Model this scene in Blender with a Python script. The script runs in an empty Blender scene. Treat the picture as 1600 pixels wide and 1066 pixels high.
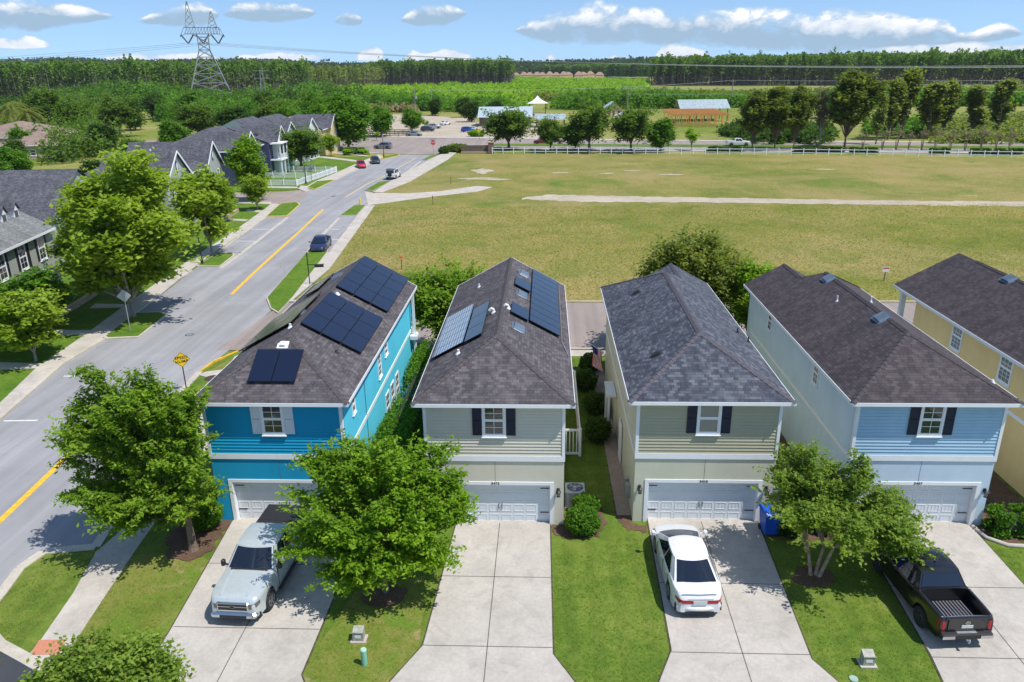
# Five narrow two-storey houses seen from the air, with a street, a field and woods behind. Units are metres.
EXPO = 0.17
SUN_E = 4.6
SKY_E = .145
SKYTINT = (.98, 1.05, 1.08)
CLOUD_LO = (2.3, 3.3, 4.4)
CLOUD_HI = (7.2, 7.2, 7.4)
CLOUDS = [[(0.0838, 0.3587, 0.0874), (0.1495, 0.3766, 0.1898), (0.168, 0.3905, 0.1839), (0.1871, 0.3945, 0.2071), (0.2073, 0.4235, 0.1359), (0.2248, 0.4524, 0.041), (0.2304, 0.4586, 0.0), (0.2367, 0.4235, 0.0), (0.2601, 0.4108, 0.1421), (0.279, 0.4287, 0.1595), (0.2891, 0.4833, 0.0107), (0.3005, 0.4683, 0.1236), (0.322, 0.4533, 0.1576), (0.3423, 0.4705, 0.1044), (0.3499, 0.5149, 0.0), (0.3584, 0.4261, 0.0), (0.3645, 0.4147, 0.1115), (0.3757, 0.4143, 0.0841), (0.3792, 0.4366, 0.0), (0.4003, 0.4354, 0.0), (0.4151, 0.4227, 0.1521), (0.4301, 0.4211, 0.1749), (0.4439, 0.4706, 0.0679), (0.4483, 0.504, 0.0), (0.4774, 0.3393, 0.0), (0.4904, 0.2848, 0.1553), (0.5121, 0.2572, 0.2463), (0.538, 0.2456, 0.3186), (0.5636, 0.2624, 0.266), (0.5806, 0.2351, 0.282), (0.5972, 0.2419, 0.2359), (0.6178, 0.2247, 0.2781), (0.6462, 0.1827, 0.2916), (0.6691, 0.1538, 0.2617), (0.6813, 0.1502, 0.3023), (0.7002, 0.1282, 0.3356), (0.7219, 0.1376, 0.2624), (0.7462, 0.1401, 0.2059), (0.7548, 0.1526, 0.0769), (0.7661, 0.1536, 0.1013), (0.7717, 0.1716, 0.1105), (0.7798, 0.1883, 0.1094), (0.7877, 0.2047, 0.0099), (0.8031, 0.1978, 0.0), (0.8325, 0.1561, 0.1864), (0.8722, 0.1384, 0.0)], [(0.1354, 0.2217, 0.0477), (0.1814, 0.2135, 0.0855), (0.1954, 0.229, 0.0), (0.2065, 0.0886, 0.0), (0.2221, 0.0813, 0.0584), (0.2418, 0.0732, 0.1077), (0.268, 0.0805, 0.0879), (0.2872, 0.0778, 0.0558), (0.3233, 0.0953, 0.0794), (0.348, 0.1033, 0.0345), (0.3605, 0.1014, 0.0), (0.3698, 0.1001, 0.0), (0.3795, 0.0928, 0.1274), (0.3876, 0.1032, 0.1218), (0.3912, 0.1376, 0.0), (0.4022, 0.0891, 0.0), (0.4095, 0.0879, 0.0936), (0.4195, 0.0922, 0.047), (0.4334, 0.0898, 0.1057), (0.4465, 0.0876, 0.0589), (0.4531, 0.0864, 0.0), (0.4947, 0.0789, 0.0), (0.5035, 0.0713, 0.0531), (0.5122, 0.0756, 0.0), (0.5384, 0.0646, 0.0), (0.5461, 0.0631, 0.0587), (0.5556, 0.0612, 0.0), (0.5727, 0.0577, 0.0), (0.5778, 0.0625, 0.1159), (0.5896, 0.0717, 0.1268), (0.6029, 0.0803, 0.0689), (0.6136, 0.0952, 0.0), (0.6665, 0.0881, 0.0), (0.7295, 0.0824, 0.0635), (0.7571, 0.0747, 0.0825), (0.7895, 0.0655, 0.0897), (0.8477, 0.0482, 0.0557)]]
HAZE = .000045

import bpy, math, random
import numpy as np
from mathutils import Vector, Matrix
rad = math.radians
scene = bpy.context.scene
col = scene.collection
RNG = np.random.default_rng(11)
random.seed(5)

# ------------------------------------------------------------------ materials
def new_mat(name):
    m = bpy.data.materials.new(name); m.use_nodes = True
    nt = m.node_tree; b = nt.nodes['Principled BSDF']
    return m, nt, b
def N(nt, t, **kw):
    n = nt.nodes.new(t)
    for k, v in kw.items(): setattr(n, k, v)
    return n
def L(nt, a, b): nt.links.new(a, b)
def rgba(c): return (c[0], c[1], c[2], 1)
def objco(nt):
    return N(nt, 'ShaderNodeTexCoord').outputs['Object']
def geoco(nt):
    return N(nt, 'ShaderNodeNewGeometry').outputs['Position']
def ramp(nt, fac, stops):
    r = N(nt, 'ShaderNodeValToRGB'); e = r.color_ramp.elements
    while len(e) < len(stops): e.new(.5)
    for i, (p, c) in enumerate(stops):
        e[i].position = p; e[i].color = rgba(c)
    L(nt, fac, r.inputs[0]); return r.outputs[0]
def noise(nt, co, scale, detail=4, rough=.6, dist=0):
    n = N(nt, 'ShaderNodeTexNoise'); n.inputs['Scale'].default_value = scale
    n.inputs['Detail'].default_value = detail; n.inputs['Roughness'].default_value = rough
    n.inputs['Distortion'].default_value = dist
    L(nt, co, n.inputs['Vector']); return n.outputs[0]
def mixc(nt, a, b, fac, mode='MIX'):
    m = N(nt, 'ShaderNodeMix', data_type='RGBA', blend_type=mode)
    for s, v in ((6, a), (7, b), (0, fac)):
        if isinstance(v, (int, float)): m.inputs[s].default_value = v
        elif isinstance(v, tuple): m.inputs[s].default_value = rgba(v)
        else: L(nt, v, m.inputs[s])
    return m.outputs[2]
def bump(nt, b, h, strength=.3, dist=.02):
    n = N(nt, 'ShaderNodeBump'); n.inputs['Strength'].default_value = strength
    n.inputs['Distance'].default_value = dist; L(nt, h, n.inputs['Height']); L(nt, n.outputs[0], b.inputs['Normal'])
def plain(name, c, rough=.6, metal=0, var=.12, scale=3, spec=.5, coat=0, bmp=0):
    m, nt, b = new_mat(name)
    b.inputs['Roughness'].default_value = rough; b.inputs['Metallic'].default_value = metal
    b.inputs['Specular IOR Level'].default_value = spec
    b.inputs['Coat Weight'].default_value = coat
    if var > 0:
        n = noise(nt, geoco(nt), scale, 5)
        lo = tuple(x*(1-var) for x in c); hi = tuple(min(1, x*(1+var)) for x in c)
        L(nt, ramp(nt, n, [(.3, lo), (.7, hi)]), b.inputs['Base Color'])
        if bmp: bump(nt, b, noise(nt, geoco(nt), scale*14, 3), bmp, .01)
    else: b.inputs['Base Color'].default_value = rgba(c)
    return m
def ground_mat(name, stops, scales=(.05, .6, 6), w=(.4, .35, .25), bumpd=.03, patch=None, fine=40, mow=0):
    """mottled natural surface: three octaves of noise in world space mixed, then ramped"""
    m, nt, b = new_mat(name); co = geoco(nt)
    acc = None
    for s, ww in zip(scales, w):
        n = noise(nt, co, s, 6, .65, .4)
        mu = N(nt, 'ShaderNodeMath', operation='MULTIPLY'); L(nt, n, mu.inputs[0]); mu.inputs[1].default_value = ww
        if acc is None: acc = mu.outputs[0]
        else:
            ad = N(nt, 'ShaderNodeMath', operation='ADD'); L(nt, acc, ad.inputs[0]); L(nt, mu.outputs[0], ad.inputs[1]); acc = ad.outputs[0]
    c = ramp(nt, acc, stops)
    if patch:
        for (pc, ps, lo, hi) in patch:
            n = noise(nt, co, ps, 5, .7, .8)
            r = ramp(nt, n, [(lo, (0, 0, 0)), (hi, (1, 1, 1))])
            c = mixc(nt, c, pc, r)
    n = noise(nt, co, fine, 2, .6)
    c = mixc(nt, c, ramp(nt, n, [(.3, (.72, .72, .72)), (.7, (1.25, 1.25, 1.25))]), 1.0, 'MULTIPLY')
    if mow:
        wt = N(nt, 'ShaderNodeTexWave', wave_type='BANDS', bands_direction='X'); wt.inputs['Scale'].default_value = .33; wt.inputs['Distortion'].default_value = 1.6; wt.inputs['Detail'].default_value = 2; wt.inputs['Detail Scale'].default_value = .6; L(nt, co, wt.inputs['Vector'])
        c = mixc(nt, c, ramp(nt, wt.outputs[1], [(.35, (1-mow, 1-mow, 1-mow)), (.65, (1+mow, 1+mow, 1+mow*.6))]), 1., 'MULTIPLY')
    L(nt, c, b.inputs['Base Color']); b.inputs['Roughness'].default_value = .95
    b.inputs['Specular IOR Level'].default_value = .15
    if bumpd: bump(nt, b, noise(nt, co, 9, 6, .8), .6, bumpd)
    return m
def shingle_mat(name, c1, c2, c3, rough=.9, light=.35):
    m, nt, b = new_mat(name)
    uv = N(nt, 'ShaderNodeUVMap').outputs[0]
    br = N(nt, 'ShaderNodeTexBrick'); L(nt, uv, br.inputs['Vector'])
    br.inputs['Scale'].default_value = 1; br.inputs['Brick Width'].default_value = .3; br.inputs['Row Height'].default_value = .145
    br.inputs['Mortar Size'].default_value = .009; br.inputs['Bias'].default_value = -.25; br.inputs['Mortar Smooth'].default_value = .3
    br.offset = .37; br.squash = .7; br.squash_frequency = 3
    br.inputs['Color1'].default_value = rgba(c1); br.inputs['Color2'].default_value = rgba(c2)
    br.inputs['Mortar'].default_value = rgba(tuple(x*.45 for x in c1))
    br2 = N(nt, 'ShaderNodeTexBrick'); L(nt, uv, br2.inputs['Vector'])
    br2.inputs['Scale'].default_value = 1; br2.inputs['Brick Width'].default_value = .22; br2.inputs['Row Height'].default_value = .145
    br2.inputs['Mortar Size'].default_value = 0; br2.inputs['Bias'].default_value = -.45
    br2.inputs['Color1'].default_value = (0, 0, 0, 1); br2.inputs['Color2'].default_value = (1, 1, 1, 1)
    c = mixc(nt, br.outputs[0], c3, br2.outputs[0])
    n = noise(nt, geoco(nt), .7, 5, .6)
    c = mixc(nt, c, ramp(nt, n, [(.3, (.8, .8, .82)), (.7, (1.18, 1.16, 1.14))]), 1., 'MULTIPLY')
    n = noise(nt, uv, 60, 2, .6)
    c = mixc(nt, c, ramp(nt, n, [(.3, (.82, .82, .82)), (.7, (1.18, 1.18, 1.18))]), 1., 'MULTIPLY')
    # streaks that run down the slope
    mp = N(nt, 'ShaderNodeMapping'); mp.inputs['Scale'].default_value = (2.2, .12, 1); L(nt, uv, mp.inputs[0])
    n = noise(nt, mp.outputs[0], 1, 4, .6)
    c = mixc(nt, c, ramp(nt, n, [(.35, (.84, .84, .85)), (.65, (1.1, 1.1, 1.1))]), 1., 'MULTIPLY')
    L(nt, c, b.inputs['Base Color']); b.inputs['Roughness'].default_value = rough
    b.inputs['Specular IOR Level'].default_value = .3
    bump(nt, b, br.outputs['Fac'], -.5, .01)
    return m
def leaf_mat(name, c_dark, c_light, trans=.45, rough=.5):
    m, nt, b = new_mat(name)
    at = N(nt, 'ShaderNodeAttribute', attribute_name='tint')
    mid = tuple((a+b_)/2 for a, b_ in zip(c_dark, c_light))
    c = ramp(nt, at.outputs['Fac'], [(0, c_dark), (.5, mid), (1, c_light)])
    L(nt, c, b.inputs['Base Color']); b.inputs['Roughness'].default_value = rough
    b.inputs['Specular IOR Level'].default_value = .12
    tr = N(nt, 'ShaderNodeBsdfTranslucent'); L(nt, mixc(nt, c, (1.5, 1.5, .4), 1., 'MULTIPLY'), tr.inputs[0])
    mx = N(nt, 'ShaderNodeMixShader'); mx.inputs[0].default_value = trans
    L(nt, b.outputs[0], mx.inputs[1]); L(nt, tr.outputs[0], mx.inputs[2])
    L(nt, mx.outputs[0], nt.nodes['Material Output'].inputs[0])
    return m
def concrete_mat(name, c, stain=.25):
    m, nt, b = new_mat(name); co = geoco(nt)
    n = noise(nt, co, .5, 6, .65); n2 = noise(nt, co, 7, 6, .7); n3 = noise(nt, co, 60, 2, .6)
    a = ramp(nt, n, [(.3, tuple(x*(1-stain) for x in c)), (.62, c)])
    a = mixc(nt, a, ramp(nt, n2, [(.3, (.88, .87, .85)), (.7, (1.06, 1.06, 1.06))]), 1., 'MULTIPLY')
    a = mixc(nt, a, ramp(nt, n3, [(.3, (.9, .9, .9)), (.7, (1.08, 1.08, 1.08))]), 1., 'MULTIPLY')
    n4 = noise(nt, co, .9, 4, .6, 1.5)
    a = mixc(nt, a, tuple(x*.6 for x in c), ramp(nt, n4, [(.52, (0, 0, 0)), (.78, (.7, .7, .7))]))
    L(nt, a, b.inputs['Base Color']); b.inputs['Roughness'].default_value = .9
    b.inputs['Specular IOR Level'].default_value = .2
    bump(nt, b, n3, .2, .004)
    return m
def asphalt_mat(name, c):
    m, nt, b = new_mat(name); co = geoco(nt)
    n = noise(nt, co, .18, 6, .6, .6); n2 = noise(nt, co, 55, 2, .7)
    mp = N(nt, 'ShaderNodeMapping'); mp.inputs['Rotation'].default_value = (0, 0, rad(-6)); mp.inputs['Scale'].default_value = (1.1, .03, 1); L(nt, co, mp.inputs[0])
    n3 = noise(nt, mp.outputs[0], 1, 5, .6)
    a = ramp(nt, n, [(.3, tuple(x*.86 for x in c)), (.7, tuple(x*1.08 for x in c))])
    a = mixc(nt, a, ramp(nt, n3, [(.35, (.86, .86, .86)), (.65, (1.08, 1.08, 1.08))]), 1., 'MULTIPLY')
    a = mixc(nt, a, ramp(nt, n2, [(.3, (.84, .84, .84)), (.7, (1.14, 1.14, 1.14))]), 1., 'MULTIPLY')
    n5 = noise(nt, co, .35, 3, .5, 2.5)
    a = mixc(nt, a, tuple(x*.62 for x in c), ramp(nt, n5, [(.68, (0, 0, 0)), (.75, (.5, .5, .5))]))
    vo = N(nt, 'ShaderNodeTexVoronoi', feature='DISTANCE_TO_EDGE'); wv = N(nt, 'ShaderNodeVectorMath', operation='ADD')
    nz = N(nt, 'ShaderNodeTexNoise'); nz.inputs['Scale'].default_value = 1.1; nz.inputs['Detail'].default_value = 5; L(nt, co, nz.inputs['Vector']); L(nt, co, wv.inputs[0]); L(nt, nz.outputs[1], wv.inputs[1]); L(nt, wv.outputs[0], vo.inputs['Vector']); vo.inputs['Scale'].default_value = .16
    ck = ramp(nt, vo.outputs['Distance'], [(.0, (1, 1, 1)), (.006, (0, 0, 0))]); ck = mixc(nt, (0, 0, 0), ck, ramp(nt, noise(nt, co, .09, 2), [(.45, (0, 0, 0)), (.6, (.55, .55, .55))]))
    a = mixc(nt, a, tuple(x*.4 for x in c), ck)
    L(nt, a, b.inputs['Base Color']); b.inputs['Roughness'].default_value = .9
    b.inputs['Specular IOR Level'].default_value = .25
    bump(nt, b, n2, .25, .004)
    return m
def glass_mat(name, c=(.02, .025, .03), rough=.03, spec=1.):
    m, nt, b = new_mat(name)
    b.inputs['Base Color'].default_value = rgba(c); b.inputs['Roughness'].default_value = rough
    b.inputs['Specular IOR Level'].default_value = spec
    return m
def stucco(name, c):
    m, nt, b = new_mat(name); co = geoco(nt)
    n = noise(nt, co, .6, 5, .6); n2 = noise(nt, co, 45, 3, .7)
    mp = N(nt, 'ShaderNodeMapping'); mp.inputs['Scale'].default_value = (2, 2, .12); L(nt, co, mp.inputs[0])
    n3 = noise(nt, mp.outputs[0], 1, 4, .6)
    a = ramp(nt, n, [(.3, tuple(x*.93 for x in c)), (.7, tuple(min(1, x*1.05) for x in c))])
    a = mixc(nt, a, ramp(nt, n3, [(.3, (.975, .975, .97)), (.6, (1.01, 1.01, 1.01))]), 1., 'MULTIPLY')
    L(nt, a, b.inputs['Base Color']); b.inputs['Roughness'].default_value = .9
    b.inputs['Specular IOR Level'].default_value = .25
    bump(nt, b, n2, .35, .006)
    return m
def paint(name, c, metal=.0, flake=0):
    m, nt, b = new_mat(name)
    b.inputs['Base Color'].default_value = rgba(c); b.inputs['Roughness'].default_value = .32
    b.inputs['Metallic'].default_value = metal
    b.inputs['Coat Weight'].default_value = .8; b.inputs['Coat Roughness'].default_value = .04
    n = noise(nt, geoco(nt), 8, 4); L(nt, ramp(nt, n, [(.3, tuple(x*.94 for x in c)), (.7, tuple(min(1, x*1.04) for x in c))]), b.inputs['Base Color'])
    return m

M = {}
M['grass'] = ground_mat('grass', [(.34, (.055, .105, .013)), (.47, (.095, .155, .02)), (.58, (.155, .20, .035)), (.68, (.24, .235, .08))], (.25, 1.6, 9), (.4, .35, .25), mow=.05, patch=[((.26, .22, .1), .55, .66, .8)])
M['grass_dry'] = ground_mat('grass_dry', [(.34, (.06, .11, .012)), (.46, (.13, .17, .025)), (.56, (.2, .2, .05)), (.66, (.28, .22, .09))], (.25, 1.4, 9), (.4, .35, .25), patch=[((.10, .20, .02), .5, .5, .68), ((.34, .25, .14), .9, .58, .74)])
M['grass_blade'] = leaf_mat('grass_blade', (.11, .22, .02), (.26, .38, .06), .6)
M['field'] = ground_mat('field_grass', [(.36, (.09, .125, .02)), (.46, (.16, .175, .035)), (.54, (.24, .21, .06)), (.64, (.32, .24, .10))], (.02, .12, 1.2), (.4, .35, .25),
    patch=[((.30, .235, .10), .04, .46, .74), ((.10, .16, .02), .06, .54, .68), ((.2, .14, .06), .3, .62, .75), ((.46, .38, .26), .16, .66, .76)], fine=3.5)
M['meadow'] = ground_mat('meadow', [(.34, (.09, .15, .02)), (.45, (.16, .2, .03)), (.55, (.27, .25, .08)), (.66, (.33, .26, .12))], (.006, .03, .2), (.4, .35, .25), fine=2, bumpd=0)
M['yard'] = ground_mat('yard_grass', [(.34, (.045, .10, .010)), (.47, (.08, .16, .014)), (.58, (.14, .2, .025)), (.68, (.22, .22, .07))], (.25, 1.6, 9), (.4, .35, .25))
M['edge'] = plain('edge_soil', (.07, .06, .03), .95, var=.5, scale=6)
M['soil'] = ground_mat('mulch_bed', [(.3, (.05, .03, .02)), (.5, (.12, .075, .05)), (.7, (.26, .17, .12))], (.8, 8, 30), (.3, .3, .4))
M['rock'] = ground_mat('gravel', [(.3, (.2, .14, .11)), (.5, (.36, .28, .22)), (.7, (.5, .42, .36))], (.8, 8, 24), (.3, .3, .4))
M['sand'] = ground_mat('sand', [(.3, (.26, .21, .13)), (.5, (.42, .36, .28)), (.7, (.54, .48, .4))], (.1, .8, 5), (.4, .3, .3))
M['asphalt'] = asphalt_mat('asphalt_grey', (.30, .297, .305))
M['asphalt_brown'] = asphalt_mat('asphalt_brown', (.3, .25, .225))
M['asphalt_dark'] = asphalt_mat('asphalt_dark', (.06, .065, .075))
M['concrete'] = concrete_mat('concrete', (.52, .475, .42))
M['drive'] = concrete_mat('driveway_concrete', (.49, .455, .41), .2)
M['kerb'] = concrete_mat('kerb_concrete', (.55, .5, .42))
M['joint'] = plain('joint', (.12, .11, .1), .9)
M['yellow'] = plain('yellow_paint', (.72, .42, .03), .7, var=.25, scale=4)
M['whitepaint'] = plain('white_road_paint', (.68, .68, .66), .7, var=.15, scale=5)
M['white'] = plain('white_trim', (.78, .8, .82), .55, var=.03)
M['vinyl'] = plain('white_vinyl', (.8, .81, .82), .5, var=.04)
M['black'] = plain('black_metal', (.015, .014, .016), .45, var=0)
M['navy'] = plain('shutter_navy', (.012, .012, .028), .6, var=.1)
M['wshutter'] = plain('shutter_white', (.68, .7, .73), .6, var=.05)
M['galv'] = plain('galvanised', (.45, .46, .47), .4, .6, var=.15)
M['steel'] = plain('tower_steel', (.27, .28, .27), .6, .2, var=.2)
M['vent'] = plain('vent_metal', (.25, .3, .34), .35, .7, var=.15)
M['pvc'] = plain('pvc', (.7, .72, .74), .5, var=.05)
M['bark'] = plain('bark', (.16, .12, .09), .95, var=.4, scale=9, bmp=.6)
M['bark_tan'] = plain('bark_tan', (.32, .24, .16), .8, var=.35, scale=7, bmp=.4)
M['bark_grey'] = plain('bark_grey', (.26, .23, .2), .9, var=.35, scale=4)
M['glass'] = glass_mat('window_glass', (.025, .03, .035), .04, 1.)
M['blind'] = glass_mat('window_glass_with_blind', (.16, .19, .16), .06, .9)
M['carglass'] = glass_mat('car_glass', (.008, .012, .022), .03, .9)
M['rubber'] = plain('rubber', (.018, .018, .019), .8, var=0)
M['alloy'] = plain('alloy', (.35, .35, .37), .3, .8, var=0)
M['chrome'] = plain('chrome', (.6, .62, .64), .15, 1., var=0)
M['plastic'] = plain('black_plastic', (.02, .02, .022), .6, var=0)
M['red_lens'] = glass_mat('red_lens', (.4, .01, .015), .15, .6)
M['lamp_lens'] = glass_mat('lamp_lens', (.35, .36, .38), .08, .8)
M['head_lens'] = glass_mat('head_lens', (.09, .09, .10), .06, 1.)
M['plate'] = plain('plate', (.55, .58, .56), .5, var=.15, scale=30)
M['panel'] = glass_mat('solar_cell', (.006, .009, .028), .12, .8)
M['panel_frame'] = plain('panel_frame', (.01, .01, .013), .4, .3, var=0)
M['panel_line'] = plain('panel_line', (.1, .11, .14), .4, .5, var=0)
M['panel_grid'], _nt, _b = new_mat('solar_cell_grid')
_br = N(_nt, 'ShaderNodeTexBrick'); _br.offset = 0; L(_nt, N(_nt, 'ShaderNodeUVMap').outputs[0], _br.inputs['Vector'])
_br.inputs['Scale'].default_value = 1; _br.inputs['Brick Width'].default_value = .16; _br.inputs['Row Height'].default_value = .16; _br.inputs['Mortar Size'].default_value = .02
_br.inputs['Color1'].default_value = (.03, .06, .12, 1); _br.inputs['Color2'].default_value = (.05, .09, .16, 1); _br.inputs['Mortar'].default_value = (.5, .55, .6, 1)
L(_nt, _br.outputs[0], _b.inputs['Base Color']); _b.inputs['Roughness'].default_value = .1
M['sh_brown'] = shingle_mat('shingle_brown', (.070, .063, .069), (.112, .101, .108), (.17, .155, .16))
M['sh_charcoal'] = shingle_mat('shingle_charcoal', (0.0525, 0.0595, 0.0805), (0.091, 0.101, 0.126), (0.182, 0.196, 0.217))
M['sh_dark'] = shingle_mat('shingle_dark', (0.054, 0.0446, 0.049), (0.0792, 0.0648, 0.072), (0.108, 0.0936, 0.101))
M['sh_grey'] = shingle_mat('shingle_grey', (0.068, 0.0704, 0.088), (0.104, 0.108, 0.124), (0.16, 0.16, 0.168))
M['sh_light'] = shingle_mat('shingle_light_grey', (.15, .16, .16), (.2, .215, .215), (.26, .27, .27))
M['sh_tan'] = shingle_mat('shingle_tan', (.24, .17, .14), (.3, .22, .18), (.34, .26, .22))
M['sh_pink'] = shingle_mat('shingle_pink', (.34, .20, .15), (.4, .26, .2), (.44, .3, .24))
M['metal_roof'] = plain('standing_seam_metal', (.5, .58, .62), .4, .3, var=.1)
M['metal_old'] = plain('weathered_metal_roof', (.38, .46, .48), .5, .3, var=.3, scale=1.5)
M['timber'] = plain('new_timber', (.75, .36, .11), .8, var=.2)
M['wood_dark'] = plain('old_wood', (.13, .1, .08), .9, var=.3)
M['brick'] = plain('brick', (.2, .13, .1), .9, var=.3, scale=20)
M['stone'] = plain('cut_stone', (.42, .3, .2), .9, var=.3, scale=6)
M['blue_bin'] = plain('blue_plastic', (.01, .09, .5), .4, var=.06)
M['green_post'] = plain('green_plastic', (.2, .45, .33), .5, var=.06)
M['sign_yellow'] = plain('sign_yellow', (.85, .55, .01), .5, var=.03)
M['sign_red'] = plain('sign_red', (.55, .02, .02), .5, var=.03)
M['sign_back'] = plain('sign_back', (.35, .4, .4), .4, .5, var=.08)
M['flag_red'] = plain('flag_red', (.5, .02, .03), .8, var=0)
M['flag_blue'] = plain('flag_blue', (.02, .03, .18), .8, var=0)
M['curtain'] = glass_mat('window_glass_with_curtain', (.30, .29, .25), .08, .8)
M['manhole'] = plain('manhole_iron', (.07, .05, .045), .7, .2, var=.3, scale=20)
M['tactile'] = plain('tactile_paving', (.5, .2, .12), .9, var=.15, scale=20)
M['paper'] = plain('paper_white', (.7, .7, .68), .7, var=0)
M['fur_brown'] = plain('hide_brown', (.1, .04, .02), .9, var=.2)
M['canvas'] = plain('canvas_white', (.7, .72, .72), .7, var=.05)
M['wire'] = plain('wire_aluminium', (.3, .31, .32), .6, .2, var=0)
M['wire_dark'] = plain('wire_dark', (.07, .08, .08), .6, var=0)
LF = dict(
 elm=leaf_mat('leaf_elm', (.08, .17, .010), (.26, .40, .04)),
 bright=leaf_mat('leaf_bright', (.08, .18, .008), (.26, .42, .03)),
 crepe=leaf_mat('leaf_crepe', (.085, .16, .014), (.27, .38, .06)),
 maple=leaf_mat('leaf_maple', (.13, .22, .014), (.34, .45, .06)),
 oak=leaf_mat('leaf_oak', (.05, .11, .02), (.17, .27, .045)),
 olive=leaf_mat('leaf_olive', (.08, .13, .02), (.26, .30, .06)),
 pine=leaf_mat('leaf_pine', (.065, .11, .02), (.22, .27, .06)),
 dark=leaf_mat('leaf_dark', (0.03, 0.075, 0.015), (0.09, 0.165, 0.03)),
 green=leaf_mat('leaf_green', (.05, .14, .012), (.15, .31, .03)),
 forest=leaf_mat('leaf_forest', (.065, .14, .02), (.20, .32, .06)),
 lime=leaf_mat('leaf_lime', (.12, .26, .015), (.32, .50, .04)),
 straw=leaf_mat('leaf_straw', (0.2, 0.17, 0.1), (0.36, 0.3, 0.19)),
 grey=leaf_mat('leaf_grey', (0.13, 0.12, 0.1), (0.26, 0.23, 0.19)),
 vine=leaf_mat('leaf_vine', (.10, .14, .035), (.30, .36, .10)),
 palm=leaf_mat('leaf_palm', (0.0805, 0.1265, 0.01725), (0.276, 0.299, 0.069)))
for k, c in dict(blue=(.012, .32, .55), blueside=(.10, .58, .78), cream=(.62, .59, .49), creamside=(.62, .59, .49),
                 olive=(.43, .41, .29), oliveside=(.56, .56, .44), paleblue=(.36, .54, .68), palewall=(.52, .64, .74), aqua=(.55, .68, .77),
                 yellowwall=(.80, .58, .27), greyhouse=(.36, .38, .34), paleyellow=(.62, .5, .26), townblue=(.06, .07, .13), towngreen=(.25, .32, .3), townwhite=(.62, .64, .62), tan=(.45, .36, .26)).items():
    M['w_'+k] = stucco('wall_'+k, c)

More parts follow.
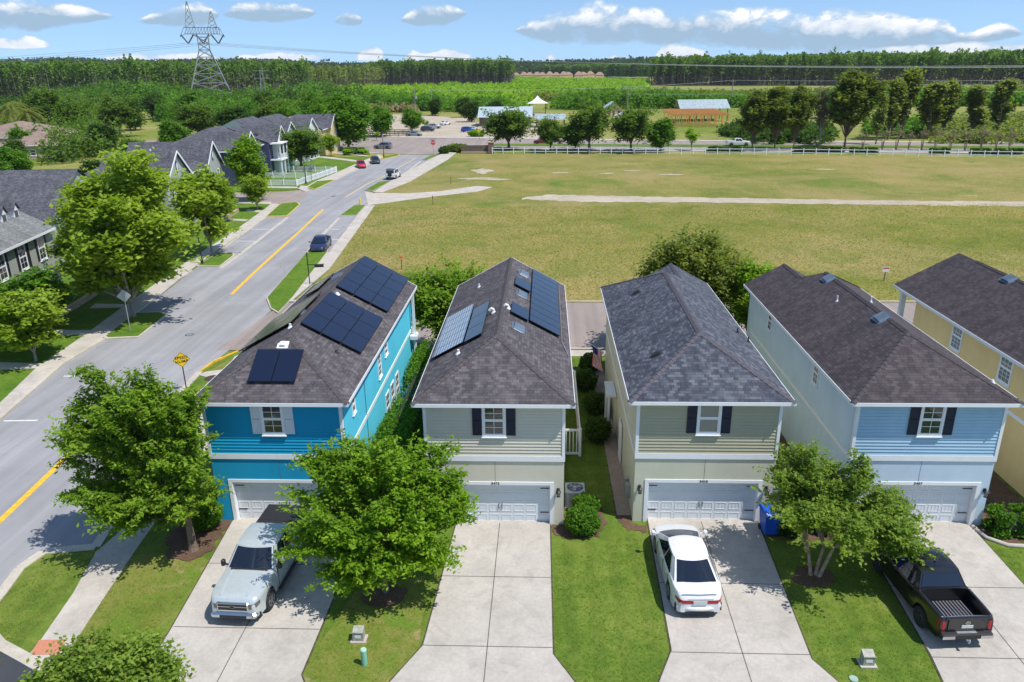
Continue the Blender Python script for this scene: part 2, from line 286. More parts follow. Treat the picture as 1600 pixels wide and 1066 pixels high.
# ------------------------------------------------------------------ mesh helpers
class MB:
    def __init__(s): s.v = []; s.f = []; s.m = []; s.uv = []; s.mats = []; s.has_uv = False
    def face(s, pts, mat=None, uv=None):
        b = len(s.v); s.v += [tuple(p) for p in pts]; s.f.append(tuple(range(b, b+len(pts))))
        s.m.append(mat)
        if uv: s.has_uv = True
        s.uv.append(uv)
        return s
    def plane_uv(s, pts, mat=None):
        """face with UVs in metres, v running up the slope"""
        P = [Vector(p) for p in pts]; n = Vector((0, 0, 0))
        for i in range(len(P)):
            n += (P[i]-P[0]).cross(P[(i+1) % len(P)]-P[0])
        n.normalize()
        if n.z < 0: P = P[::-1]; n = -n
        e = Vector((0, 0, 1)).cross(n)
        e = e.normalized() if e.length > 1e-4 else Vector((1, 0, 0))
        u = n.cross(e)
        return s.face(P, mat, [(p.dot(e), p.dot(u)) for p in P])
    def mesh(s, V, F, mat=None):
        b = len(s.v); s.v += [tuple(p) for p in V]
        for f in F: s.f.append(tuple(b+k for k in f)); s.m.append(mat); s.uv.append(None)
        return s
    def box(s, x0, y0, z0, x1, y1, z1, mat=None):
        V = [(x0,y0,z0),(x1,y0,z0),(x1,y1,z0),(x0,y1,z0),(x0,y0,z1),(x1,y0,z1),(x1,y1,z1),(x0,y1,z1)]
        return s.mesh(V, [(0,3,2,1),(4,5,6,7),(0,1,5,4),(1,2,6,5),(2,3,7,6),(3,0,4,7)], mat)
    def bevbox(s, x0, y0, z0, x1, y1, z1, r, mat=None):
        """box with chamfered vertical and top edges"""
        def ring(i, z): return [(x0+i+r,y0+i,z),(x1-i-r,y0+i,z),(x1-i,y0+i+r,z),(x1-i,y1-i-r,z),(x1-i-r,y1-i,z),(x0+i+r,y1-i,z),(x0+i,y1-i-r,z),(x0+i,y0+i+r,z)]
        V = ring(0, z0)+ring(0, z1-r)+ring(r*.8, z1)
        F = [tuple(range(7, -1, -1)), tuple(range(16, 24))]
        for k in range(8):
            j = (k+1) % 8; F += [(k, j, 8+j, 8+k), (8+k, 8+j, 16+j, 16+k)]
        return s.mesh(V, F, mat)
    def prism(s, poly, z0, z1, mat=None, side=None):
        n = len(poly); a = sum(poly[i][0]*poly[(i+1)%n][1]-poly[(i+1)%n][0]*poly[i][1] for i in range(n))
        if a < 0: poly = poly[::-1]
        V = [(p[0], p[1], z0) for p in poly]+[(p[0], p[1], z1) for p in poly]
        s.mesh(V, [tuple(range(n, 2*n))], mat)
        s.mesh(V, [(i, (i+1)%n, n+(i+1)%n, n+i) for i in range(n)]+[tuple(range(n-1, -1, -1))], side or mat)
        return s
    def tube(s, pts, r, seg=6, mat=None, cap=True):
        P = [Vector(p) for p in pts]; R = r if isinstance(r, (list, tuple)) else [r]*len(P)
        V = []; F = []
        for i, p in enumerate(P):
            t = (P[min(i+1, len(P)-1)]-P[max(i-1, 0)])
            t = t.normalized() if t.length > 1e-9 else Vector((0, 0, 1))
            a = Vector((0, 0, 1)) if abs(t.z) < .9 else Vector((1, 0, 0))
            u = t.cross(a).normalized(); w = t.cross(u)
            for k in range(seg):
                th = 2*math.pi*k/seg; V.append(p+(u*math.cos(th)+w*math.sin(th))*R[i])
        for i in range(len(P)-1):
            for k in range(seg):
                j = (k+1) % seg; F.append((i*seg+k, i*seg+j, (i+1)*seg+j, (i+1)*seg+k))
        if cap: F += [tuple(range(seg)), tuple(range((len(P)-1)*seg+seg-1, (len(P)-1)*seg-1, -1))]
        return s.mesh(V, F, mat)
    def lathe(s, prof, c=(0, 0, 0), seg=16, mat=None, axis='z'):
        V = []; F = []
        for (r, z) in prof:
            for k in range(seg):
                th = 2*math.pi*k/seg; a, b = r*math.cos(th), r*math.sin(th)
                V.append({'z': (c[0]+a, c[1]+b, c[2]+z), 'y': (c[0]+a, c[1]+z, c[2]+b), 'x': (c[0]+z, c[1]+a, c[2]+b)}[axis])
        for i in range(len(prof)-1):
            for k in range(seg):
                j = (k+1) % seg; F.append((i*seg+k, i*seg+j, (i+1)*seg+j, (i+1)*seg+k))
        F += [tuple(range(seg-1, -1, -1)), tuple(range((len(prof)-1)*seg, len(prof)*seg))]
        return s.mesh(V, F, mat)
    def beam(s, a, b, w, h=None, mat=None):
        """rectangular bar from a to b"""
        h = h or w; a = Vector(a); b = Vector(b); t = (b-a).normalized()
        up = Vector((0, 0, 1)) if abs(t.z) < .95 else Vector((0, 1, 0))
        u = t.cross(up).normalized()*w/2; v = u.cross(t).normalized()*h/2
        V = [p+q for p in (a, b) for q in (-u-v, u-v, u+v, -u+v)]
        return s.mesh(V, [(3,2,1,0),(4,5,6,7),(0,1,5,4),(1,2,6,5),(2,3,7,6),(3,0,4,7)], mat)
    def build(s, name, mat, parent=None, smooth=False, loc=None, rot=None):
        me = bpy.data.meshes.new(name); me.from_pydata(s.v, [], s.f)
        mats = [mat]
        for q in s.m:
            if q is not None and q not in mats: mats.append(q)
        for q in mats: me.materials.append(q)
        if len(mats) > 1: me.polygons.foreach_set('material_index', [0 if q is None else mats.index(q) for q in s.m])
        if s.has_uv:
            ul = me.uv_layers.new(name='UVMap'); k = 0
            for fi, f in enumerate(s.f):
                u = s.uv[fi]
                for j in range(len(f)):
                    if u: ul.data[k].uv = u[j]
                    k += 1
        if smooth: me.polygons.foreach_set('use_smooth', [True]*len(s.f))
        me.update()
        o = bpy.data.objects.new(name, me); col.objects.link(o)
        if parent: o.parent = parent
        if loc: o.location = loc
        if rot: o.rotation_euler = rot
        return o
def quads_obj(name, V, nf, mat, tint=None, parent=None, k=4, smooth=False):
    """fast mesh of nf independent k-gons, V is (nf*k, 3)"""
    me = bpy.data.meshes.new(name)
    me.vertices.add(nf*k); me.vertices.foreach_set('co', np.asarray(V, np.float32).ravel())
    me.loops.add(nf*k); me.loops.foreach_set('vertex_index', np.arange(nf*k, dtype=np.int32))
    me.polygons.add(nf); me.polygons.foreach_set('loop_start', np.arange(0, nf*k, k, dtype=np.int32))
    me.materials.append(mat)
    if tint is not None:
        at = me.attributes.new('tint', 'FLOAT', 'POINT'); at.data.foreach_set('value', np.repeat(np.asarray(tint, np.float32), k))
    me.update(calc_edges=True)
    o = bpy.data.objects.new(name, me); col.objects.link(o)
    if parent: o.parent = parent
    return o
def leaf_quads(C, size, up=.5, stretch=1.7, rng=RNG):
    """one rhombic leaf per centre"""
    n = len(C)
    nrm = rng.normal(size=(n, 3)); nrm /= np.linalg.norm(nrm, axis=1)[:, None]+1e-9
    nrm[:, 2] = np.abs(nrm[:, 2])+up; nrm /= np.linalg.norm(nrm, axis=1)[:, None]
    a = rng.normal(size=(n, 3)); a -= (a*nrm).sum(1)[:, None]*nrm; a /= np.linalg.norm(a, axis=1)[:, None]+1e-9
    b = np.cross(nrm, a); s = np.asarray(size).reshape(-1, 1)
    A = a*s*.5*stretch; B = b*s*.5
    return np.stack([C-A, C-B+A*.1, C+A, C+B+A*.1], 1).reshape(-1, 3)
def tag(o, label=None, cat=None, group=None, kind=None):
    if label: o['label'] = label
    if cat: o['category'] = cat
    if group: o['group'] = group
    if kind: o['kind'] = kind
    return o
def thing(name, label, cat, loc=(0, 0, 0), rz=0, group=None):
    o = bpy.data.objects.new(name, None); col.objects.link(o); o.empty_display_size = .3
    o.location = loc; o.rotation_euler = (0, 0, rz)
    return tag(o, label, cat, group)
KIDS = {}
def copy_tree(o, parent=None):
    c = o.copy(); col.objects.link(c)
    if parent: c.parent = parent
    for ch in [x for x in o.children]: copy_tree(ch, c)
    return c
def dup(proto, loc, rz=0, sc=1, label=None, cat=None, group=None, name=None):
    c = copy_tree(proto); c.location = loc; c.rotation_euler = (0, 0, rz)
    c.scale = (sc, sc, sc) if not isinstance(sc, tuple) else sc
    if label: c['label'] = label
    if cat: c['category'] = cat
    if group: c['group'] = group
    elif 'group' in c: del c['group']
    return c
def struct(name, mb, mat, **kw):
    o = mb.build(name, mat, **kw); o['kind'] = 'structure'; return o
USED = set()
def use_first(proto, loc, rz=0, sc=1, label=None, cat=None, group=None):
    """the first call moves the prototype itself, later calls copy it"""
    if proto.name not in USED:
        USED.add(proto.name); proto.location = loc; proto.rotation_euler = (0, 0, rz)
        proto.scale = (sc, sc, sc) if not isinstance(sc, tuple) else sc
        if label: proto['label'] = label
        if cat: proto['category'] = cat
        if group: proto['group'] = group
        return proto
    return dup(proto, loc, rz, sc, label, cat, group)

# ------------------------------------------------------------------ camera, sun, sky
cam_d = bpy.data.cameras.new('camera'); cam = bpy.data.objects.new('camera', cam_d); col.objects.link(cam)
cam_d.sensor_width = 36; cam_d.lens = 36*1187.37/1600; cam_d.clip_end = 20000; cam_d.clip_start = .5
R_ = Vector((.99907161, .04117717, -.01266333)); U_ = Vector((-.00203516, .33873054, .94088122)); F_ = Vector((-.04303228, .93998195, -.33849987))
cam.matrix_world = Matrix(((R_.x, U_.x, -F_.x, 0), (R_.y, U_.y, -F_.y, 0), (R_.z, U_.z, -F_.z, 19.3), (0, 0, 0, 1)))
scene.camera = cam
scene.view_settings.view_transform = 'Standard'; scene.view_settings.look = 'None'
scene.view_settings.exposure = EXPO; scene.view_settings.gamma = 1
sd = Vector((.50, -.24, 1.)).normalized()
sun_d = bpy.data.lights.new('sun', 'SUN'); sun_d.energy = SUN_E; sun_d.angle = rad(.53); sun_d.color = (1, .955, .89)
sun = bpy.data.objects.new('sun', sun_d); col.objects.link(sun)
sun.rotation_euler = sd.to_track_quat('Z', 'Y').to_euler()
w = bpy.data.worlds.new('World'); scene.world = w; w.use_nodes = True
nt = w.node_tree; bg = nt.nodes['Background']
sky = N(nt, 'ShaderNodeTexSky', sky_type='NISHITA'); sky.sun_disc = False
sky.sun_elevation = math.asin(sd.z); sky.sun_rotation = math.atan2(sd.x, sd.y)
sky.altitude = 200; sky.air_density = 1.0; sky.dust_density = .1; sky.ozone_density = 2.2
tc = N(nt, 'ShaderNodeTexCoord').outputs['Generated']
sx = N(nt, 'ShaderNodeSeparateXYZ'); L(nt, tc, sx.inputs[0])
va = N(nt, 'ShaderNodeVectorMath', operation='ADD'); L(nt, tc, va.inputs[0]); va.inputs[1].default_value = (0, 0, .13); L(nt, va.outputs[0], sky.inputs[0])
def MA(op, a, b=None, c=None, clamp=False):
    n = N(nt, 'ShaderNodeMath', operation=op); n.use_clamp = clamp
    for i, v in enumerate((a, b, c)):
        if v is None: continue
        if isinstance(v, (int, float)): n.inputs[i].default_value = v
        else: L(nt, v, n.inputs[i])
    return n.outputs[0]
az = MA('ARCTAN2', sx.outputs[0], sx.outputs[1]); el = sx.outputs[2]
cx = N(nt, 'ShaderNodeCombineXYZ'); L(nt, az, cx.inputs[0]); L(nt, MA('MULTIPLY', el, 1.6), cx.inputs[1])
n_a = noise(nt, cx.outputs[0], 26, 6, .62, .3); n_b = noise(nt, cx.outputs[0], 9, 5, .55)
# cumulus banks: for each, (azimuth, elevation of the flat base, height above it) all the way round the view
ux = MA('MULTIPLY', MA('ADD', az, .9), 1/1.8)
def curve(pts):
    n = N(nt, 'ShaderNodeFloatCurve'); c = n.mapping.curves[0]; n.mapping.use_clip = False
    c.points[0].location = (0, pts[0][1]); c.points[1].location = (1, pts[-1][1])
    for p in pts: c.points.new(*p)
    for p in c.points: p.handle_type = 'VECTOR'
    n.mapping.update(); L(nt, ux, n.inputs[1]); return n.outputs[0]
dens = None; lit = None
for K, LY in enumerate(CLOUDS):
    base = MA('MULTIPLY', curve([(p[0], p[1]) for p in LY]), 1/8); hgt = MA('MULTIPLY', curve([(p[0], p[2]) for p in LY]), 1/8)
    up = MA('DIVIDE', MA('SUBTRACT', el, base), MA('MAXIMUM', hgt, .002))          # 0 at the base, 1 at the top
    de = MA('MAXIMUM', MA('SUBTRACT', up, .3), MA('MULTIPLY', MA('SUBTRACT', .1, up), 2.2)); de = MA('MAXIMUM', MA('DIVIDE', de, .7), 0)
    v = MA('SUBTRACT', 1.15, MA('MULTIPLY', de, de))
    v = MA('ADD', v, MA('MULTIPLY', MA('SUBTRACT', n_a, .5), 3.6)); v = MA('ADD', v, MA('MULTIPLY', MA('SUBTRACT', n_b, .5), 1.6))
    v = MA('MULTIPLY', v, 1.15, clamp=True); v = MA('MULTIPLY', v, MA('MULTIPLY', MA('SUBTRACT', hgt, .002), 260, clamp=True))
    l = MA('MULTIPLY', v, MA('ADD', MA('SUBTRACT', MA('MULTIPLY', up, 1.55), .55), MA('MULTIPLY', MA('SUBTRACT', n_a, .5), 2.6), clamp=True))
    if K == 1: l = MA('MULTIPLY', v, MA('ADD', .65, MA('SUBTRACT', n_a, .5), clamp=True))
    dens = v if dens is None else MA('MAXIMUM', dens, v)
    lit = l if lit is None else MA('MAXIMUM', lit, l)
# thin scattered cloud higher up (seen in reflections)
sc2 = N(nt, 'ShaderNodeMapping'); sc2.inputs['Scale'].default_value = (1, 1, 2.2); L(nt, tc, sc2.inputs[0])
n_c = noise(nt, sc2.outputs[0], 3.2, 7, .6, .5)
hi = MA('MULTIPLY', ramp(nt, n_c, [(.52, (0, 0, 0)), (.66, (1, 1, 1))]), MA('MULTIPLY', MA('SUBTRACT', el, .14), 8, clamp=True))
dens = MA('MAXIMUM', dens, MA('MULTIPLY', hi, .75)); lit = MA('MAXIMUM', lit, MA('MULTIPLY', hi, .6))
skyc = mixc(nt, sky.outputs[0], SKYTINT, 1., 'MULTIPLY')
cloudc = mixc(nt, CLOUD_LO, CLOUD_HI, lit)
L(nt, mixc(nt, skyc, cloudc, dens), bg.inputs['Color']); bg.inputs['Strength'].default_value = SKY_E
w.cycles.sampling_method = 'MANUAL'; w.cycles.sample_map_resolution = 256

# ------------------------------------------------------------------ ground, roads, lawns
def ground():
    mb = MB(); mb.face([(-3200, -300, -.05), (3200, -300, -.05), (3200, 5300, -.05), (-3200, 5300, -.05)])
    struct('ground', mb, M['meadow'])
    # vacant field: gently uneven sheet
    P = [(-25.52, 113.36), (-22.14, 75.26), (-21.81, 70.54), (-21.5, 63.4), (70, 63.4), (125, 62), (125, 164), (100.92, 168.2), (50.24, 177.74), (-9.37, 184.49), (-17.81, 185.16), (-21.77, 173.46), (-28.27, 125.81), (-26.3, 119)]
    mb = MB(); mb.prism(P, -.04, .03); struct('field', mb, M['field'])
    # left blocks of yard
    mb = MB(); mb.prism([(-33.0, 14), (-33.83, 41.77), (-35.29, 47.62), (-35.86, 54.28), (-36.7, 61.22), (-38.36, 76.47), (-39.69, 93.54), (-41.98, 115.27), (-62, 116), (-90, 100), (-90, 14)], -.04, .06)
    mb.prism([(-62, 127), (-42.78, 129.93), (-41.62, 140.8), (-39.6, 162.89), (-38.74, 179.89), (-75, 186), (-90, 150)], -.04, .06)
    struct('yard_lawn', mb, M['yard'])
    # corner yard by the blue house
    mb = MB()
    kerb = [(-19.55, 21.22), (-20.49, 21.96), (-21.18, 22.99), (-21.29, 23.85), (-21.62, 25.54), (-21.37, 26.7), (-19.34, 27.07), (-20.6, 33), (-21.6, 40), (-23.19, 43.79), (-23.47, 47.03), (-22.44, 50.99), (-20.4, 51.3), (-8, 51.3), (22, 51.2), (40, 51.2), (60, 50), (60, 14), (-4.3, 14), (-9, 17), (-16.7, 17.6), (-16.59, 19.95), (-18.07, 20.57)]
    mb.prism(kerb, -.04, .08)
    struct('lawn', mb, M['grass'])
    mb = MB()
    mb.prism([(-17.58, 26.42), (-15.05, 26.93), (-13.89, 26.16), (-13.75, 26.5), (-13.7, 21.2), (-14.6, 17.7), (-16.6, 18.2)], .07, .09)
    mb.prism([(-7.4, 24.3), (-4.75, 25.5), (-4.4, 21.3), (-5.3, 19.6), (-6.9, 17.8), (-8.3, 17.8), (-8.1, 21)], .07, .09)
    mb.prism([(-20.2, 45), (-21.7, 44), (-23.02, 46.81), (-22.09, 50.34), (-18, 50.8), (-16, 50.8), (-16, 30)], .07, .09)
    struct('dry_lawn', mb, M['grass_dry'])
    # roads
    mb = MB()
    mb.prism([(-33.2, 5), (-32.39, 39.69), (-34.01, 48.6), (-33.98, 53.84), (-34.93, 62.54), (-36.28, 74.58), (-37.28, 82.61), (-38.97, 104.41), (-40.79, 115.58), (-42.2, 121), (-41.65, 132.83), (-40.72, 146.43), (-40.54, 166.92), (-38.09, 180.37), (-34.57, 185.07), (-24.92, 184.31), (-26.07, 171.29), (-27.76, 140.11), (-30.52, 128.69), (-26.59, 113.4), (-26.28, 105.03), (-24.14, 82.13), (-26.81, 83.1), (-25.22, 65.5), (-23.5, 63.6), (-23.2, 51.6), (-23.47, 47.03), (-21.6, 40), (-20.6, 33), (-19.3, 27.3), (-21.29, 26.56), (-21.45, 25.13), (-21.27, 23.62), (-21.35, 22.88), (-20.62, 21.79), (-24, 5)], -.03, .0)
    struct('road', mb, M['asphalt'])
    mb = MB()
    mb.prism([(-80, 117.5), (-60, 117.6), (-43, 115.6), (-38.42, 117.27), (-38.6, 121), (-40.29, 130.55), (-46, 127.2), (-62, 126.6), (-80, 126.6)], -.03, .006)
    struct('side_street', mb, M['asphalt_brown'])
    mb = MB()
    mb.prism([(-24.2, 51.5), (-23, 63.5), (-15, 63.5), (90, 63.5), (90, 51.6), (0, 51.6)], -.03, .006)
    struct('rear_street', mb, M['asphalt_brown'])
    mb = MB()
    mb.prism([(-120, 190), (-46.01, 190.34), (-39.54, 189.81), (-35.46, 186.57), (-24.68, 184.86), (-22.32, 209.53), (-15.03, 199.42), (23.13, 191.35), (106.53, 177.93), (150, 172), (150, 190), (118.92, 199.44), (25.99, 215.95), (-20.85, 227.93), (-48.46, 234.16), (-120, 232)], -.03, .012)
    struct('cross_road', mb, M['asphalt_brown'])
    mb = MB(); mb.prism([(-15.46, 205.36), (24.08, 199.52), (111.16, 185.97), (150, 178.5), (150, 181), (114.48, 191.74), (24.72, 205.06), (-13.24, 210.47)], .0, .08); struct('median', mb, M['yard'])
    mb = MB()
    mb.prism([(-48.46, 234.16), (-20.85, 227.93), (25.99, 215.95), (118.92, 199.44), (150, 190), (150, 192), (120.22, 201.7), (26.31, 218.65), (-21.22, 232.06), (-49.39, 238.77)], .0, .09)
    mb.prism([(-14.85, 196.97), (22.87, 189.11), (105.43, 176.03), (106.38, 177.68), (23.11, 191.19), (-15.01, 199.25)], .0, .1)
    mb.prism([(-46.01, 190.34), (-39.36, 188.91), (-45.38, 187.64), (-52.13, 189.35)], .0, .1)
    struct('far_pavement', mb, M['concrete'])
    mb = MB(); mb.prism([(-54.96, 237.11), (-21.14, 231.18), (-27.92, 322.11), (-89.34, 375.99)], -.03, .01); mb.prism([(-21.14, 231.18), (1.5, 224.5), (4.37, 297.65), (-26.24, 302.39)], -.03, .01); struct('gravel_lot', mb, M['sand'])
    # field track and bare patches
    mb = MB()
    mb.prism([(-30.36, 127.97), (-28.48, 125.82), (-22.29, 125.23), (-17.28, 127.43), (-11.85, 132.99), (-8.96, 131.37), (-11.3, 126.48), (-16.67, 122.69), (-20.34, 119.66), (-24.61, 115.61), (-26.72, 113.96)], .0, .045)
    struct('path', mb, M['concrete'])
    mb = MB()
    pts = [(812, 309), (850, 305.5), (900, 306.5), (1000, 308), (1150, 310), (1300, 312), (1450, 312.5), (1610, 314)]
    pl = [(-3.6, 120.0), (0.6, 122.9), (9, 121.4), (21.9, 119.4), (41.8, 116.6), (57.2, 114.6), (74, 113.6), (92, 112.8)]
    pr = [(-3.6, 118.6), (3, 116.4), (9, 115.4), (22, 114.8), (41, 112.6), (56, 110.8), (73, 109.4), (92, 108.4)]
    def ragged(P, amp):
        out = []
        for (x0, y0), (x1, y1) in zip(P, P[1:]):
            for i in range(16):
                t = i/16; x = x0+(x1-x0)*t; out.append((x, y0+(y1-y0)*t+amp*(math.sin(x*1.9)+.7*math.sin(x*4.3+1)+.5*math.sin(x*.63))*.5))
        return out+[P[-1]]
    mb.prism(ragged(pl, .5)+ragged(pr, .55)[::-1], .0, .05); struct('sand_track', mb, M['sand'])
    mb = MB()
    for (x, y, a, b) in [(-12.4, 153, 2.0, 3.2), (-12.6, 142.5, 3.2, 1.1), (-9.0, 141.2, 2.6, .8), (3, 150, 1.6, .8), (17.3, 152, 1.5, .6), (24, 146, 2.2, .7), (12, 148.4, 1.3, .6), (54, 152, 1.8, .6)]:
        mb.prism([(x+a*math.cos(t)*(1+.3*math.sin(3*t+x)+.18*math.sin(7*t+y)), y+b*math.sin(t)*(1+.3*math.cos(2*t+y)+.2*math.sin(8*t))) for t in [k*math.pi/18 for k in range(36)]], .0, .036)
    struct('bare_ground', mb, M['sand'])
    # sidewalks
    mb = MB()
    zt = .10
    mb.prism([(-35, 14), (-33.83, 41.77), (-35.29, 47.62), (-35.86, 54.28), (-36.7, 61.22), (-38.36, 76.47), (-39.09, 86.22), (-39.64, 93.54), (-41.24, 108.98), (-42.02, 115.39), (-40.71, 115.35), (-38.97, 104.41), (-37.33, 82.73), (-36.75, 76.73), (-34.93, 62.54), (-34.07, 53.99), (-34.09, 48.72), (-32.51, 39.87), (-33.4, 14)], 0, zt)
    for (a, b, c, d) in [((-38.64, 48.68), (-34.86, 48.47), (-35.06, 47.62), (-37.72, 47.36)), ((-39.73, 55.71), (-35.98, 55.72), (-35.81, 54.73), (-38.96, 54.48)),
                         ((-39.76, 62.92), (-36.93, 62.73), (-36.83, 61.78), (-39.58, 61.59)), ((-40.52, 93.75), (-39.74, 94.74), (-39.78, 93.15), (-40.95, 92.4)), ((-45.21, 103.62), (-40.83, 102.56), (-40.76, 101.41), (-44.63, 102.19)), ((-43.95, 110.65), (-41.14, 109.51), (-41.15, 107.95), (-43.74, 109.32)), ((-48.08, 117.6), (-42.72, 117.42), (-41.9, 115.04), (-47.48, 116.04))]:
        mb.prism([a, b, c, d], 0, zt-.005)
    mb.prism([(-42.56, 130.65), (-43.27, 134.43), (-41.99, 133.99), (-42.23, 140.83), (-41.46, 151.13), (-41.02, 168.95), (-39.91, 185.49), (-37.58, 180.07), (-38.41, 166.78), (-39.16, 142.37), (-41.33, 131.77), (-39.88, 128.37), (-40.55, 127.7)], 0, zt)
    mb.prism([(-51.19, 134.02), (-43.61, 133.3), (-42.79, 131.39), (-50.58, 132.33)], 0, zt)
    mb.prism([(-54.89, 184.54), (-41.97, 173.03), (-41.97, 170.57), (-53.88, 181.02)], 0, zt)
    mb.prism([(-53.94, 192.49), (-42.12, 183.55), (-42.12, 181.49), (-53.11, 189.43)], 0, zt)
    # right hand side
    mb.prism([(-24.14, 82.13), (-26.28, 105.03), (-26.91, 113.97), (-25.52, 113.36), (-22.14, 75.26), (-22.47, 64.08), (-21.2, 63.6), (-22.6, 63.6), (-23.83, 70.55), (-24.64, 83.71)], 0, zt)
    mb.prism([(-28.63, 126.51), (-28.12, 140.12), (-26.07, 171.29), (-24.92, 184.31), (-22.51, 211.36), (-21.19, 208.53), (-21.77, 173.46), (-24.5, 138.3), (-27.04, 126.1)], 0, zt)
    mb.prism([(-18.09, 20.6), (-16.6, 19.9), (-16.85, 21.46), (-17.45, 26.7), (-18.4, 38), (-20.4, 50.9), (-22.2, 50), (-20, 38), (-18.9, 28), (-19.1, 26.66), (-18.49, 24.0), (-18.14, 21.42)], .05, zt+.0)
    mb.prism([(-23.31, 46.47), (-23.03, 47.04), (-21, 47.9), (-20.9, 46.6), (-21.6, 45.6)], .05, zt+.004)
    mb.prism([(-11, 50.3), (45, 50.0), (45, 51.2), (-11, 51.5)], .04, zt)
    struct('sidewalk', mb, M['concrete'])
    mb = MB(); mb.prism([(-18.04, 20.66), (-18.18, 21.39), (-17.22, 21.45), (-17.02, 20.72)], .09, zt+.012); struct('tactile_pad', mb, M['tactile'])
    mb = MB(); mb.lathe([(.5, .0), (.5, .012)], ((-22.42, 45.92)[0]+.3, (-22.42, 45.92)[1], zt+.004), 20); struct('manhole', mb, M['manhole'])
    mb = MB(); mb.lathe([(.33, 0), (.33, .008)], (*(-27.72, 54.92), .0), 20); mb.lathe([(.26, 0), (.26, .012)], (*(-27.72, 54.92), .0), 20, M['galv']); struct('manhole', mb, M['manhole'])
    mb = MB(); mb.lathe([(.33, 0), (.33, .008)], (*(-34.32, 122.73), .0), 16); struct('manhole', mb, M['manhole'])
    # grass islands with kerbs
    isl = [[(-34.03, 54.29), (-34.67, 60.14), (-32.7, 60.32), (-31.92, 59.62), (-31.49, 54.3), (-33.66, 53.99)],
           [(-36.5, 76.62), (-36.84, 82.44), (-35.02, 82.11), (-34.59, 81.18), (-34.18, 76.49)],
           [(-39.08, 105.09), (-40.53, 115.69), (-38.54, 116.68), (-37.44, 114.6), (-36.36, 105.31)],
           [(-41.44, 132.52), (-41.87, 139.97), (-39.18, 141.52), (-39.48, 131.99), (-39.53, 130.22)],
           [(-38.05, 180.91), (-35.4, 185.42), (-34.52, 183.11), (-37.02, 175.83)],
           [(-24.98, 64.89), (-26.65, 82.32), (-24.51, 83.23), (-22.73, 64.88), (-22.55, 60.52), (-23.59, 61.79)],
           [(-28.7, 105.3), (-28.7, 113.46), (-27.05, 113.69), (-26.49, 105.53)],
           [(-30.44, 128.83), (-30.05, 138.57), (-28.18, 139.79), (-29.04, 128.2)],
           [(-27.55, 173.13), (-26.69, 182.78), (-25.18, 183.49), (-26.44, 172.8)]]
    g = MB(); k = MB(); yk = MB()
    for i, P in enumerate(isl):
        P = [Vector(p) for p in P]; c = sum(P, Vector((0, 0)))/len(P)
        Q = [c+(p-c).normalized()*((p-c).length+.28) for p in P]
        (yk if i in (2, 3, 4) else k).prism([tuple(p) for p in Q], -.02, .105)
        g.prism([tuple(p) for p in P], -.02, .125)
    struct('island_grass', g, M['yard']); struct('kerb', k, M['kerb']); struct('kerb', yk, plain('yellow_kerb', (.62, .45, .1), .8, var=.25, scale=3))
    # kerb lines
    mb = MB()
    def strip(P, w, z=.13, mat=None, mb=mb):
        P = [Vector(p) for p in P]
        for i in range(len(P)-1):
            d = (P[i+1]-P[i]).normalized(); n = Vector((-d.y, d.x))*w/2; e = d*.02
            mb.prism([tuple(P[i]-n-e), tuple(P[i+1]-n+e), tuple(P[i+1]+n+e), tuple(P[i]+n-e)], -.02, z+.002*(i % 2), mat)
    strip([(-33.3, 14), (-32.39, 39.69), (-33.98, 48.54), (-33.9, 53.7)], .3)
    strip([(-36.17, 68.99), (-36.22, 74.45)], .2); strip([(-36.96, 82.92), (-38.98, 104.17)], .25, .12)
    strip([(-16.61, 19.78), (-18.06, 20.48), (-19.5, 21.16), (-20.52, 21.92), (-21.23, 22.99), (-21.32, 23.85), (-21.65, 25.5), (-21.36, 26.67), (-19.32, 27.04), (-20.4, 33), (-21.5, 40), (-23.19, 43.79), (-23.45, 46.98)], .42)
    strip([(-16.61, 19.78), (-15.6, 17.6), (-12.5, 17.2)], .42)
    strip([(-23.45, 46.98), (-23.3, 49.07), (-22.36, 51.05)], .12, .135, M['yellow'])
    strip([(-10, 51.75), (5, 51.75), (50, 51.7)], .25)
    strip([(-22, 63.55), (-10, 63.55), (70, 63.5)], .2)
    struct('kerb', mb, M['kerb'])
    mb = MB(); mb.prism([(-40, 5), (60, 5), (60, 16.6), (-14, 16.8), (-16, 17.3), (-16.6, 19.55), (-18.01, 20.27), (-19.35, 20.94), (-20.66, 21.45), (-24, 18)], -.03, .004); struct('near_street', mb, M['asphalt_dark'])
    # inner concrete gutter between road and parking bays
    mb = MB()
    strip([(-33.8, 75.89), (-34.31, 84.49), (-35.95, 104.33)], .45, .006, mb=mb); strip([(-26.81, 83.1), (-27.71, 92.91), (-28.52, 103.89)], .45, .006, mb=mb)
    strip([(-27.96, 139.29), (-27.45, 155.76), (-27.66, 171.4)], .5, .006, mb=mb); strip([(-39.05, 141.94), (-38.86, 151.47), (-37.92, 175.89)], .4, .006, mb=mb)
    struct('gutter', mb, M['concrete'])
    mb = MB()
    strip([(-28.79, 66.13), (-29.53, 73.51), (-30.28, 82.52), (-31.31, 95.37), (-32.7, 110.84)], .32, .007, mb=mb)
    strip([(-24.4, 18), (-24.99, 29.06), (-25.34, 32.93), (-25.8, 37.95)], .32, .007, mb=mb)
    struct('road_line', mb, M['yellow'])
    mb = MB(); strip([(-32.14, 122.0), (-31.87, 134.68), (-30.98, 147.27), (-29.71, 177.89)], .3, .007, mb=mb); struct('road_line', mb, plain('faded_yellow', (.5, .4, .22), .8, var=.2))
    mb = MB()
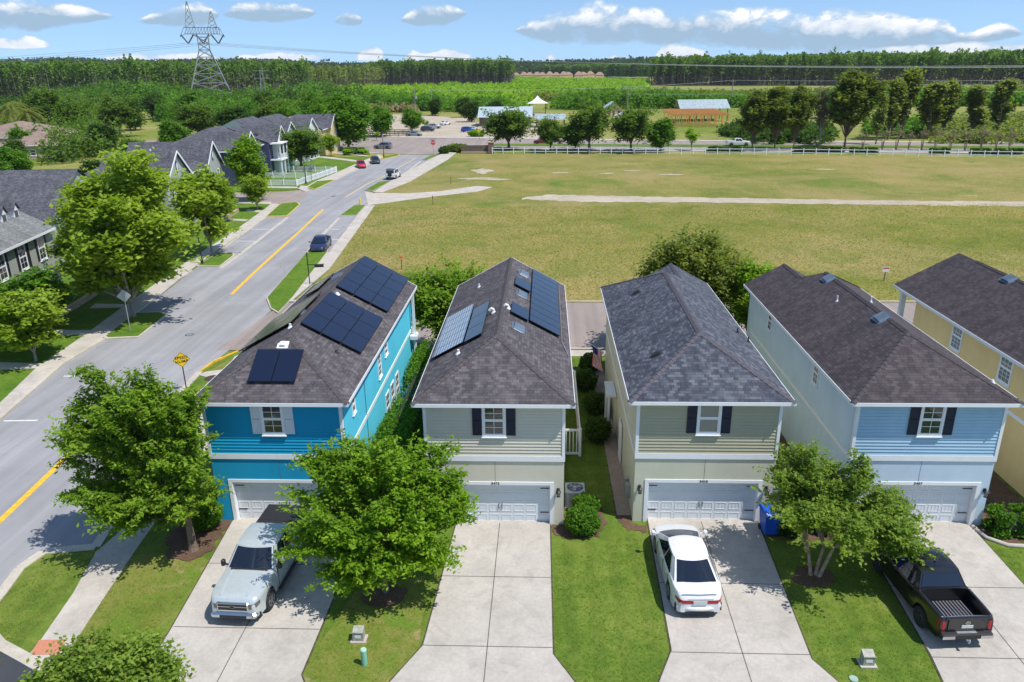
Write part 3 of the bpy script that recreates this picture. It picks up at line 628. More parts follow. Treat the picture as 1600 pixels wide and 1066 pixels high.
    for a, b in [((-31.98, 39.44), (-30.02, 39.55)), ((-32.56, 46.37), (-30.79, 46.39)), ((-38.01, 96.13), (-35.72, 96.08)), ((-37.44, 89.06), (-34.97, 88.94)), ((-36.94, 83.23), (-35.43, 82.58)), ((-24.49, 100.78), (-22.49, 100.73)), ((-28.36, 96.13), (-26.44, 95.84)), ((-25.93, 89.87), (-24.42, 89.48))]:
        strip([a, b], .13, .008, mb=mb)
    struct('parking_line', mb, M['whitepaint'])
    # driveways with sawn joints
    def drive(P, joints, edge=None):
        mb = MB(); mb.prism(P, .0, .115); o = struct('driveway', mb, M['drive'])
        if edge:
            mb = MB()
            for e in edge: strip([(x+.01*e[1], y) for x, y in [P[k] for k in e[0]]], .10, .098, mb=mb)
            struct('lawn_edge', mb, M['edge'])
        mb = MB()
        for a, b in joints: strip([a, b], .035, .119, mb=mb)
        j = struct('driveway_joint', mb, M['joint']); return o
    drive([(-14.15, 29.4), (-13.65, 22), (-13.6, 20.2), (-16.2, 17.3), (-6.5, 17.1), (-8.2, 20), (-8.15, 24), (-9.25, 29.4)],
          [((-13.6, 22.2), (-8.2, 22.2)), ((-13.9, 26), (-8.6, 26)), ((-10.95, 25.9), (-10.9, 17.3))], [((0, 1, 2, 3), -1), ((4, 5, 6, 7), 1)])
    drive([(-3.92, 29.45), (-4.28, 21.5), (-5.6, 18.8), (-7, 17.1), (2.6, 17.1), (.3, 21.2), (.24, 29.45)],
          [((-2, 29.2), (-2, 17.2)), ((-4.1, 25.4), (.26, 25.4)), ((-4.28, 21.5), (.3, 21.5))], [((0, 1, 2, 3), -1), ((4, 5, 6), 1)])
    drive([(4.65, 29.8), (4.45, 21.5), (3.2, 18.6), (2.9, 17.1), (11.3, 17.1), (9.15, 21.2), (9.5, 29.8)],
          [((7, 29.5), (6.8, 17.2)), ((4.5, 25.2), (9.3, 25.2)), ((4.4, 21.4), (9.15, 21.4))], [((0, 1, 2, 3), -1), ((4, 5, 6), 1)])
    drive([(13.75, 29.8), (13.3, 21.5), (12.7, 17.1), (20, 17.1), (18.6, 22), (18.7, 29.8)],
          [((16.2, 29.5), (16.2, 17.2)), ((13.5, 25.2), (18.7, 25.2)), ((13.3, 21.4), (18.6, 21.4))], [((0, 1, 2), -1), ((3, 4, 5), 1)])
    drive([(23, 29.8), (22.6, 17.1), (28.5, 17.1), (28, 29.8)], [((25.5, 29.5), (25.5, 17.2))])
    # beds of mulch and stone between the houses
    mb = MB()
    def bed(P, z, amp=.07, step=.16):
        out = []
        for (x0, y0), (x1, y1) in zip(P, P[1:]+P[:1]):
            L_ = math.hypot(x1-x0, y1-y0); n = max(1, int(L_/step)); nx, ny = -(y1-y0)/L_, (x1-x0)/L_
            for i in range(n):
                t = i/n; x = x0+(x1-x0)*t; y = y0+(y1-y0)*t; w_ = amp*(math.sin(x*9+y*7)+.8*math.sin(x*17-y*13)); out.append((x+nx*w_, y+ny*w_))
        mb.prism(out, .07, z)
    bed([(-16.6, 27.6), (-15.6, 26.5), (-14.3, 26.7), (-14.1, 29.3), (-14.9, 29.5), (-14.9, 33), (-16.2, 32)], .105)
    bed([(.36, 28.35), (1.3, 28.1), (2.3, 28.3), (2.75, 29.2), (2.6, 31.3), (.95, 31.5), (.95, 29.2), (.36, 29.2)], .105)
    bed([(3.25, 29.6), (3.3, 50), (3.9, 50), (3.9, 29.3), (4.55, 29.2), (4.5, 28.7), (3.7, 28.8)], .1)
    bed([(9.6, 28.5), (11.6, 28.2), (13.55, 28.5), (13.6, 29.4), (13.05, 29.6), (13.05, 46), (12.3, 46), (11.8, 31), (10.1, 29.8), (9.6, 29.4)], .105)
    bed([(18.85, 28.5), (19.7, 28.1), (20.8, 28.35), (21.2, 29.4), (22.2, 31), (22.25, 46), (19.2, 46), (19.2, 29.5), (18.85, 29.4)], .105)
    bed([(-8.5, 29.3), (-5.3, 29.3), (-5.3, 32), (-8.5, 32)], .1)
    for (x, y, r) in [(10.7, 25.75, .8), (-6.2, 24.2, .85), (-15.1, 26.9, .9)]:
        bed([(x+r*math.cos(t)*(1+.12*math.sin(4*t)), y+r*.85*math.sin(t)) for t in [k*math.pi/10 for k in range(20)]], .12)
    struct('mulch', mb, M['soil'])
    mb = MB()
    mb.prism([(3.3, 30), (3.94, 30), (3.94, 48), (3.1, 48)], .09, .108)
    struct('stone_bed', mb, M['rock'])
ground()
def stone_edging():
    mb = MB(); P = [(18.75, 29.4), (18.9, 28.5), (19.5, 28.0), (20.2, 27.95), (20.9, 28.2), (21.2, 28.8), (21.2, 29.3)]
    mb.tube([(x, y, .12) for x, y in P], .1, 6); tag(mb.build('bed_edging', M['concrete'], smooth=True), 'curved pale concrete edging round the shrub bed right of the pale blue house', 'edging')
stone_edging()

# grass blades: near lawns and weeds on the field
def in_poly(x, y, P):
    c = np.zeros(len(x), bool); n = len(P)
    for i in range(n):
        x0, y0 = P[i]; x1, y1 = P[(i+1) % n]
        k = ((y0 > y) != (y1 > y)) & (x < (x1-x0)*(y-y0)/(y1-y0+1e-12)+x0); c ^= k
    return c
def blades(name, polys, dens, h, w, mat, z, holes=(), clump=3):
    A = []
    for P in polys:
        xs = [p[0] for p in P]; ys = [p[1] for p in P]; n = int((max(xs)-min(xs))*(max(ys)-min(ys))*dens)
        x = RNG.uniform(min(xs), max(xs), n); y = RNG.uniform(min(ys), max(ys), n)
        k = in_poly(x, y, P)
        for H in holes: k &= ~in_poly(x, y, H)
        A.append(np.stack([x[k], y[k]], 1))
    A = np.concatenate(A); A = np.repeat(A, clump, 0)+RNG.normal(0, .03, (len(A)*clump, 2)); n = len(A)
    th = RNG.uniform(0, 6.28, n); d = np.stack([np.cos(th), np.sin(th)], 1)
    hh = h*RNG.uniform(.5, 1.3, n); ln = RNG.normal(0, .5, (n, 2))*hh[:, None]
    b = np.column_stack([A, np.full(n, z)])
    V = np.stack([b-np.column_stack([d*w/2, np.zeros(n)]), b+np.column_stack([d*w/2, np.zeros(n)]), b+np.column_stack([ln, hh])], 1).reshape(-1, 3)
    big = np.sin(A[:, 0]*1.3)*np.cos(A[:, 1]*1.1+A[:, 0]*.4)*.2
    o = quads_obj(name, V, n, mat, np.clip(RNG.uniform(.1, .9, n)+big, 0, 1), k=3); o['kind'] = 'stuff'; return o
L1 = [(.35, 27.0), (1.5, 27), (2.5, 27.6), (3.4, 28.2), (4.5, 28.2), (4.4, 21.4), (3.1, 18.6), (2.6, 17.6), (.9, 20.0), (.35, 21.2)]
L2 = [(9.5, 28.2), (13.5, 28.2), (13.2, 21.4), (12.6, 17.6), (11, 17.6), (9.3, 21.2)]
L3 = [(-8, 27), (-4.1, 27), (-4.4, 21.3), (-5.7, 18.8), (-6.7, 17.6), (-8.0, 20)]
L4 = [(18.8, 27.9), (23, 28), (22.6, 17.6), (19.8, 17.6), (18.7, 22)]
L5 = [(.95, 31.8), (3.0, 30), (3.0, 49.8), (-8.6, 49.8), (-8.6, 47.5), (.95, 47.5)]
D1 = [(-16.6, 26.4), (-14, 26.1), (-13.8, 20.2), (-16, 17.7), (-17, 20), (-17.3, 26.4)]
D2 = [(-20.6, 18.6), (-18.9, 18.6), (-18.6, 21), (-18.9, 27), (-20.9, 26.2), (-21.2, 23)]
blades('lawn_blades', [L1, L2, L3, L4, L5], 75, .06, .02, M['grass_blade'], .08)
blades('dry_lawn_blades', [D1, D2], 60, .07, .022, leaf_mat('dry_blade', (.17, .22, .04), (.45, .4, .14), .6), .08)
blades('field_weeds', [[(-20, 64), (75, 64), (92, 112), (-26, 112)]], 11, .13, .05, leaf_mat('weed_blade', (.2, .25, .05), (.5, .42, .17), .6), .03, clump=3)

# ------------------------------------------------------------------ building parts
def text_obj(name, body, size, mat, parent, loc, rot, extrude=.006, align='CENTER'):
    c = bpy.data.curves.new(name, 'FONT'); c.body = body; c.size = size; c.extrude = extrude; c.align_x = align; c.align_y = 'CENTER'
    c.space_character = 1.1; c.offset = .004
    t = bpy.data.objects.new(name, c); col.objects.link(t)
    dg = bpy.context.evaluated_depsgraph_get(); me = bpy.data.meshes.new_from_object(t.evaluated_get(dg))
    bpy.data.objects.remove(t); bpy.data.curves.remove(c)
    me.materials.clear(); me.materials.append(mat)
    o = bpy.data.objects.new(name, me); col.objects.link(o); o.parent = parent; o.location = loc; o.rotation_euler = rot
    return o
def make_window(parent, loc, rz, w, h, grid=(2, 2), pane_mat=None, trim=.09, frame_mat=None, two=True, name='window'):
    """double hung window, local: x across, z up, faces -y"""
    fm = frame_mat or M['white']
    mb = MB(); t = trim
    mb.box(-w/2-t, -.05, -t-.03, w/2+t, .02, 0); mb.box(-w/2-t, -.045, h, w/2+t, .02, h+t)
    mb.box(-w/2-t, -.045, 0, -w/2, .02, h); mb.box(w/2, -.045, 0, w/2+t, .02, h)
    mb.box(-w/2-t-.03, -.08, -t-.06, w/2+t+.03, .02, -t-.031)
    f = mb.build(name, fm, parent, loc=loc, rot=(0, 0, rz))
    s = MB(); k = .045
    s.box(-w/2, -.03, h/2-k/2, w/2, -.002, h/2+k/2)
    for z0, z1 in ((0, h/2-k/2), (h/2+k/2, h)):
        s.box(-w/2, -.03, z0, -w/2+k, -.002, z1); s.box(w/2-k, -.03, z0, w/2, -.002, z1)
        s.box(-w/2+k, -.03, z0, w/2-k, -.002, z0+k*.8) ; s.box(-w/2+k, -.03, z1-k*.8, w/2-k, -.002, z1)
    s.build('sash', fm, f)
    p = MB(); p.box(-w/2+.01, -.012, .01, w/2-.01, .0, h-.01)
    p.build('pane', pane_mat or M['glass'], f)
    if grid:
        g = MB(); gx, gz = grid; q = .011
        for z0, z1 in ((k*.8, h/2-k/2), (h/2+k/2, h-k*.8)):
            for i in range(1, gx):
                x = -w/2+w*i/gx; g.box(x-q, -.024, z0, x+q, -.0125, z1)
            for j in range(1, gz):
                z = z0+(z1-z0)*j/gz; g.box(-w/2+k, -.0235, z-q, w/2-k, -.0127, z+q)
        g.build('muntin', fm, f)
    return f
def make_shutter(parent, loc, rz, w, h, mat):
    mb = MB(); mb.box(-w/2, -.03, 0, w/2, 0, h)
    for z0, z1 in ((.06, h*.5-.04), (h*.5+.04, h-.06)):
        mb.box(-w/2, -.045, z0-.06, w/2, -.0302, z0); mb.box(-w/2, -.045, z1, w/2, -.0302, z1+.04)
        z = z0+.02
        while z < z1-.03:
            mb.mesh([(-w/2+.05, -.0305, z+.035), (w/2-.05, -.0305, z+.035), (w/2-.05, -.043, z), (-w/2+.05, -.043, z), (-w/2+.05, -.0305, z), (w/2-.05, -.0305, z)], [(0, 3, 2, 1), (3, 4, 5, 2)]); z += .05
    mb.box(-w/2, -.0455, 0.001, -w/2+.05, -.0303, h-.001); mb.box(w/2-.05, -.0455, 0.001, w/2, -.0303, h-.001)
    return mb.build('shutter', mat, parent, loc=loc, rot=(0, 0, rz))
def garage_door(parent, x0, x1, y, h):
    mb = MB(); rows = 4; rh = h/rows; n = 8; cw = (x1-x0)/n
    for r in range(rows):
        z0 = .02+r*rh*.995; mb.box(x0, y, z0, x1, y+.05, z0+rh*.985-.004)
        for c in range(n):
            a, b = x0+c*cw+cw*.1, x0+(c+1)*cw-cw*.1; t = .03
            zz0, zz1 = z0+.07, z0+rh-.09
            mb.box(a, y-.012, zz0, b, y-.0003, zz0+t); mb.box(a, y-.012, zz1-t, b, y-.0003, zz1)
            mb.box(a, y-.012, zz0+t, a+t, y-.0003, zz1-t); mb.box(b-t, y-.012, zz0+t, b, y-.0003, zz1-t)
            if r > 0:
                for q in range(1, 3): xx = a+(b-a)*q/3; mb.box(xx-.006, y-.008, zz0+t, xx+.006, y-.0004, zz1-t)
    d = mb.build('garage_door', M['w_door'], parent)
    xm = (x0+x1)/2
    for s in (-.07, .07):
        q = MB(); q.box(xm+s-.015, y-.05, h*.36, xm+s+.015, y-.035, h*.36+.26); q.box(xm+s-.015, y-.036, h*.36+.02, xm+s+.015, y-.001, h*.36+.04); q.box(xm+s-.015, y-.036, h*.36+.22, xm+s+.015, y-.001, h*.36+.24)
        q.build('handle', M['black'], d)
    for z in (h*.27, h*.86):
        for s in (0, 1):
            xa = x0+.03 if s == 0 else x1-.42
            q = MB(); q.box(xa, y-.03, z, xa+.39, y-.013, z+.035); q.build('strap_hinge', M['black'], d)
    return d
M['w_door'] = plain('garage_door_white', (.66, .70, .73), .45, var=.03)
def wall_lamp(parent, x, y, z):
    mb = MB(); mb.box(x-.06, y-.03, z-.05, x+.06, y, z+.14)
    mb.tube([(x, y-.03, z+.06), (x, y-.1, z+.16), (x, y-.16, z+.12)], .014, 5)
    mb.lathe([(.02, .1), (.12, .04), (.1, .03), (.1, .0)], (x, y-.17, z), 8); mb.lathe([(.06, -.2), (.09, -.18), (.03, -.22)], (x, y-.17, z), 8)
    for k in range(6):
        a = k*math.pi/3; mb.beam((x+.09*math.cos(a), y-.17+.09*math.sin(a), z), (x+.06*math.cos(a), y-.17+.06*math.sin(a), z-.2), .014)
    o = mb.build('wall_lamp', M['black'], parent)
    g = MB(); g.lathe([(.078, 0), (.05, -.18)], (x, y-.17, z), 8); g.build('lamp_glass', M['lamp_lens'], o)
    return o
SL = .55
def panel_on(parent, O, ex, es, n, u, v, w, h, mat=None, lift=.13):
    """one solar panel; O origin on the roof, ex along the eave, es up the slope, n normal"""
    O = Vector(O)+n*lift; A = O+ex*u+es*v; t = .035
    def P(a, b, c): return A+ex*a+es*b+n*c
    mb = MB(); c = [P(0,0,0), P(w,0,0), P(w,h,0), P(0,h,0), P(0,0,t), P(w,0,t), P(w,h,t), P(0,h,t)]
    mb.mesh(c, [(0,3,2,1),(0,1,5,4),(1,2,6,5),(2,3,7,6),(3,0,4,7),(4,5,6,7)])
    for a, b in ((.12, .12), (w-.16, .12), (.12, h-.16), (w-.16, h-.16)):
        q = [P(a, b, -lift+.01), P(a+.04, b, -lift+.01), P(a+.04, b+.04, -lift+.01), P(a, b+.04, -lift+.01), P(a, b, 0), P(a+.04, b, 0), P(a+.04, b+.04, 0), P(a, b+.04, 0)]
        mb.mesh(q, [(0,1,5,4),(1,2,6,5),(2,3,7,6),(3,0,4,7)])
    o = mb.build('solar_panel', M['panel_frame'], parent)
    g = MB(); i = .018; g.face([P(i,i,t+.003), P(w-i,i,t+.003), P(w-i,h-i,t+.003), P(i,h-i,t+.003)], None, [(0, 0), (w, 0), (w, h), (0, h)])
    g.build('cell_sheet', mat or M['panel'], o)
    return o
def roof_vent(parent, O, ex, es, n, w=.55, h=.5, tall=.14, mat=None, name='roof_vent'):
    O = Vector(O)
    def P(a, b, c): return O+ex*a+es*b+n*c
    mb = MB(); mb.mesh([P(-w/2-.1,-h/2-.1,.012), P(w/2+.1,-h/2-.1,.012), P(w/2+.1,h/2+.1,.012), P(-w/2-.1,h/2+.1,.012)], [(0,1,2,3)])
    R = 6; V = []
    for i in range(R+1):
        a = math.pi*i/R
        for s in (-h/2, h/2): V.append(P(-w/2*math.cos(a), s, .02+tall*math.sin(a)**.6 if 0 < i < R else .015))
    F = [(2*i, 2*i+2, 2*i+3, 2*i+1) for i in range(R)]+[tuple(range(0, 2*R+2, 2))[::-1], tuple(range(1, 2*R+2, 2))]
    mb.mesh(V, F); return mb.build(name, mat or M['vent'], parent)
def vent_pipe(parent, p, h=.35, r=.045, mat=None, hood=False):
    mb = MB(); mb.tube([(p[0], p[1], p[2]-.1), (p[0], p[1], p[2]+h)], r, 8); mb.lathe([(r*2.4, -.03), (r*1.1, .1)], p, 10)
    if hood: mb.tube([(p[0], p[1], p[2]+h), (p[0]-.12, p[1], p[2]+h+.06), (p[0]-.22, p[1], p[2]+h-.06)], r*1.25, 8)
    return mb.build('vent_pipe', mat or M['pvc'], parent)

def narrow_house(label, x0, yf, yb, W, cm, num=None, style='gable', shutter='navy', roofmat='sh_brown', lamps=(1, 1), zr=None, wing=None, loff=0, garage=(.72, 5.4), pane=None, verge=True):
    """two storeys: stucco below, lap siding on the upper front, hip roof at the front. Local origin: front left corner"""
    t = thing('house', label, 'house', (x0, yf, 0), 0)
    D = yb-yf; oh = .42; ze = 6.12; xm = W/2; zr = ze+SL*(xm+oh)
    G0, G1 = garage; GH = 2.08; th = .3
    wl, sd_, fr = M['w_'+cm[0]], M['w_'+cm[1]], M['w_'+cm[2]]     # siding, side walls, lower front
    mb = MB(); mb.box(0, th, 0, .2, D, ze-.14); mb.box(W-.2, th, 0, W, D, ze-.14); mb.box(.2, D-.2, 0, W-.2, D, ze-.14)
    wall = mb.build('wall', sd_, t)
    mb = MB(); mb.box(0, 0, 0, G0, th-.002, 3.3); mb.box(G1, 0, 0, W, th-.002, 3.3); mb.box(G0, 0, GH, G1, th-.002, 3.3)
    mb.box(.01, .02, 3.3, W-.01, th-.002, ze-.14); mb.build('front_wall', fr, t)
    mb = MB(); z = 3.52; c = .152
    while z < ze-.15:
        z1 = min(z+c, ze-.14); mb.mesh([(.1, -.034, z), (W-.1, -.034, z), (W-.1, -.004, z1-.022), (.1, -.004, z1-.022), (.1, .018, z-.01), (W-.1, .018, z-.01)], [(0, 1, 2, 3), (0, 4, 5, 1)]); z += c
    mb.build('siding', wl, t)
    mb = MB(); mb.box(-.035, -.05, 3.26, W+.035, .0, 3.515)
    mb.box(-.035, .0005, 3.26, -.001, D, 3.46); mb.box(W+.001, .0005, 3.26, W+.035, D, 3.46); mb.build('band_trim', M['white'], t)
    for a, b in ((-.03, .1), (W-.1, W+.03)):
        mb = MB(); mb.box(a, -.05, 3.517, b, .0, ze-.14); e = a if a < 0 else W+.001
        mb.box(e, .0005, 3.463, e+.029, .11, ze-.14); mb.build('corner_trim', M['white'], t)
    mb = MB(); mb.box(xm-.008, -.004, GH+.15, xm+.008, .001, 3.25); mb.build('control_joint', M['joint'], t)
    # garage
    garage_door(t, G0+.01, G1-.01, th-.07, GH-.02)
    mb = MB(); mb.box(G0-.16, -.03, 0.01, G0, .0, GH+.15); mb.box(G1, -.03, 0.01, G1+.16, .0, GH+.15); mb.box(G0, -.03, GH, G1, .0, GH+.15)
    mb.box(G0-.002, .001, .01, G0+.02, th-.08, GH-.002); mb.box(G1-.02, .001, .01, G1+.002, th-.08, GH-.002); mb.box(G0+.02, .001, GH-.02, G1-.02, th-.08, GH+.002)
    mb.build('garage_trim', M['white'], t)
    if lamps[0]: wall_lamp(t, G0-.38, 0, 1.8)
    if lamps[1]: wall_lamp(t, G1+.36, 0, 1.8)
    if num: text_obj('house_number', num, .17, M['black'], t, (xm, -.034, GH+.078), (rad(90), 0, 0))
    # front window
    wx = xm+loff; make_window(t, (wx, -.04, 4.56), 0, .84, 1.32, (2, 2) if pane is None else None, pane)
    for s in (-1, 1): make_shutter(t, (wx+s*.72, -.036, 4.52), 0, .4, 1.42, M[shutter if shutter == 'wshutter' else 'navy'])
    # roof
    e0, e1 = -oh, W+oh; yb2 = D+.35; rs = M[roofmat]
    def Z(x, y): return 0
    A = (xm, xm, zr)      # hip apex: same pitch in front
    A = (xm, -oh+(xm+oh), zr)
    mb = MB(); wg = None
    mb.plane_uv([(e0, -oh, ze), (e1, -oh, ze), A])
    if style == 'gable':
        mb.plane_uv([(e0, -oh, ze), A, (xm, yb2, zr), (e0, yb2, ze)]); mb.plane_uv([(e1, -oh, ze), (e1, yb2, ze), (xm, yb2, zr), A])
        caps = [((e0, -oh, ze), A), ((e1, -oh, ze), A), (A, (xm, yb2, zr))]
    else:
        m = (lambda x: x) if style == 'right' else (lambda x: W-x)
        xr = W*.675; y1 = D-3.2; y2 = y1+(xr-xm); yw = D+1.15; zw = ze+SL*(W+oh-xr); xe = 2*xr-(W+oh); y3 = y2+(xr-xe); y4 = y1+(xm+oh)
        mb.plane_uv([(m(W+oh), -oh, ze), (m(W+oh), yw, ze), (m(xr), yw, zw), (m(xr), y2, zw), (m(xm), y1, zr), A])
        mb.plane_uv([(m(-oh), -oh, ze), A, (m(xm), y1, zr), (m(-oh), y4, ze)])
        mb.plane_uv([(m(xm), y1, zr), (m(xr), y2, zw), (m(xe), y3, ze), (m(-oh), y4, ze)])
        mb.plane_uv([(m(xr), y2, zw), (m(xr), yw, zw), (m(xe), yw, ze), (m(xe), y3, ze)])
        caps = [((e0, -oh, ze), A), ((e1, -oh, ze), A), (A, (m(xm), y1, zr)), ((m(xm), y1, zr), (m(-oh), y4, ze)), ((m(xr), y2, zw), (m(xr), yw, zw))]
        wb = MB(); wb.box(min(m(xe+oh), m(W)), D+.001, 0, max(m(xe+oh), m(W)), D+.95, ze-.14)
        wb.mesh([(m(xe+oh), D+.95, ze-.14), (m(W), D+.95, ze-.14), (m(xr), D+.95, zw-.2)], [(0, 1, 2)]); wb.build('rear_wing', sd_, t)
    # underside and thickness
    rf = mb.build('roof', rs, t)
    k = .14
    for a, b in caps:
        mb = MB()
        a = Vector(a); b = Vector(b); d = (b-a); n = int(d.length/.28)+1; d2 = d/n; side = d.normalized().cross(Vector((0, 0, 1))).normalized()*k
        hip = abs(d.z) > .3
        for i in range(n):
            p = a+d2*i; q = p+d2*1.1; up0 = .035; up1 = .012
            dz = -k*SL*(.7 if hip else 1)
            pts = [p+side+Vector((0, 0, dz+up0)), p+Vector((0, 0, up0+.008)), p-side+Vector((0, 0, dz+up0)), q+side+Vector((0, 0, dz+up1)), q+Vector((0, 0, up1+.008)), q-side+Vector((0, 0, dz+up1))]
            mb.mesh(pts, [(0, 1, 4, 3), (1, 2, 5, 4), (0, 2, 1)])
        mb.build('ridge_cap', M['cap_'+roofmat], rf)
    yl = (D+1.15 if style == 'left' else (D-3.2+xm+oh if style == 'right' else yb2)); yr = (D+1.15 if style == 'right' else (D-3.2+xm+oh if style == 'left' else yb2))
    mb = MB(); f = .15
    mb.box(e0-.012, -oh-.012, ze-f, e1+.012, -oh+.012, ze+.006); mb.box(e0-.012, -oh+.0125, ze-f, e0+.012, yl, ze+.006); mb.box(e1-.012, -oh+.0125, ze-f, e1+.012, yr, ze+.006)
    if style == 'gable' and verge:
        for x in (e0, e1): mb.beam((x, yb2+.015, ze-.07), (xm, yb2+.015, zr-.07), .03, .16)
    mb.build('fascia', M['white'], t)
    mb = MB(); mb.box(e0+.013, -oh+.013, ze-.135, e1-.013, -.001, ze-.12); mb.box(e0+.013, .0, ze-.135, -.001, D, ze-.12); mb.box(W+.001, .0, ze-.135, e1-.013, D, ze-.12); mb.build('soffit', M['white'], t)
    if style == 'gable':
        mb = MB(); mb.mesh([(0, D+.002, ze-.14), (W, D+.002, ze-.14), (xm, D+.002, zr-.25)], [(0, 1, 2)]); mb.build('gable_wall', sd_, t)
    # slope frames for things fixed on the roof
    cs = 1/math.sqrt(1+SL*SL)
    t_frames = dict(left=(Vector((0, 1, 0)), Vector((cs, 0, SL*cs)), Vector((-SL*cs, 0, cs))), right=(Vector((0, 1, 0)), Vector((-cs, 0, SL*cs)), Vector((SL*cs, 0, cs))), front=(Vector((1, 0, 0)), Vector((0, cs, SL*cs)), Vector((0, -SL*cs, cs))))
    def on(side, x, y):
        """point on a slope at local x, y"""
        if side == 'left': return Vector((x, y, ze+SL*(x+oh)))
        if side == 'right': return Vector((x, y, ze+SL*(W+oh-x)))
        return Vector((x, y, ze+SL*(y+oh)))
    return t, rf, t_frames, on, zr
for k, c in dict(sh_brown=(.075, .064, .066), sh_charcoal=(.088, .08, .096), sh_dark=(.056, .048, .053)).items(): M['cap_'+k] = plain('ridge_'+k, c, .9, var=.25, scale=6)

def side_window(t, wall, W, y, z, w, h, grid=(2, 2), pane=None, trim=.06):
    if wall == 'right': make_window(t, (W+.001, y, z), rad(90), w, h, grid, pane, trim)
    else: make_window(t, (-.001, y, z), rad(-90), w, h, grid, pane, trim)

# --- blue corner house with solar panels
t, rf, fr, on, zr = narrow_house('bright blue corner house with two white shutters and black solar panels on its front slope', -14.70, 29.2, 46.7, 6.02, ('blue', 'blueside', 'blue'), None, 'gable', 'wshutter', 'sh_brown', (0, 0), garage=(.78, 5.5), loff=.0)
ex, es, n = fr['right']
for (ya, cols) in ((4.45, 3), (10.95, 4)):
    for i in range(cols):
        for j in range(3): panel_on(t, on('right', 5.86, ya), ex, es, n, i*1.76, j*1.06, 1.74, 1.04)
ex, es, n = fr['left']
for i in range(3):
    for j in range(3): panel_on(t, on('left', -.25, 5.2), ex, es, n, i*1.76, j*1.06, 1.74, 1.04)
for i in range(2): panel_on(t, on('left', -.25, 13), ex, es, n, i*1.76, 1.06, 1.74, 1.04)
ex, es, n = fr['front']
for i in range(2): panel_on(t, on('front', 1.93, .5), ex, es, n, i*1.05, 0, 1.03, 1.82)
roof_vent(t, on('left', 2.25, 7.1), *fr['left'], w=.8, h=.55); roof_vent(t, on('left', 2.25, 14.6), *fr['left'], w=.8, h=.55)
roof_vent(t, on('front', 2.94, 2.45), *fr['front'], w=.3, h=.22, tall=.12, mat=M['white'])
vent_pipe(t, on('left', 2.6, 4.6), .2, .06); vent_pipe(t, on('right', 3.4, 10.2), .12, .07); vent_pipe(t, on('right', 3.3, 9.4), .12, .07)
vent_pipe(t, on('right', 5.0, 3.6), .1, .05, M['plastic'])
side_window(t, 'right', 6.02, 1.95, 4.65, .42, .72, None, M['glass']); side_window(t, 'right', 6.02, 7.6, 4.1, .62, 1.2); side_window(t, 'right', 6.02, 9.4, 4.65, .62, .55, None)
side_window(t, 'right', 6.02, 8.9, .85, .8, 1.65); side_window(t, 'right', 6.02, 10.3, .85, .8, 1.65); side_window(t, 'right', 6.02, 11.7, .85, .8, 1.65)
mb = MB(); mb.box(6.06, 16.6, .1, 6.42, 17.3, .3); mb.box(6.2, 16.9, .3, 6.36, 17.06, 5.9); mb.box(6.06, 16.5, 2.9, 6.5, 17.4, 3.15); mb.build('porch', M['white'], t)
mb = MB(); mb.tube([(6.05, 4.1, 6.0), (6.05, 4.1, 3.5), (6.05, 4.1, .3)], .012, 5); mb.build('downlead', M['plastic'], t)

# --- cream house with solar panels
t, rf, fr, on, zr = narrow_house('cream house with dark shutters and grey solar panels on both roof slopes, number 3473', -5.15, 29.2, 46.7, 6.0, ('cream', 'creamside', 'cream'), '3473', 'gable', 'navy', 'sh_brown', (0, 1), garage=(.98, 5.4))
ex, es, n = fr['right']
for i in range(10): panel_on(t, on('right', 5.85, 6.9), ex, es, n, i*1.035, 0, 1.015, 1.74, M['panel_b'] if 'panel_b' in M else None)
panel_on(t, on('right', 4.27, 6.75), ex, es, n, 0, .0, 1.68, 1.0); panel_on(t, on('right', 4.27, 11.9), ex, es, n, 0, .0, 1.68, 1.0)
for y in (5.4, 11.1, 15.5): roof_vent(t, on('right', 3.88, y), *fr['right'], w=.8 if y < 15 else .9, h=.5)
vent_pipe(t, on('right', 3.3, 7.5), .15, .06, hood=True); vent_pipe(t, on('left', 2.6, 7), .15, .06, hood=True)
ex, es, n = fr['left']
for i in range(6): panel_on(t, on('left', -.12, 4.1), ex, es, n, i*1.035, 0, 1.015, 1.74, M['panel_grid'])
for i in range(3): panel_on(t, on('left', 1.47, 3.95), ex, es, n, i*1.72, 0, 1.7, .98)
vent_pipe(t, on('left', 1.2, 3.2), .2, .06); vent_pipe(t, on('left', 1.25, 14.3), .2, .05)
mb = MB(); mb.tube([on('right', 6.0, 6.5)+Vector((0, 0, .05)), on('right', 6.02, 17)+Vector((0, 0, .05))], .02, 5); mb.tube([on('right', 6.0, 6.5)+Vector((0, 0, .05)), on('right', 6.3, 4.9)+Vector((0, 0, .05))], .02, 5); mb.build('conduit', M['galv'], t)

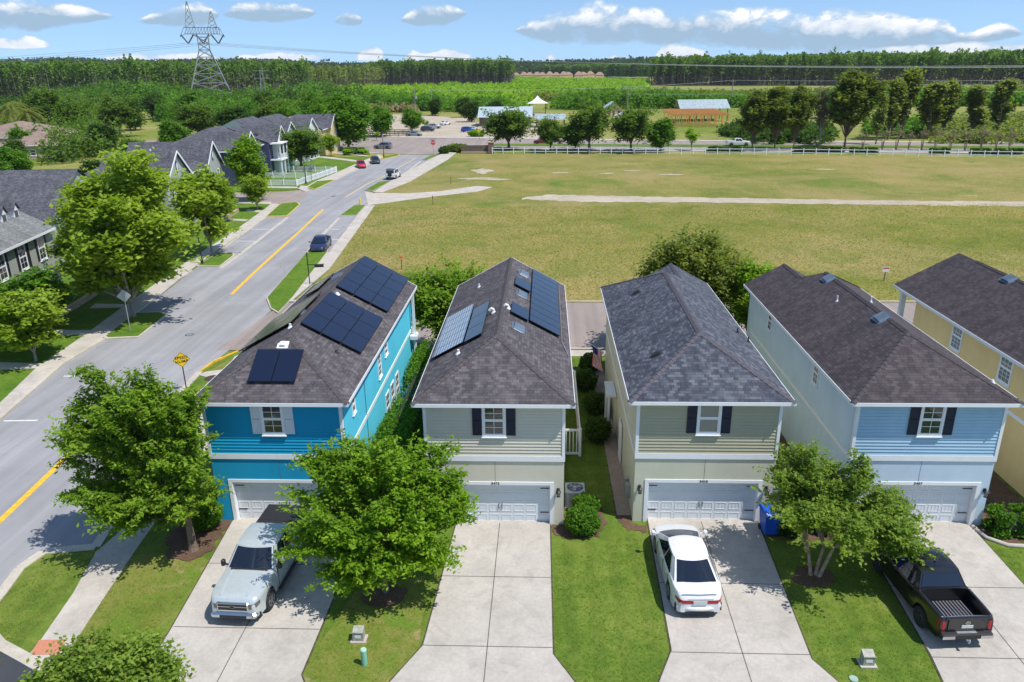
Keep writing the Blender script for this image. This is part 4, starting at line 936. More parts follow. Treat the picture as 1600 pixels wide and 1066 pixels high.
# --- sage green house, charcoal roof
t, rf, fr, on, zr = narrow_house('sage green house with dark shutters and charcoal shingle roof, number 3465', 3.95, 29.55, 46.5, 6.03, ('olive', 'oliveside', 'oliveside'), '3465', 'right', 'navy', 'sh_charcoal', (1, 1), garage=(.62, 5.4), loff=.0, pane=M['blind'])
for (sd2, x, y) in (('left', 1.3, 12.6), ('left', 1.1, 2.9)):
    roof_vent(t, on(sd2, x, y), *fr[sd2], w=.22, h=.3, tall=.14, mat=M['plastic'])
for (x, y) in ((5.84, 7.4), (6.2, 6.6)): vent_pipe(t, on('right', x, y), .28, .035, M['plastic'])
for y, h in ((3.9, .8), (5.4, .9), (9.6, 1.1)): side_window(t, 'left', 6.0, y, 4.6, .5, h)
mb = MB(); mb.box(-.55, 8.6, 2.3, -.04, 10.6, 2.42); mb.box(-.5, 8.65, .1, -.38, 8.77, 2.3); mb.box(-.5, 10.4, .1, -.38, 10.52, 2.3); mb.box(-.1, 5.2, .1, -.036, 6.2, 2.25); mb.build('side_door_canopy', M['white'], t)
mb = MB(); mb.box(-.22, 1.2, .5, -.001, 1.5, 1.2); mb.box(-.16, 1.8, .9, -.001, 2.0, 1.2); mb.build('meter_box', M['galv'], t)

# --- pale blue house
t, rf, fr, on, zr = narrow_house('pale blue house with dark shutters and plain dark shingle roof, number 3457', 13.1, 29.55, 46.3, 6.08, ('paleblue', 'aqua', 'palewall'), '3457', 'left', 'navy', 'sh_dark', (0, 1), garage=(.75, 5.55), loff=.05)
for (x, y) in ((2.83, 12.5), (2.84, 5.4)): roof_vent(t, on('left', x, y), *fr['left'], w=.8, h=.5)
vent_pipe(t, on('left', 2.2, 9.3), .3, .04); vent_pipe(t, on('right', 3.9, 9.2), .3, .04); vent_pipe(t, on('right', 6.0, 1.2), .12, .05)
for y in (13, 5.0): side_window(t, 'left', 6.0, y, 4.72, .6, 1.1)

# --- yellow house at the right edge
t, rf, fr, on, zr = narrow_house('yellow house with white trim and dark roof at the far right of the row', 22.4, 29.55, 44.9, 6.5, ('yellowwall', 'yellowwall', 'yellowwall'), None, 'gable', 'navy', 'sh_dark', (1, 1), garage=(.8, 5.6), verge=False, pane=M['curtain'])
rb = MB(); D_ = 15.35
xm_ = 3.25; zr_ = 6.12+SL*(xm_+.42)
rb.plane_uv([(-.42, D_+.3505, 6.12), (xm_, D_+.3505, zr_), (xm_, D_+2.4, zr_), (-.42, D_+2.4, 6.12)]); rb.plane_uv([(6.92, D_+.3505, 6.12), (6.92, D_+2.4, 6.12), (xm_, D_+2.4, zr_), (xm_, D_+.3505, zr_)])
rb.build('porch_roof', M['sh_dark'], t)
mb = MB(); mb.box(-.432, D_+.36, 5.97, -.408, D_+2.4, 6.126); mb.box(0, D_+1.9, 3.4, .28, D_+2.18, 5.98); mb.box(6.2, D_+1.9, 3.4, 6.48, D_+2.18, 5.98); mb.box(0, D_+.001, 3.1, 6.5, D_+2.2, 3.3)
mb.box(0, D_+.01, 4.2, .06, D_+1.9, 4.27)
for k in range(14): mb.box(.012, D_+.1+k*.13, 3.3, .04, D_+.13+k*.13, 4.2)
mb.build('rear_porch', M['white'], t)
roof_vent(t, on('left', 3.05, 11.9), *fr['left'], w=.8, h=.5)
for y in (10.35, 5.7): side_window(t, 'left', 6.0, y, 4.55, .95, 1.4, (3, 3))

# ------------------------------------------------------------------ trees and shrubs
def bez(a, b, c, n):
    return [a*(1-t)**2+b*2*t*(1-t)+c*t*t for t in [i/(n-1) for i in range(n)]]
def grow(name, label, cat, base, blobs, leafmat, bark, trunks=((0, 0),), trunk_r=.12, fork=.35, twigs=26, leaves=14, lsize=.1, spread=.16, droop=.0, reach=(.35, 1.15), seed=1, up=.8, group=None, stretch=1.7, bare=0., inner=.3, leader=0, limb_k=.62, sprays=.12):
    """tree from a list of crown blobs (dx, dy, z, rx, ry, rz) relative to the base; limbs run to the blobs and leafy twigs fill them"""
    rng = np.random.default_rng(seed); rr = random.Random(seed)
    t = thing(name, label, cat, base, 0, group)
    wood = MB(); C = []; T = []
    zmin = min(b[2] for b in blobs); nt_ = len(trunks)
    tops = []
    for (ox, oy) in trunks:
        hz = max(.3, fork*zmin*rr.uniform(.9, 1.1)) if nt_ == 1 else zmin*rr.uniform(.55, .85)
        lean = Vector((ox*1.0, oy*1.0, 0))
        a = Vector((ox*.3, oy*.3, -.08)); c = Vector((ox, oy, hz)); m = (a+c)/2+Vector((rr.uniform(-.06, .06), rr.uniform(-.06, .06), 0))
        wood.tube(bez(a, m, c, 5), [trunk_r*k for k in (1.35, 1.05, .95, .85, .8)], 8); tops.append(c)
    for bi, (dx, dy, z, rx, ry, rz) in enumerate(blobs):
        c = Vector((dx, dy, z)); s = min(tops, key=lambda p: (p-c).length); ln = (c-s).length
        mid = s+(c-s)*.5+Vector((0, 0, ln*.12))+Vector((rr.uniform(-.1, .1), rr.uniform(-.1, .1), 0))*ln
        limb = bez(s, mid, c, 6); r0 = trunk_r*limb_k; wood.tube(limb, [r0*(1-.8*i/5) for i in range(6)], 6)
        nT = max(4, int(twigs*(rx*ry*rz)**(1/3)/1.0)) if twigs else 4
        btint = rr.uniform(-.2, .2)
        for k in range(nT):
            d = Vector(rng.normal(size=3)); d.normalize(); f = rr.uniform(*reach)**.8*(1.45 if rr.random() < sprays else 1)
            p = c+Vector((d.x*rx, d.y*ry, d.z*rz))*f; q = limb[rr.choice((2, 3, 4, 5))]
            m = (p+q)/2+Vector((0, 0, .15*(p-q).length)); p = p-Vector((0, 0, droop*(p-q).length))
            tw = bez(q, m, p, 6); L_ = (p-q).length
            wood.tube(tw[:5], [r0*.28*(1-.2*i) for i in range(5)], 3, cap=False)
            if rr.random() < bare: continue
            nl = int(leaves*(.5+L_*1.0)); us = rng.uniform(inner, 1.05, nl); tt = np.array([tuple(v) for v in tw])
            idx = np.clip(us*5, 0, 4.999); i0 = idx.astype(int); fr_ = (idx-i0)[:, None]
            pts = tt[i0]*(1-fr_)+tt[np.minimum(i0+1, 5)]*fr_+(tt[5]-tt[4])*np.maximum(us-1, 0)[:, None]*5
            pts = pts+rng.normal(0, spread, (nl, 3))*np.array([1, 1, .75])*(.6+.5*us[:, None]); C.append(pts)
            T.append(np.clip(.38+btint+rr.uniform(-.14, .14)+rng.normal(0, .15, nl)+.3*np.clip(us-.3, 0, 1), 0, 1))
    wood.build('trunk', bark, t, smooth=True)
    C = np.concatenate(C); T = np.concatenate(T)
    C = C[C[:, 2] > .12] if len(C) else C; T = T[:len(C)]
    sz = lsize*rng.uniform(.6, 1.35, len(C))
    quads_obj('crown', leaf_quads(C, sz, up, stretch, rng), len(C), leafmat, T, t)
    return t
def refine(bl, k=6, f=.52, seed=0):
    """break each big crown blob into smaller leafy clumps with gaps between them"""
    q = random.Random(seed); out = []
    for (x, y, z, rx, ry, rz) in bl:
        n = max(2, int(k*(rx**1.2)+.5))
        for i in range(n):
            ph = q.uniform(0, 6.283); u = q.uniform(-.9, 1); s = math.sqrt(max(0, 1-u*u)); d = q.uniform(.55, 1.1); r = f*q.uniform(.7, 1.25)*min(1, rx+.2)
            out.append((x+rx*d*s*math.cos(ph), y+ry*d*s*math.sin(ph), z+rz*d*u, r*1.15, r*1.15, r*.6))
    return out
def blobs_ell(cx, cy, cz, rx, ry, rz, n, r, seed, flat=0):
    """n blobs of radius ~r spread through an ellipsoid"""
    q = random.Random(seed); out = []
    for i in range(n):
        ph = q.uniform(0, 6.283); u = q.uniform(-1, 1); f = q.uniform(.35, 1)**.6; s = math.sqrt(1-u*u)
        k = q.uniform(.75, 1.25); out.append((cx+rx*f*s*math.cos(ph), cy+ry*f*s*math.sin(ph), cz+rz*f*u, r*k, r*k, r*k*.85))
    return out
def shrub(name, label, cat, x, y, w, d, h, leafmat, n=2500, size=.07, seed=0, box=False, group=None, z0=.08, rz=0):
    """a clipped bush or hedge: short stems inside a shell of leaves"""
    rng = np.random.default_rng(seed); t = thing(name, label, cat, (x, y, z0), rz, group)
    P = rng.normal(size=(n, 3)); P /= np.linalg.norm(P, axis=1)[:, None]
    if box: P = np.sign(P)*np.abs(P)**.38; P /= np.maximum(1, np.abs(P).max(1))[:, None]
    P[:, 2] = P[:, 2]*.5+.5
    f = rng.uniform(.72, 1.05, n)[:, None]; lump = 1+.09*np.sin(P[:, :1]*6+seed)*np.cos(P[:, 1:2]*5+P[:, 2:3]*4)
    Q = P*np.array([w/2, d/2, h]); c = np.array([0, 0, h*.45]); Q = c+(Q-c)*f*lump+rng.normal(0, .03, (n, 3))
    Q[:, 2] = np.maximum(Q[:, 2], .03)
    quads_obj('foliage', leaf_quads(Q, size*rng.uniform(.7, 1.3, n), .3, 1.6, rng), n, leafmat, np.clip(rng.normal(.5, .2, n), 0, 1), t)
    mb = MB(); m = max(3, int(w*d*3))
    for k in range(min(m, 40)):
        px, py = rng.uniform(-w*.33, w*.33), rng.uniform(-d*.33, d*.33); mb.tube([(px*.7, py*.7, -.05), (px, py, h*.6)], [.02, .01], 4)
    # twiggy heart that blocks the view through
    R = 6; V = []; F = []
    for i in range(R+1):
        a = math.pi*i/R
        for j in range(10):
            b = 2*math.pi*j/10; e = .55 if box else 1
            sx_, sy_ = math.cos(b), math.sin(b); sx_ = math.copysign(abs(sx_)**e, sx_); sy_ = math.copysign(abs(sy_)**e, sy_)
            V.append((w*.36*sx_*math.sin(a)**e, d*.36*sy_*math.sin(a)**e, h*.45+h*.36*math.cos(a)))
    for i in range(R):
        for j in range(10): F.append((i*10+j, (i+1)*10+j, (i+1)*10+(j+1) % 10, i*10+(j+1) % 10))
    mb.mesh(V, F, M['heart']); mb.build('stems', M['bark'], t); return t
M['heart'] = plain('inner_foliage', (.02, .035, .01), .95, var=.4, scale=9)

# big feathery street tree, left foreground
bl = []
B1 = [(-2.9,.4,7.9,.45),(-1.0,.2,8.2,.4),(-4.5,.3,5.2,.45),(-4.3,-.2,3.2,.5),(-.4,.0,5.0,1.5),(-1.3,.2,5.9,1.2),(.1,.2,6.4,1.1),(-2.3,.3,4.6,1.5),(-2.0,-.2,6.6,.9),(-.4,-.4,7.1,.8),(-3.2,.0,5.6,1.0),(-1.6,-.6,3.4,1.4),(-2.9,-.4,3.2,1.3),(-.2,-.5,3.3,1.3),(.3,.3,4.6,1.1),(-3.6,.5,4.4,.9),(-4.0,.2,6.3,.55),(-3.3,.6,7.0,.5),(-1.5,.8,4.6,1.4),(-2.4,-.8,2.2,1.1),(-1.0,-.7,2.2,1.1),(.25,.3,3.0,.9),(-3.6,-.2,2.3,.9),(-.9,-.3,7.6,.5),(.2,.1,7.3,.45)]
for (x, y, z, r) in B1: bl.append((x, y, z, r, r, r*.8))
grow('street_tree', 'large feathery green tree on the corner lawn in front of the blue house', 'tree', (-14.95, 26.9, .05), refine(bl, 6, .5, 5), LF['elm'], M['bark'], trunk_r=.17, fork=1.1, leader=6.6, limb_k=.3, twigs=30, leaves=30, lsize=.082, spread=.085, seed=3, reach=(.4, 1.9), inner=.15, sprays=.2, stretch=2.4)
# rounded bright tree between the first two driveways
bl = [(x, y, z, r, r, r*.85) for (x, y, z, r) in [(0,0,3.9,1.3),(-1.6,.2,3.6,1.3),(1.5,.4,3.9,1.3),(-.5,1.0,4.7,1.2),(1.2,.9,5.0,1.0),(-2.4,.5,4.2,1.0),(2.5,.6,3.4,1.0),(-1.0,-.8,3.0,1.1),(.8,-.7,3.0,1.2),(-2.3,-.5,2.7,.9),(1.9,-.3,2.6,.9),(-2.5,.9,5.1,.7),(-1.5,1.2,5.3,.8),(-.2,-1.4,2.0,.9),(-1.5,-1.1,1.8,.7),(.5,.6,5.7,.7),(2.6,.8,4.3,.7)]]
grow('street_tree', 'round bright green tree between the blue and the cream house driveways', 'tree', (-6.2, 24.4, .05), refine(bl, 7, .5, 6), LF['bright'], M['bark'], trunk_r=.13, fork=.6, leader=4.2, limb_k=.32, twigs=30, leaves=30, lsize=.08, spread=.085, seed=8, reach=(.4, 1.8), inner=.15, stretch=2.2)
# crepe myrtle right of the green house driveway
bl = [(x, y, z, r, r, r*.8) for (x, y, z, r) in [(.2,.5,3.5,1.1),(-.7,.4,3.5,1.0),(1.3,.3,3.4,1.1),(2.2,.5,3.1,1.0),(-1.1,.7,4.0,.7),(0,1.1,4.2,1.0),(1.2,1.0,4.3,.9),(-.6,1.3,4.7,.7),(2.6,.1,2.6,.8),(1.6,-.5,2.5,.9),(.6,-.2,2.7,.8),(-.8,-.2,2.9,.6),(3.1,.6,2.9,.6),(2.3,-.6,2.1,.7),(1.9,1.2,3.9,.6),(-.6,-1.3,3.1,.9),(.7,-1.7,2.9,.9),(2.0,-1.4,2.6,.9),(-.9,-.9,3.4,.7),(3.0,-.8,2.3,.8)]]
grow('crape_myrtle', 'multi stemmed tree in a mulch ring left of the black pickup', 'tree', (10.7, 25.75, .08), refine(bl, 6, .46, 7), LF['crepe'], M['bark_tan'], trunks=((-.25, .2), (.35, .25), (.6, -.05)), trunk_r=.075, limb_k=.4, twigs=30, leaves=24, lsize=.085, spread=.09, seed=21, reach=(.4, 1.7), inner=.15)
# tree whose top shows at the bottom left edge
bl = [(x, y, z, r, r, r*.8) for (x, y, z, r) in [(-1.7,0,3.9,.8),(-.8,.2,4.2,.8),(.1,.1,4.1,.8),(.9,0,4.0,.8),(-1.2,-.4,3.4,.9),(.3,-.4,3.4,.9),(1.5,.1,3.8,.6),(-2.2,.1,3.6,.6)]]
grow('crape_myrtle', 'leafy tree crown at the bottom left corner of the lawn', 'tree', (-11.9, 16.5, -.45), refine(bl, 7, .46, 8), LF['crepe'], M['bark_tan'], trunks=((-.2, .1), (.3, 0)), trunk_r=.07, limb_k=.4, twigs=30, leaves=24, lsize=.085, spread=.11, seed=31, reach=(.3, 1.25))

# trees behind the houses
def auto(name, label, px, leaf, bark, h, r, n=9, seed=1, cz=.62, rzf=.42, twigs=20, leaves=12, ls=.14, tr=.12, **kw):
    bl = blobs_ell(0, 0, h*cz, r*.62, r*.62, h*rzf*.62, n, r*.45, seed)
    return grow(name, label, 'tree', (px[0], px[1], 0), bl, leaf, bark, trunk_r=tr, twigs=twigs, leaves=leaves, lsize=ls, spread=ls*1.4, seed=seed, **kw)
auto('ornamental_tree', 'green tree behind the cream house, leaning over its left roof edge', (-7.0, 50.2), LF['elm'], M['bark'], 6.9, 3.3, 16, 41, twigs=30, leaves=20, ls=.15, reach=(.3, 1.4))
auto('ornamental_tree', 'olive green tree behind the sage green house', (10.4, 52.2), LF['olive'], M['bark'], 8.6, 4.3, 20, 43, twigs=26, leaves=18, ls=.16, reach=(.3, 1.4))
auto('ornamental_tree', 'bright green tree between the sage green and pale blue houses', (14.2, 50), LF['bright'], M['bark'], 8.0, 2.2, 12, 44, twigs=32, leaves=20, ls=.15, reach=(.3, 1.3))
# hedge and shrubs close to the houses
shrub('hedge', 'tall clipped hedge between the blue and the cream house', 'hedge', -7.5, 39.5, 1.5, 15.5, 2.5, LF['green'], 15000, .11, 1, True)
shrub('shrub', 'rounded green shrub at the front right corner of the cream house', 'shrub', 1.65, 28.6, 1.5, 1.3, 1.25, LF['green'], 5200, .075, 2)
shrub('shrub', 'shrub beside the grey air conditioner at the cream house', 'shrub', 1.9, 30.2, 1.2, 1.0, .9, LF['green'], 3000, .075, 3)
shrub('shrub', 'square clipped shrub at the front right corner of the pale blue house', 'shrub', 20.05, 29.0, 1.7, 1.2, 1.15, LF['green'], 6000, .075, 4, True)
shrub('shrub', 'dark shrub behind the blue wheelie bin', 'shrub', 10.65, 28.75, 1.6, 1.3, 1.15, LF['dark'], 4500, .075, 5)
shrub('shrub', 'green shrub left of the blue house garage', 'shrub', -15.25, 28.6, 1.7, 1.5, 1.5, LF['green'], 6000, .08, 6)
shrub('shrub', 'low shrub under the crape myrtle by the pale blue house', 'shrub', 12.3, 28.9, 1.4, 1.0, .8, LF['dark'], 2500, .08, 7)
for i, (x, y) in enumerate([(3.0, 41), (2.6, 44.5), (2.9, 37.5), (3.05, 47.5)]):
    shrub('shrub', ['dark shrub midway along the side of the sage green house', 'dark shrub near the white canopy of the sage green house', 'small dark shrub on the stone strip beside the sage green house', 'dark shrub at the back corner of the sage green house'][i], 'shrub', x, y, 1.4, 1.8, 1.2, LF['dark'], 1800, .11, 10+i)
shrub('shrub', 'small shrub behind the cream house by the rear pavement', 'shrub', -8.7, 49.3, 1.2, 1.0, 1.2, LF['dark'], 1500, .1, 15)

# ------------------------------------------------------------------ vehicles (front towards +x, origin on the ground under the middle)
def lerp(a, b, t): return a+(b-a)*t
def interp(P, x):
    for (x0, y0), (x1, y1) in zip(P, P[1:]):
        if x <= x1:
            t = (x-x0)/(x1-x0) if x1 > x0 else 0; return lerp(y0, y1, max(0, min(1, t)))
    return P[-1][1]
def smoothp(P, x, h=.06): return (interp(P, x-h)+interp(P, x)*2+interp(P, x+h))/4
def vehicle(name, label, cat, S, paint_mat, group=None, detail=True, lower=None):
    """S: L, W, top (hood/belt line), sill, wheels, R, cab (windscreen base/top, rear top/base, belt z, roof z, roof half width), bed"""
    t = thing(name, label, cat, (0, 0, 0), 0, group)
    Lh, Wh = S['L']/2, S['W']/2; R = S['R']; wx = S['wheels']; sill = S['sill']; top = S['top']; bed = S.get('bed')
    Ra = R+.07
    xs = set(np.linspace(-Lh, Lh, 44 if detail else 24).round(3))
    for w_ in wx:
        for k in range(-8, 9): xs.add(round(w_+Ra*math.sin(k*math.pi/16), 3))
    for e in (-1, 1):
        for d in (.02, .06, .12, .2): xs.add(round(e*(Lh-d), 3))
    if bed: xs |= {bed[0], bed[0]+.01, bed[1]-.01, bed[1]}
    xs = sorted(x for x in xs if -Lh <= x <= Lh)
    def width(x):
        d = Lh-abs(x); nose = S.get('nose', .75) if x > 0 else S.get('tail', .86)
        k = 1-(1-nose)*max(0, 1-d/.75)**2.2; return Wh*k*(1-.03*(abs(x)/Lh)**2)
    V = []; rows = 11
    for x in xs:
        w_ = width(x); zt = smoothp(top, x); low = sill
        for c in wx:
            if abs(x-c) < Ra: low = max(low, R+math.sqrt(max(0, Ra*Ra-(x-c)**2)))
        d = Lh-abs(x); low = low+max(0, (.1-d))*.8; zt = zt-max(0, (.12-d))**2*7
        sh = zt-.07; midz = lerp(low, sh, .5); low = min(low, sh-.05)
        inb = bed and bed[0]+.005 <= x <= bed[1]-.005
        if inb: ins = [(w_*.95, zt), (w_*.87, zt), (w_*.86, bed[2]+.0), (w_*.86, bed[2]), (0, bed[2])]
        else: ins = [(w_*.93, zt-.012), (w_*.80, zt+.012), (w_*.55, zt+.03), (w_*.28, zt+.038), (0, zt+.04)]
        half = [(w_*.90, low+.0), (w_*.985, low+.015), (w_*1.0, lerp(low, midz, .6)), (w_*1.0, midz+.02), (w_*.985, lerp(midz, sh, .7)), (w_*.975, sh)]+ins
        V += [(x, -y, z) for y, z in half]+[(x, y, z) for y, z in half[::-1][1:]]
    nr = 21; F = []
    for i in range(len(xs)-1):
        for k in range(nr-1): F.append((i*nr+k, i*nr+k+1, (i+1)*nr+k+1, (i+1)*nr+k))
    F.append(tuple(range(nr))[::-1]); F.append(tuple(range((len(xs)-1)*nr, len(xs)*nr)))
    mb = MB(); mb.mesh(V, F)
    # cab shell
    cb = S['cab']; xwb, xwt, xrt, xrb, zb, zr, wt = cb; wb = Wh*.93; bow = S.get('bow', .16); bor = S.get('bor', .1)
    def ws(u, v, o=0): return (lerp(xwb, xwt, v)+(bow if o == 0 else bow)*(1-u*u)+o*.9, u*lerp(wb*.97, wt*.97, v), lerp(zb, zr, v)+o*.6)
    def rw(u, v, o=0): return (lerp(xrb, xrt, v)-bor*(1-u*u)-o*.9, u*lerp(wb*.97, wt*.97, v), lerp(zb, zr, v)+o*.6)
    def sd2(s, u, v, o=0):   # u 0 front .. 1 rear
        return (lerp(lerp(xwb, xwt, v), lerp(xrb, xrt, v), u), s*(lerp(wb, wt, v)+.03*math.sin(math.pi*u)+o), lerp(zb, zr, v)+.02*math.sin(math.pi*u)*v)
    n = 8
    def grid(f, nu, nv):
        V = [f(i/nu, j/nv) for j in range(nv+1) for i in range(nu+1)]
        return V, [(j*(nu+1)+i, j*(nu+1)+i+1, (j+1)*(nu+1)+i+1, (j+1)*(nu+1)+i) for j in range(nv) for i in range(nu)]
    mb.mesh(*grid(lambda u, v: ws(2*u-1, v), n, 3)); mb.mesh(*grid(lambda u, v: rw(2*u-1, v), n, 3))
    for s in (-1, 1): mb.mesh(*grid(lambda u, v: sd2(s, u, v), n, 3))
    cr = S.get('crown', .06)
    def roof(u, v):
        uu = 2*u-1; f = ws(uu, 1); b = rw(uu, 1); x = lerp(f[0], b[0], v); k = (1-uu**4)*(1-(2*v-1)**4)
        sy = abs(f[1])*1+ (wt*.03)*math.sin(math.pi*v); return (x, math.copysign(lerp(abs(f[1]), abs(b[1]), v)+(.03+.03*math.sin(math.pi*v))*(abs(uu)), uu) if uu else 0, zr+cr*k+.02*math.sin(math.pi*v))
    mb.mesh(*grid(roof, 10, 8))
    body = mb.build('body', paint_mat, t, smooth=False)
    me = body.data; me.polygons.foreach_set('use_smooth', [True]*len(me.polygons))
    try: me.set_sharp_from_angle(angle=rad(38))
    except Exception: pass
    # glass
    G_ = M['carglass']
    g = MB(); g.mesh(*grid(lambda u, v: ws((2*u-1)*.93, lerp(.03, .95, v), .012), n, 3)); g.build('windshield', G_, t, smooth=True)
    g = MB(); a, b = S.get('rwv', (.08, .93)); g.mesh(*grid(lambda u, v: rw((2*u-1)*.9, lerp(a, b, v), .012), n, 3)); g.build('rear_window', G_, t, smooth=True)
    wins = S.get('wins', [(.10, .48), (.52, .88)])
    for s in (-1, 1):
        for (u0, u1) in wins:
            g = MB(); lo, hi = S.get('wv', (.08, .88))
            V, F_ = grid(lambda u, v: sd2(s, lerp(u0+(.06 if u0 < .2 else 0)*v, u1-(.05 if u1 > .8 else 0)*v, u), lerp(lo, hi, v), .008), 4, 3)
            g.mesh(V, F_); g.build('side_window', G_, t, smooth=True)
    # underbody, arches
    u = MB(); u.box(-Lh+.12, -Wh*.62, sill-.04, Lh-.12, Wh*.62, .62); 
    for a, b in zip([-Lh+.2]+[w_+Ra+.02 for w_ in sorted(wx)], [w_-Ra-.02 for w_ in sorted(wx)]+[Lh-.2]): u.box(a, -Wh*.9, sill+.0, b, Wh*.9, .5)
    u.build('underbody', M['plastic'], t)
    # wheels
    for x in wx:
        for s in (-1, 1):
            wd = S.get('tyre', .22); prof = [(R*.6, -wd/2), (R*.93, -wd/2), (R, -wd*.3), (R, wd*.3), (R*.93, wd/2), (R*.6, wd/2)]
            m_ = MB(); m_.lathe(prof, (0, 0, 0), 24 if detail else 14, axis='y'); wh = m_.build('wheel', M['rubber'], t, smooth=False, loc=(x, s*(Wh*.985-wd/2), R))
            r = MB(); o = s*(wd/2+.004); r.lathe([(R*.64, o-.01*s), (R*.60, o+.006*s), (R*.56, o-.02*s)], (0, 0, 0), 20, axis='y')
            r.lathe([(R*.16, o-.02*s), (R*.14, o+.012*s)], (0, 0, 0), 10, axis='y')
            if detail:
                for k in range(6):
                    a = k*math.pi/3+.2; r.beam((R*.1*math.cos(a), o, R*.1*math.sin(a)), (R*.58*math.cos(a), o-.004*s, R*.58*math.sin(a)), .03, R*.16)
            r.build('rim', S.get('rimmat', M['alloy']), wh)
    zf = interp(top, Lh-.1); zb_ = interp(top, -Lh+.1)
    # lights
    hl = S.get('hl', (.32, .14)); tl = S.get('tl', (.3, .14)); nf = width(Lh-.12)
    for s in (-1, 1):
        q = MB(); y0 = width(Lh-.02)*.97; zc = zf-.1-hl[1]; y1 = y0-hl[0]; y2 = width(Lh-.28)+.004
        q.mesh([(Lh+.012, s*y1, zc), (Lh+.012, s*y0*.9, zc+.0), (Lh-.1, s*(width(Lh-.1)+.008), zc+.02), (Lh-.3, s*(y2+.004), zc+.08), (Lh+.012, s*y1, zc+hl[1]), (Lh+.012, s*y0*.9, zc+hl[1]), (Lh-.1, s*(width(Lh-.1)+.008), zc+hl[1]+.01), (Lh-.3, s*(y2+.004), zc+hl[1]+.02)], [(0,1,5,4), (1,2,6,5), (2,3,7,6)] if s > 0 else [(4,5,1,0), (5,6,2,1), (6,7,3,2)])
        q.build('headlight', M['head_lens'], t, smooth=False)
        q = MB(); y0 = width(-Lh+.02)*.97; zc = zb_-.1-tl[1]; y1 = y0-tl[0]
        q.mesh([(-Lh-.012, s*y1, zc), (-Lh-.012, s*y0*.94, zc), (-Lh+.08, s*(width(-Lh+.1)+.008), zc), (-Lh+.3*S.get('tw', 1), s*(width(-Lh+.28)+.006), zc+.06), (-Lh-.012, s*y1, zc+tl[1]*.8), (-Lh-.012, s*y0*.94, zc+tl[1]), (-Lh+.08, s*(width(-Lh+.1)+.008), zc+tl[1]), (-Lh+.3*S.get('tw', 1), s*(width(-Lh+.28)+.006), zc+tl[1])], [(0,1,5,4), (1,2,6,5), (2,3,7,6)])
        q.build('tail_light', M['red_lens'], t)
        if detail:
            q = MB(); x0 = xwb-.15; q.bevbox(x0-.08, min(s*(Wh+.03), s*(Wh+.18)), zb+.02, x0+.1, max(s*(Wh+.03), s*(Wh+.18)), zb+.16*S.get('mir', 1), .035); q.beam((x0, s*(Wh*.9), zb+.03), (x0, s*(Wh+.06), zb+.05), .05); q.build('mirror', S.get('mirmat', paint_mat), t)
            for hx in S.get('handles', (.25, -.75)):
                q = MB(); q.box(hx, min(s*(Wh*.985), s*(Wh+.03)), zb-.16, hx+.18, max(s*(Wh*.985), s*(Wh+.03)), zb-.13); q.build('door_handle', S.get('mirmat', paint_mat), t)
            q = MB()   # door seams
            for u_ in S.get('seams', (.02, .5, .93)):
                xx = lerp(xwb, xrb, u_); q.box(xx-.006, min(s*Wh*.98, s*(Wh*1.003)), sill+.12, xx+.006, max(s*Wh*.98, s*(Wh*1.003)), zb-.03)
            q.build('door_seam', M['plastic'], t)
    return t, dict(width=width, Lh=Lh, Wh=Wh, top=top, ws=ws, rw=rw, zb=zb, zr=zr)
SEDAN = dict(L=5.0, W=1.82, R=.33, wheels=(1.42, -1.38), sill=.2, nose=.62, tail=.76, tyre=.21, bow=.18, bor=.14,
    top=[(-2.5, .80), (-2.3, .98), (-1.75, 1.03), (-1.2, 1.02), (.9, .96), (1.6, .86), (2.2, .72), (2.5, .58)],
    cab=(1.38, .30, -.85, -1.98, .95, 1.41, .62), crown=.05, wins=[(.12, .47), (.495, .82)], hl=(.35, .12), tl=(.42, .15), handles=(-.05, -1.0), seams=(.16, .5, .78))
SUV = dict(L=4.6, W=1.86, R=.36, wheels=(1.35, -1.35), sill=.26, nose=.8, tail=.92, tyre=.24, bow=.14, bor=.06,
    top=[(-2.3, .98), (-1.7, 1.05), (.9, 1.04), (1.7, .98), (2.15, .88), (2.3, .74)],
    cab=(1.15, .4, -1.85, -2.2, 1.02, 1.62, .66), wins=[(.09, .38), (.41, .66), (.69, .92)], hl=(.35, .14), tl=(.25, .25), handles=(0, -1.0), seams=(.1, .42, .68))
PICK = dict(L=5.85, W=2.03, R=.41, wheels=(1.85, -1.80), sill=.36, nose=.86, tail=.97, tyre=.28, bow=.12, bor=.03,
    top=[(-2.93, 1.36), (-1.2, 1.36), (-1.1, 1.30), (1.1, 1.26), (1.9, 1.22), (2.75, 1.14), (2.93, 1.0)],
    cab=(1.28, .62, -.85, -1.08, 1.24, 1.86, .74), wins=[(.12, .48), (.52, .90)], hl=(.26, .2), tl=(.16, .4), tw=.35, handles=(.05, -.85), seams=(.06, .5, .97), mir=1.6, rwv=(.25, .85), bed=(-2.86, -1.14, .86))

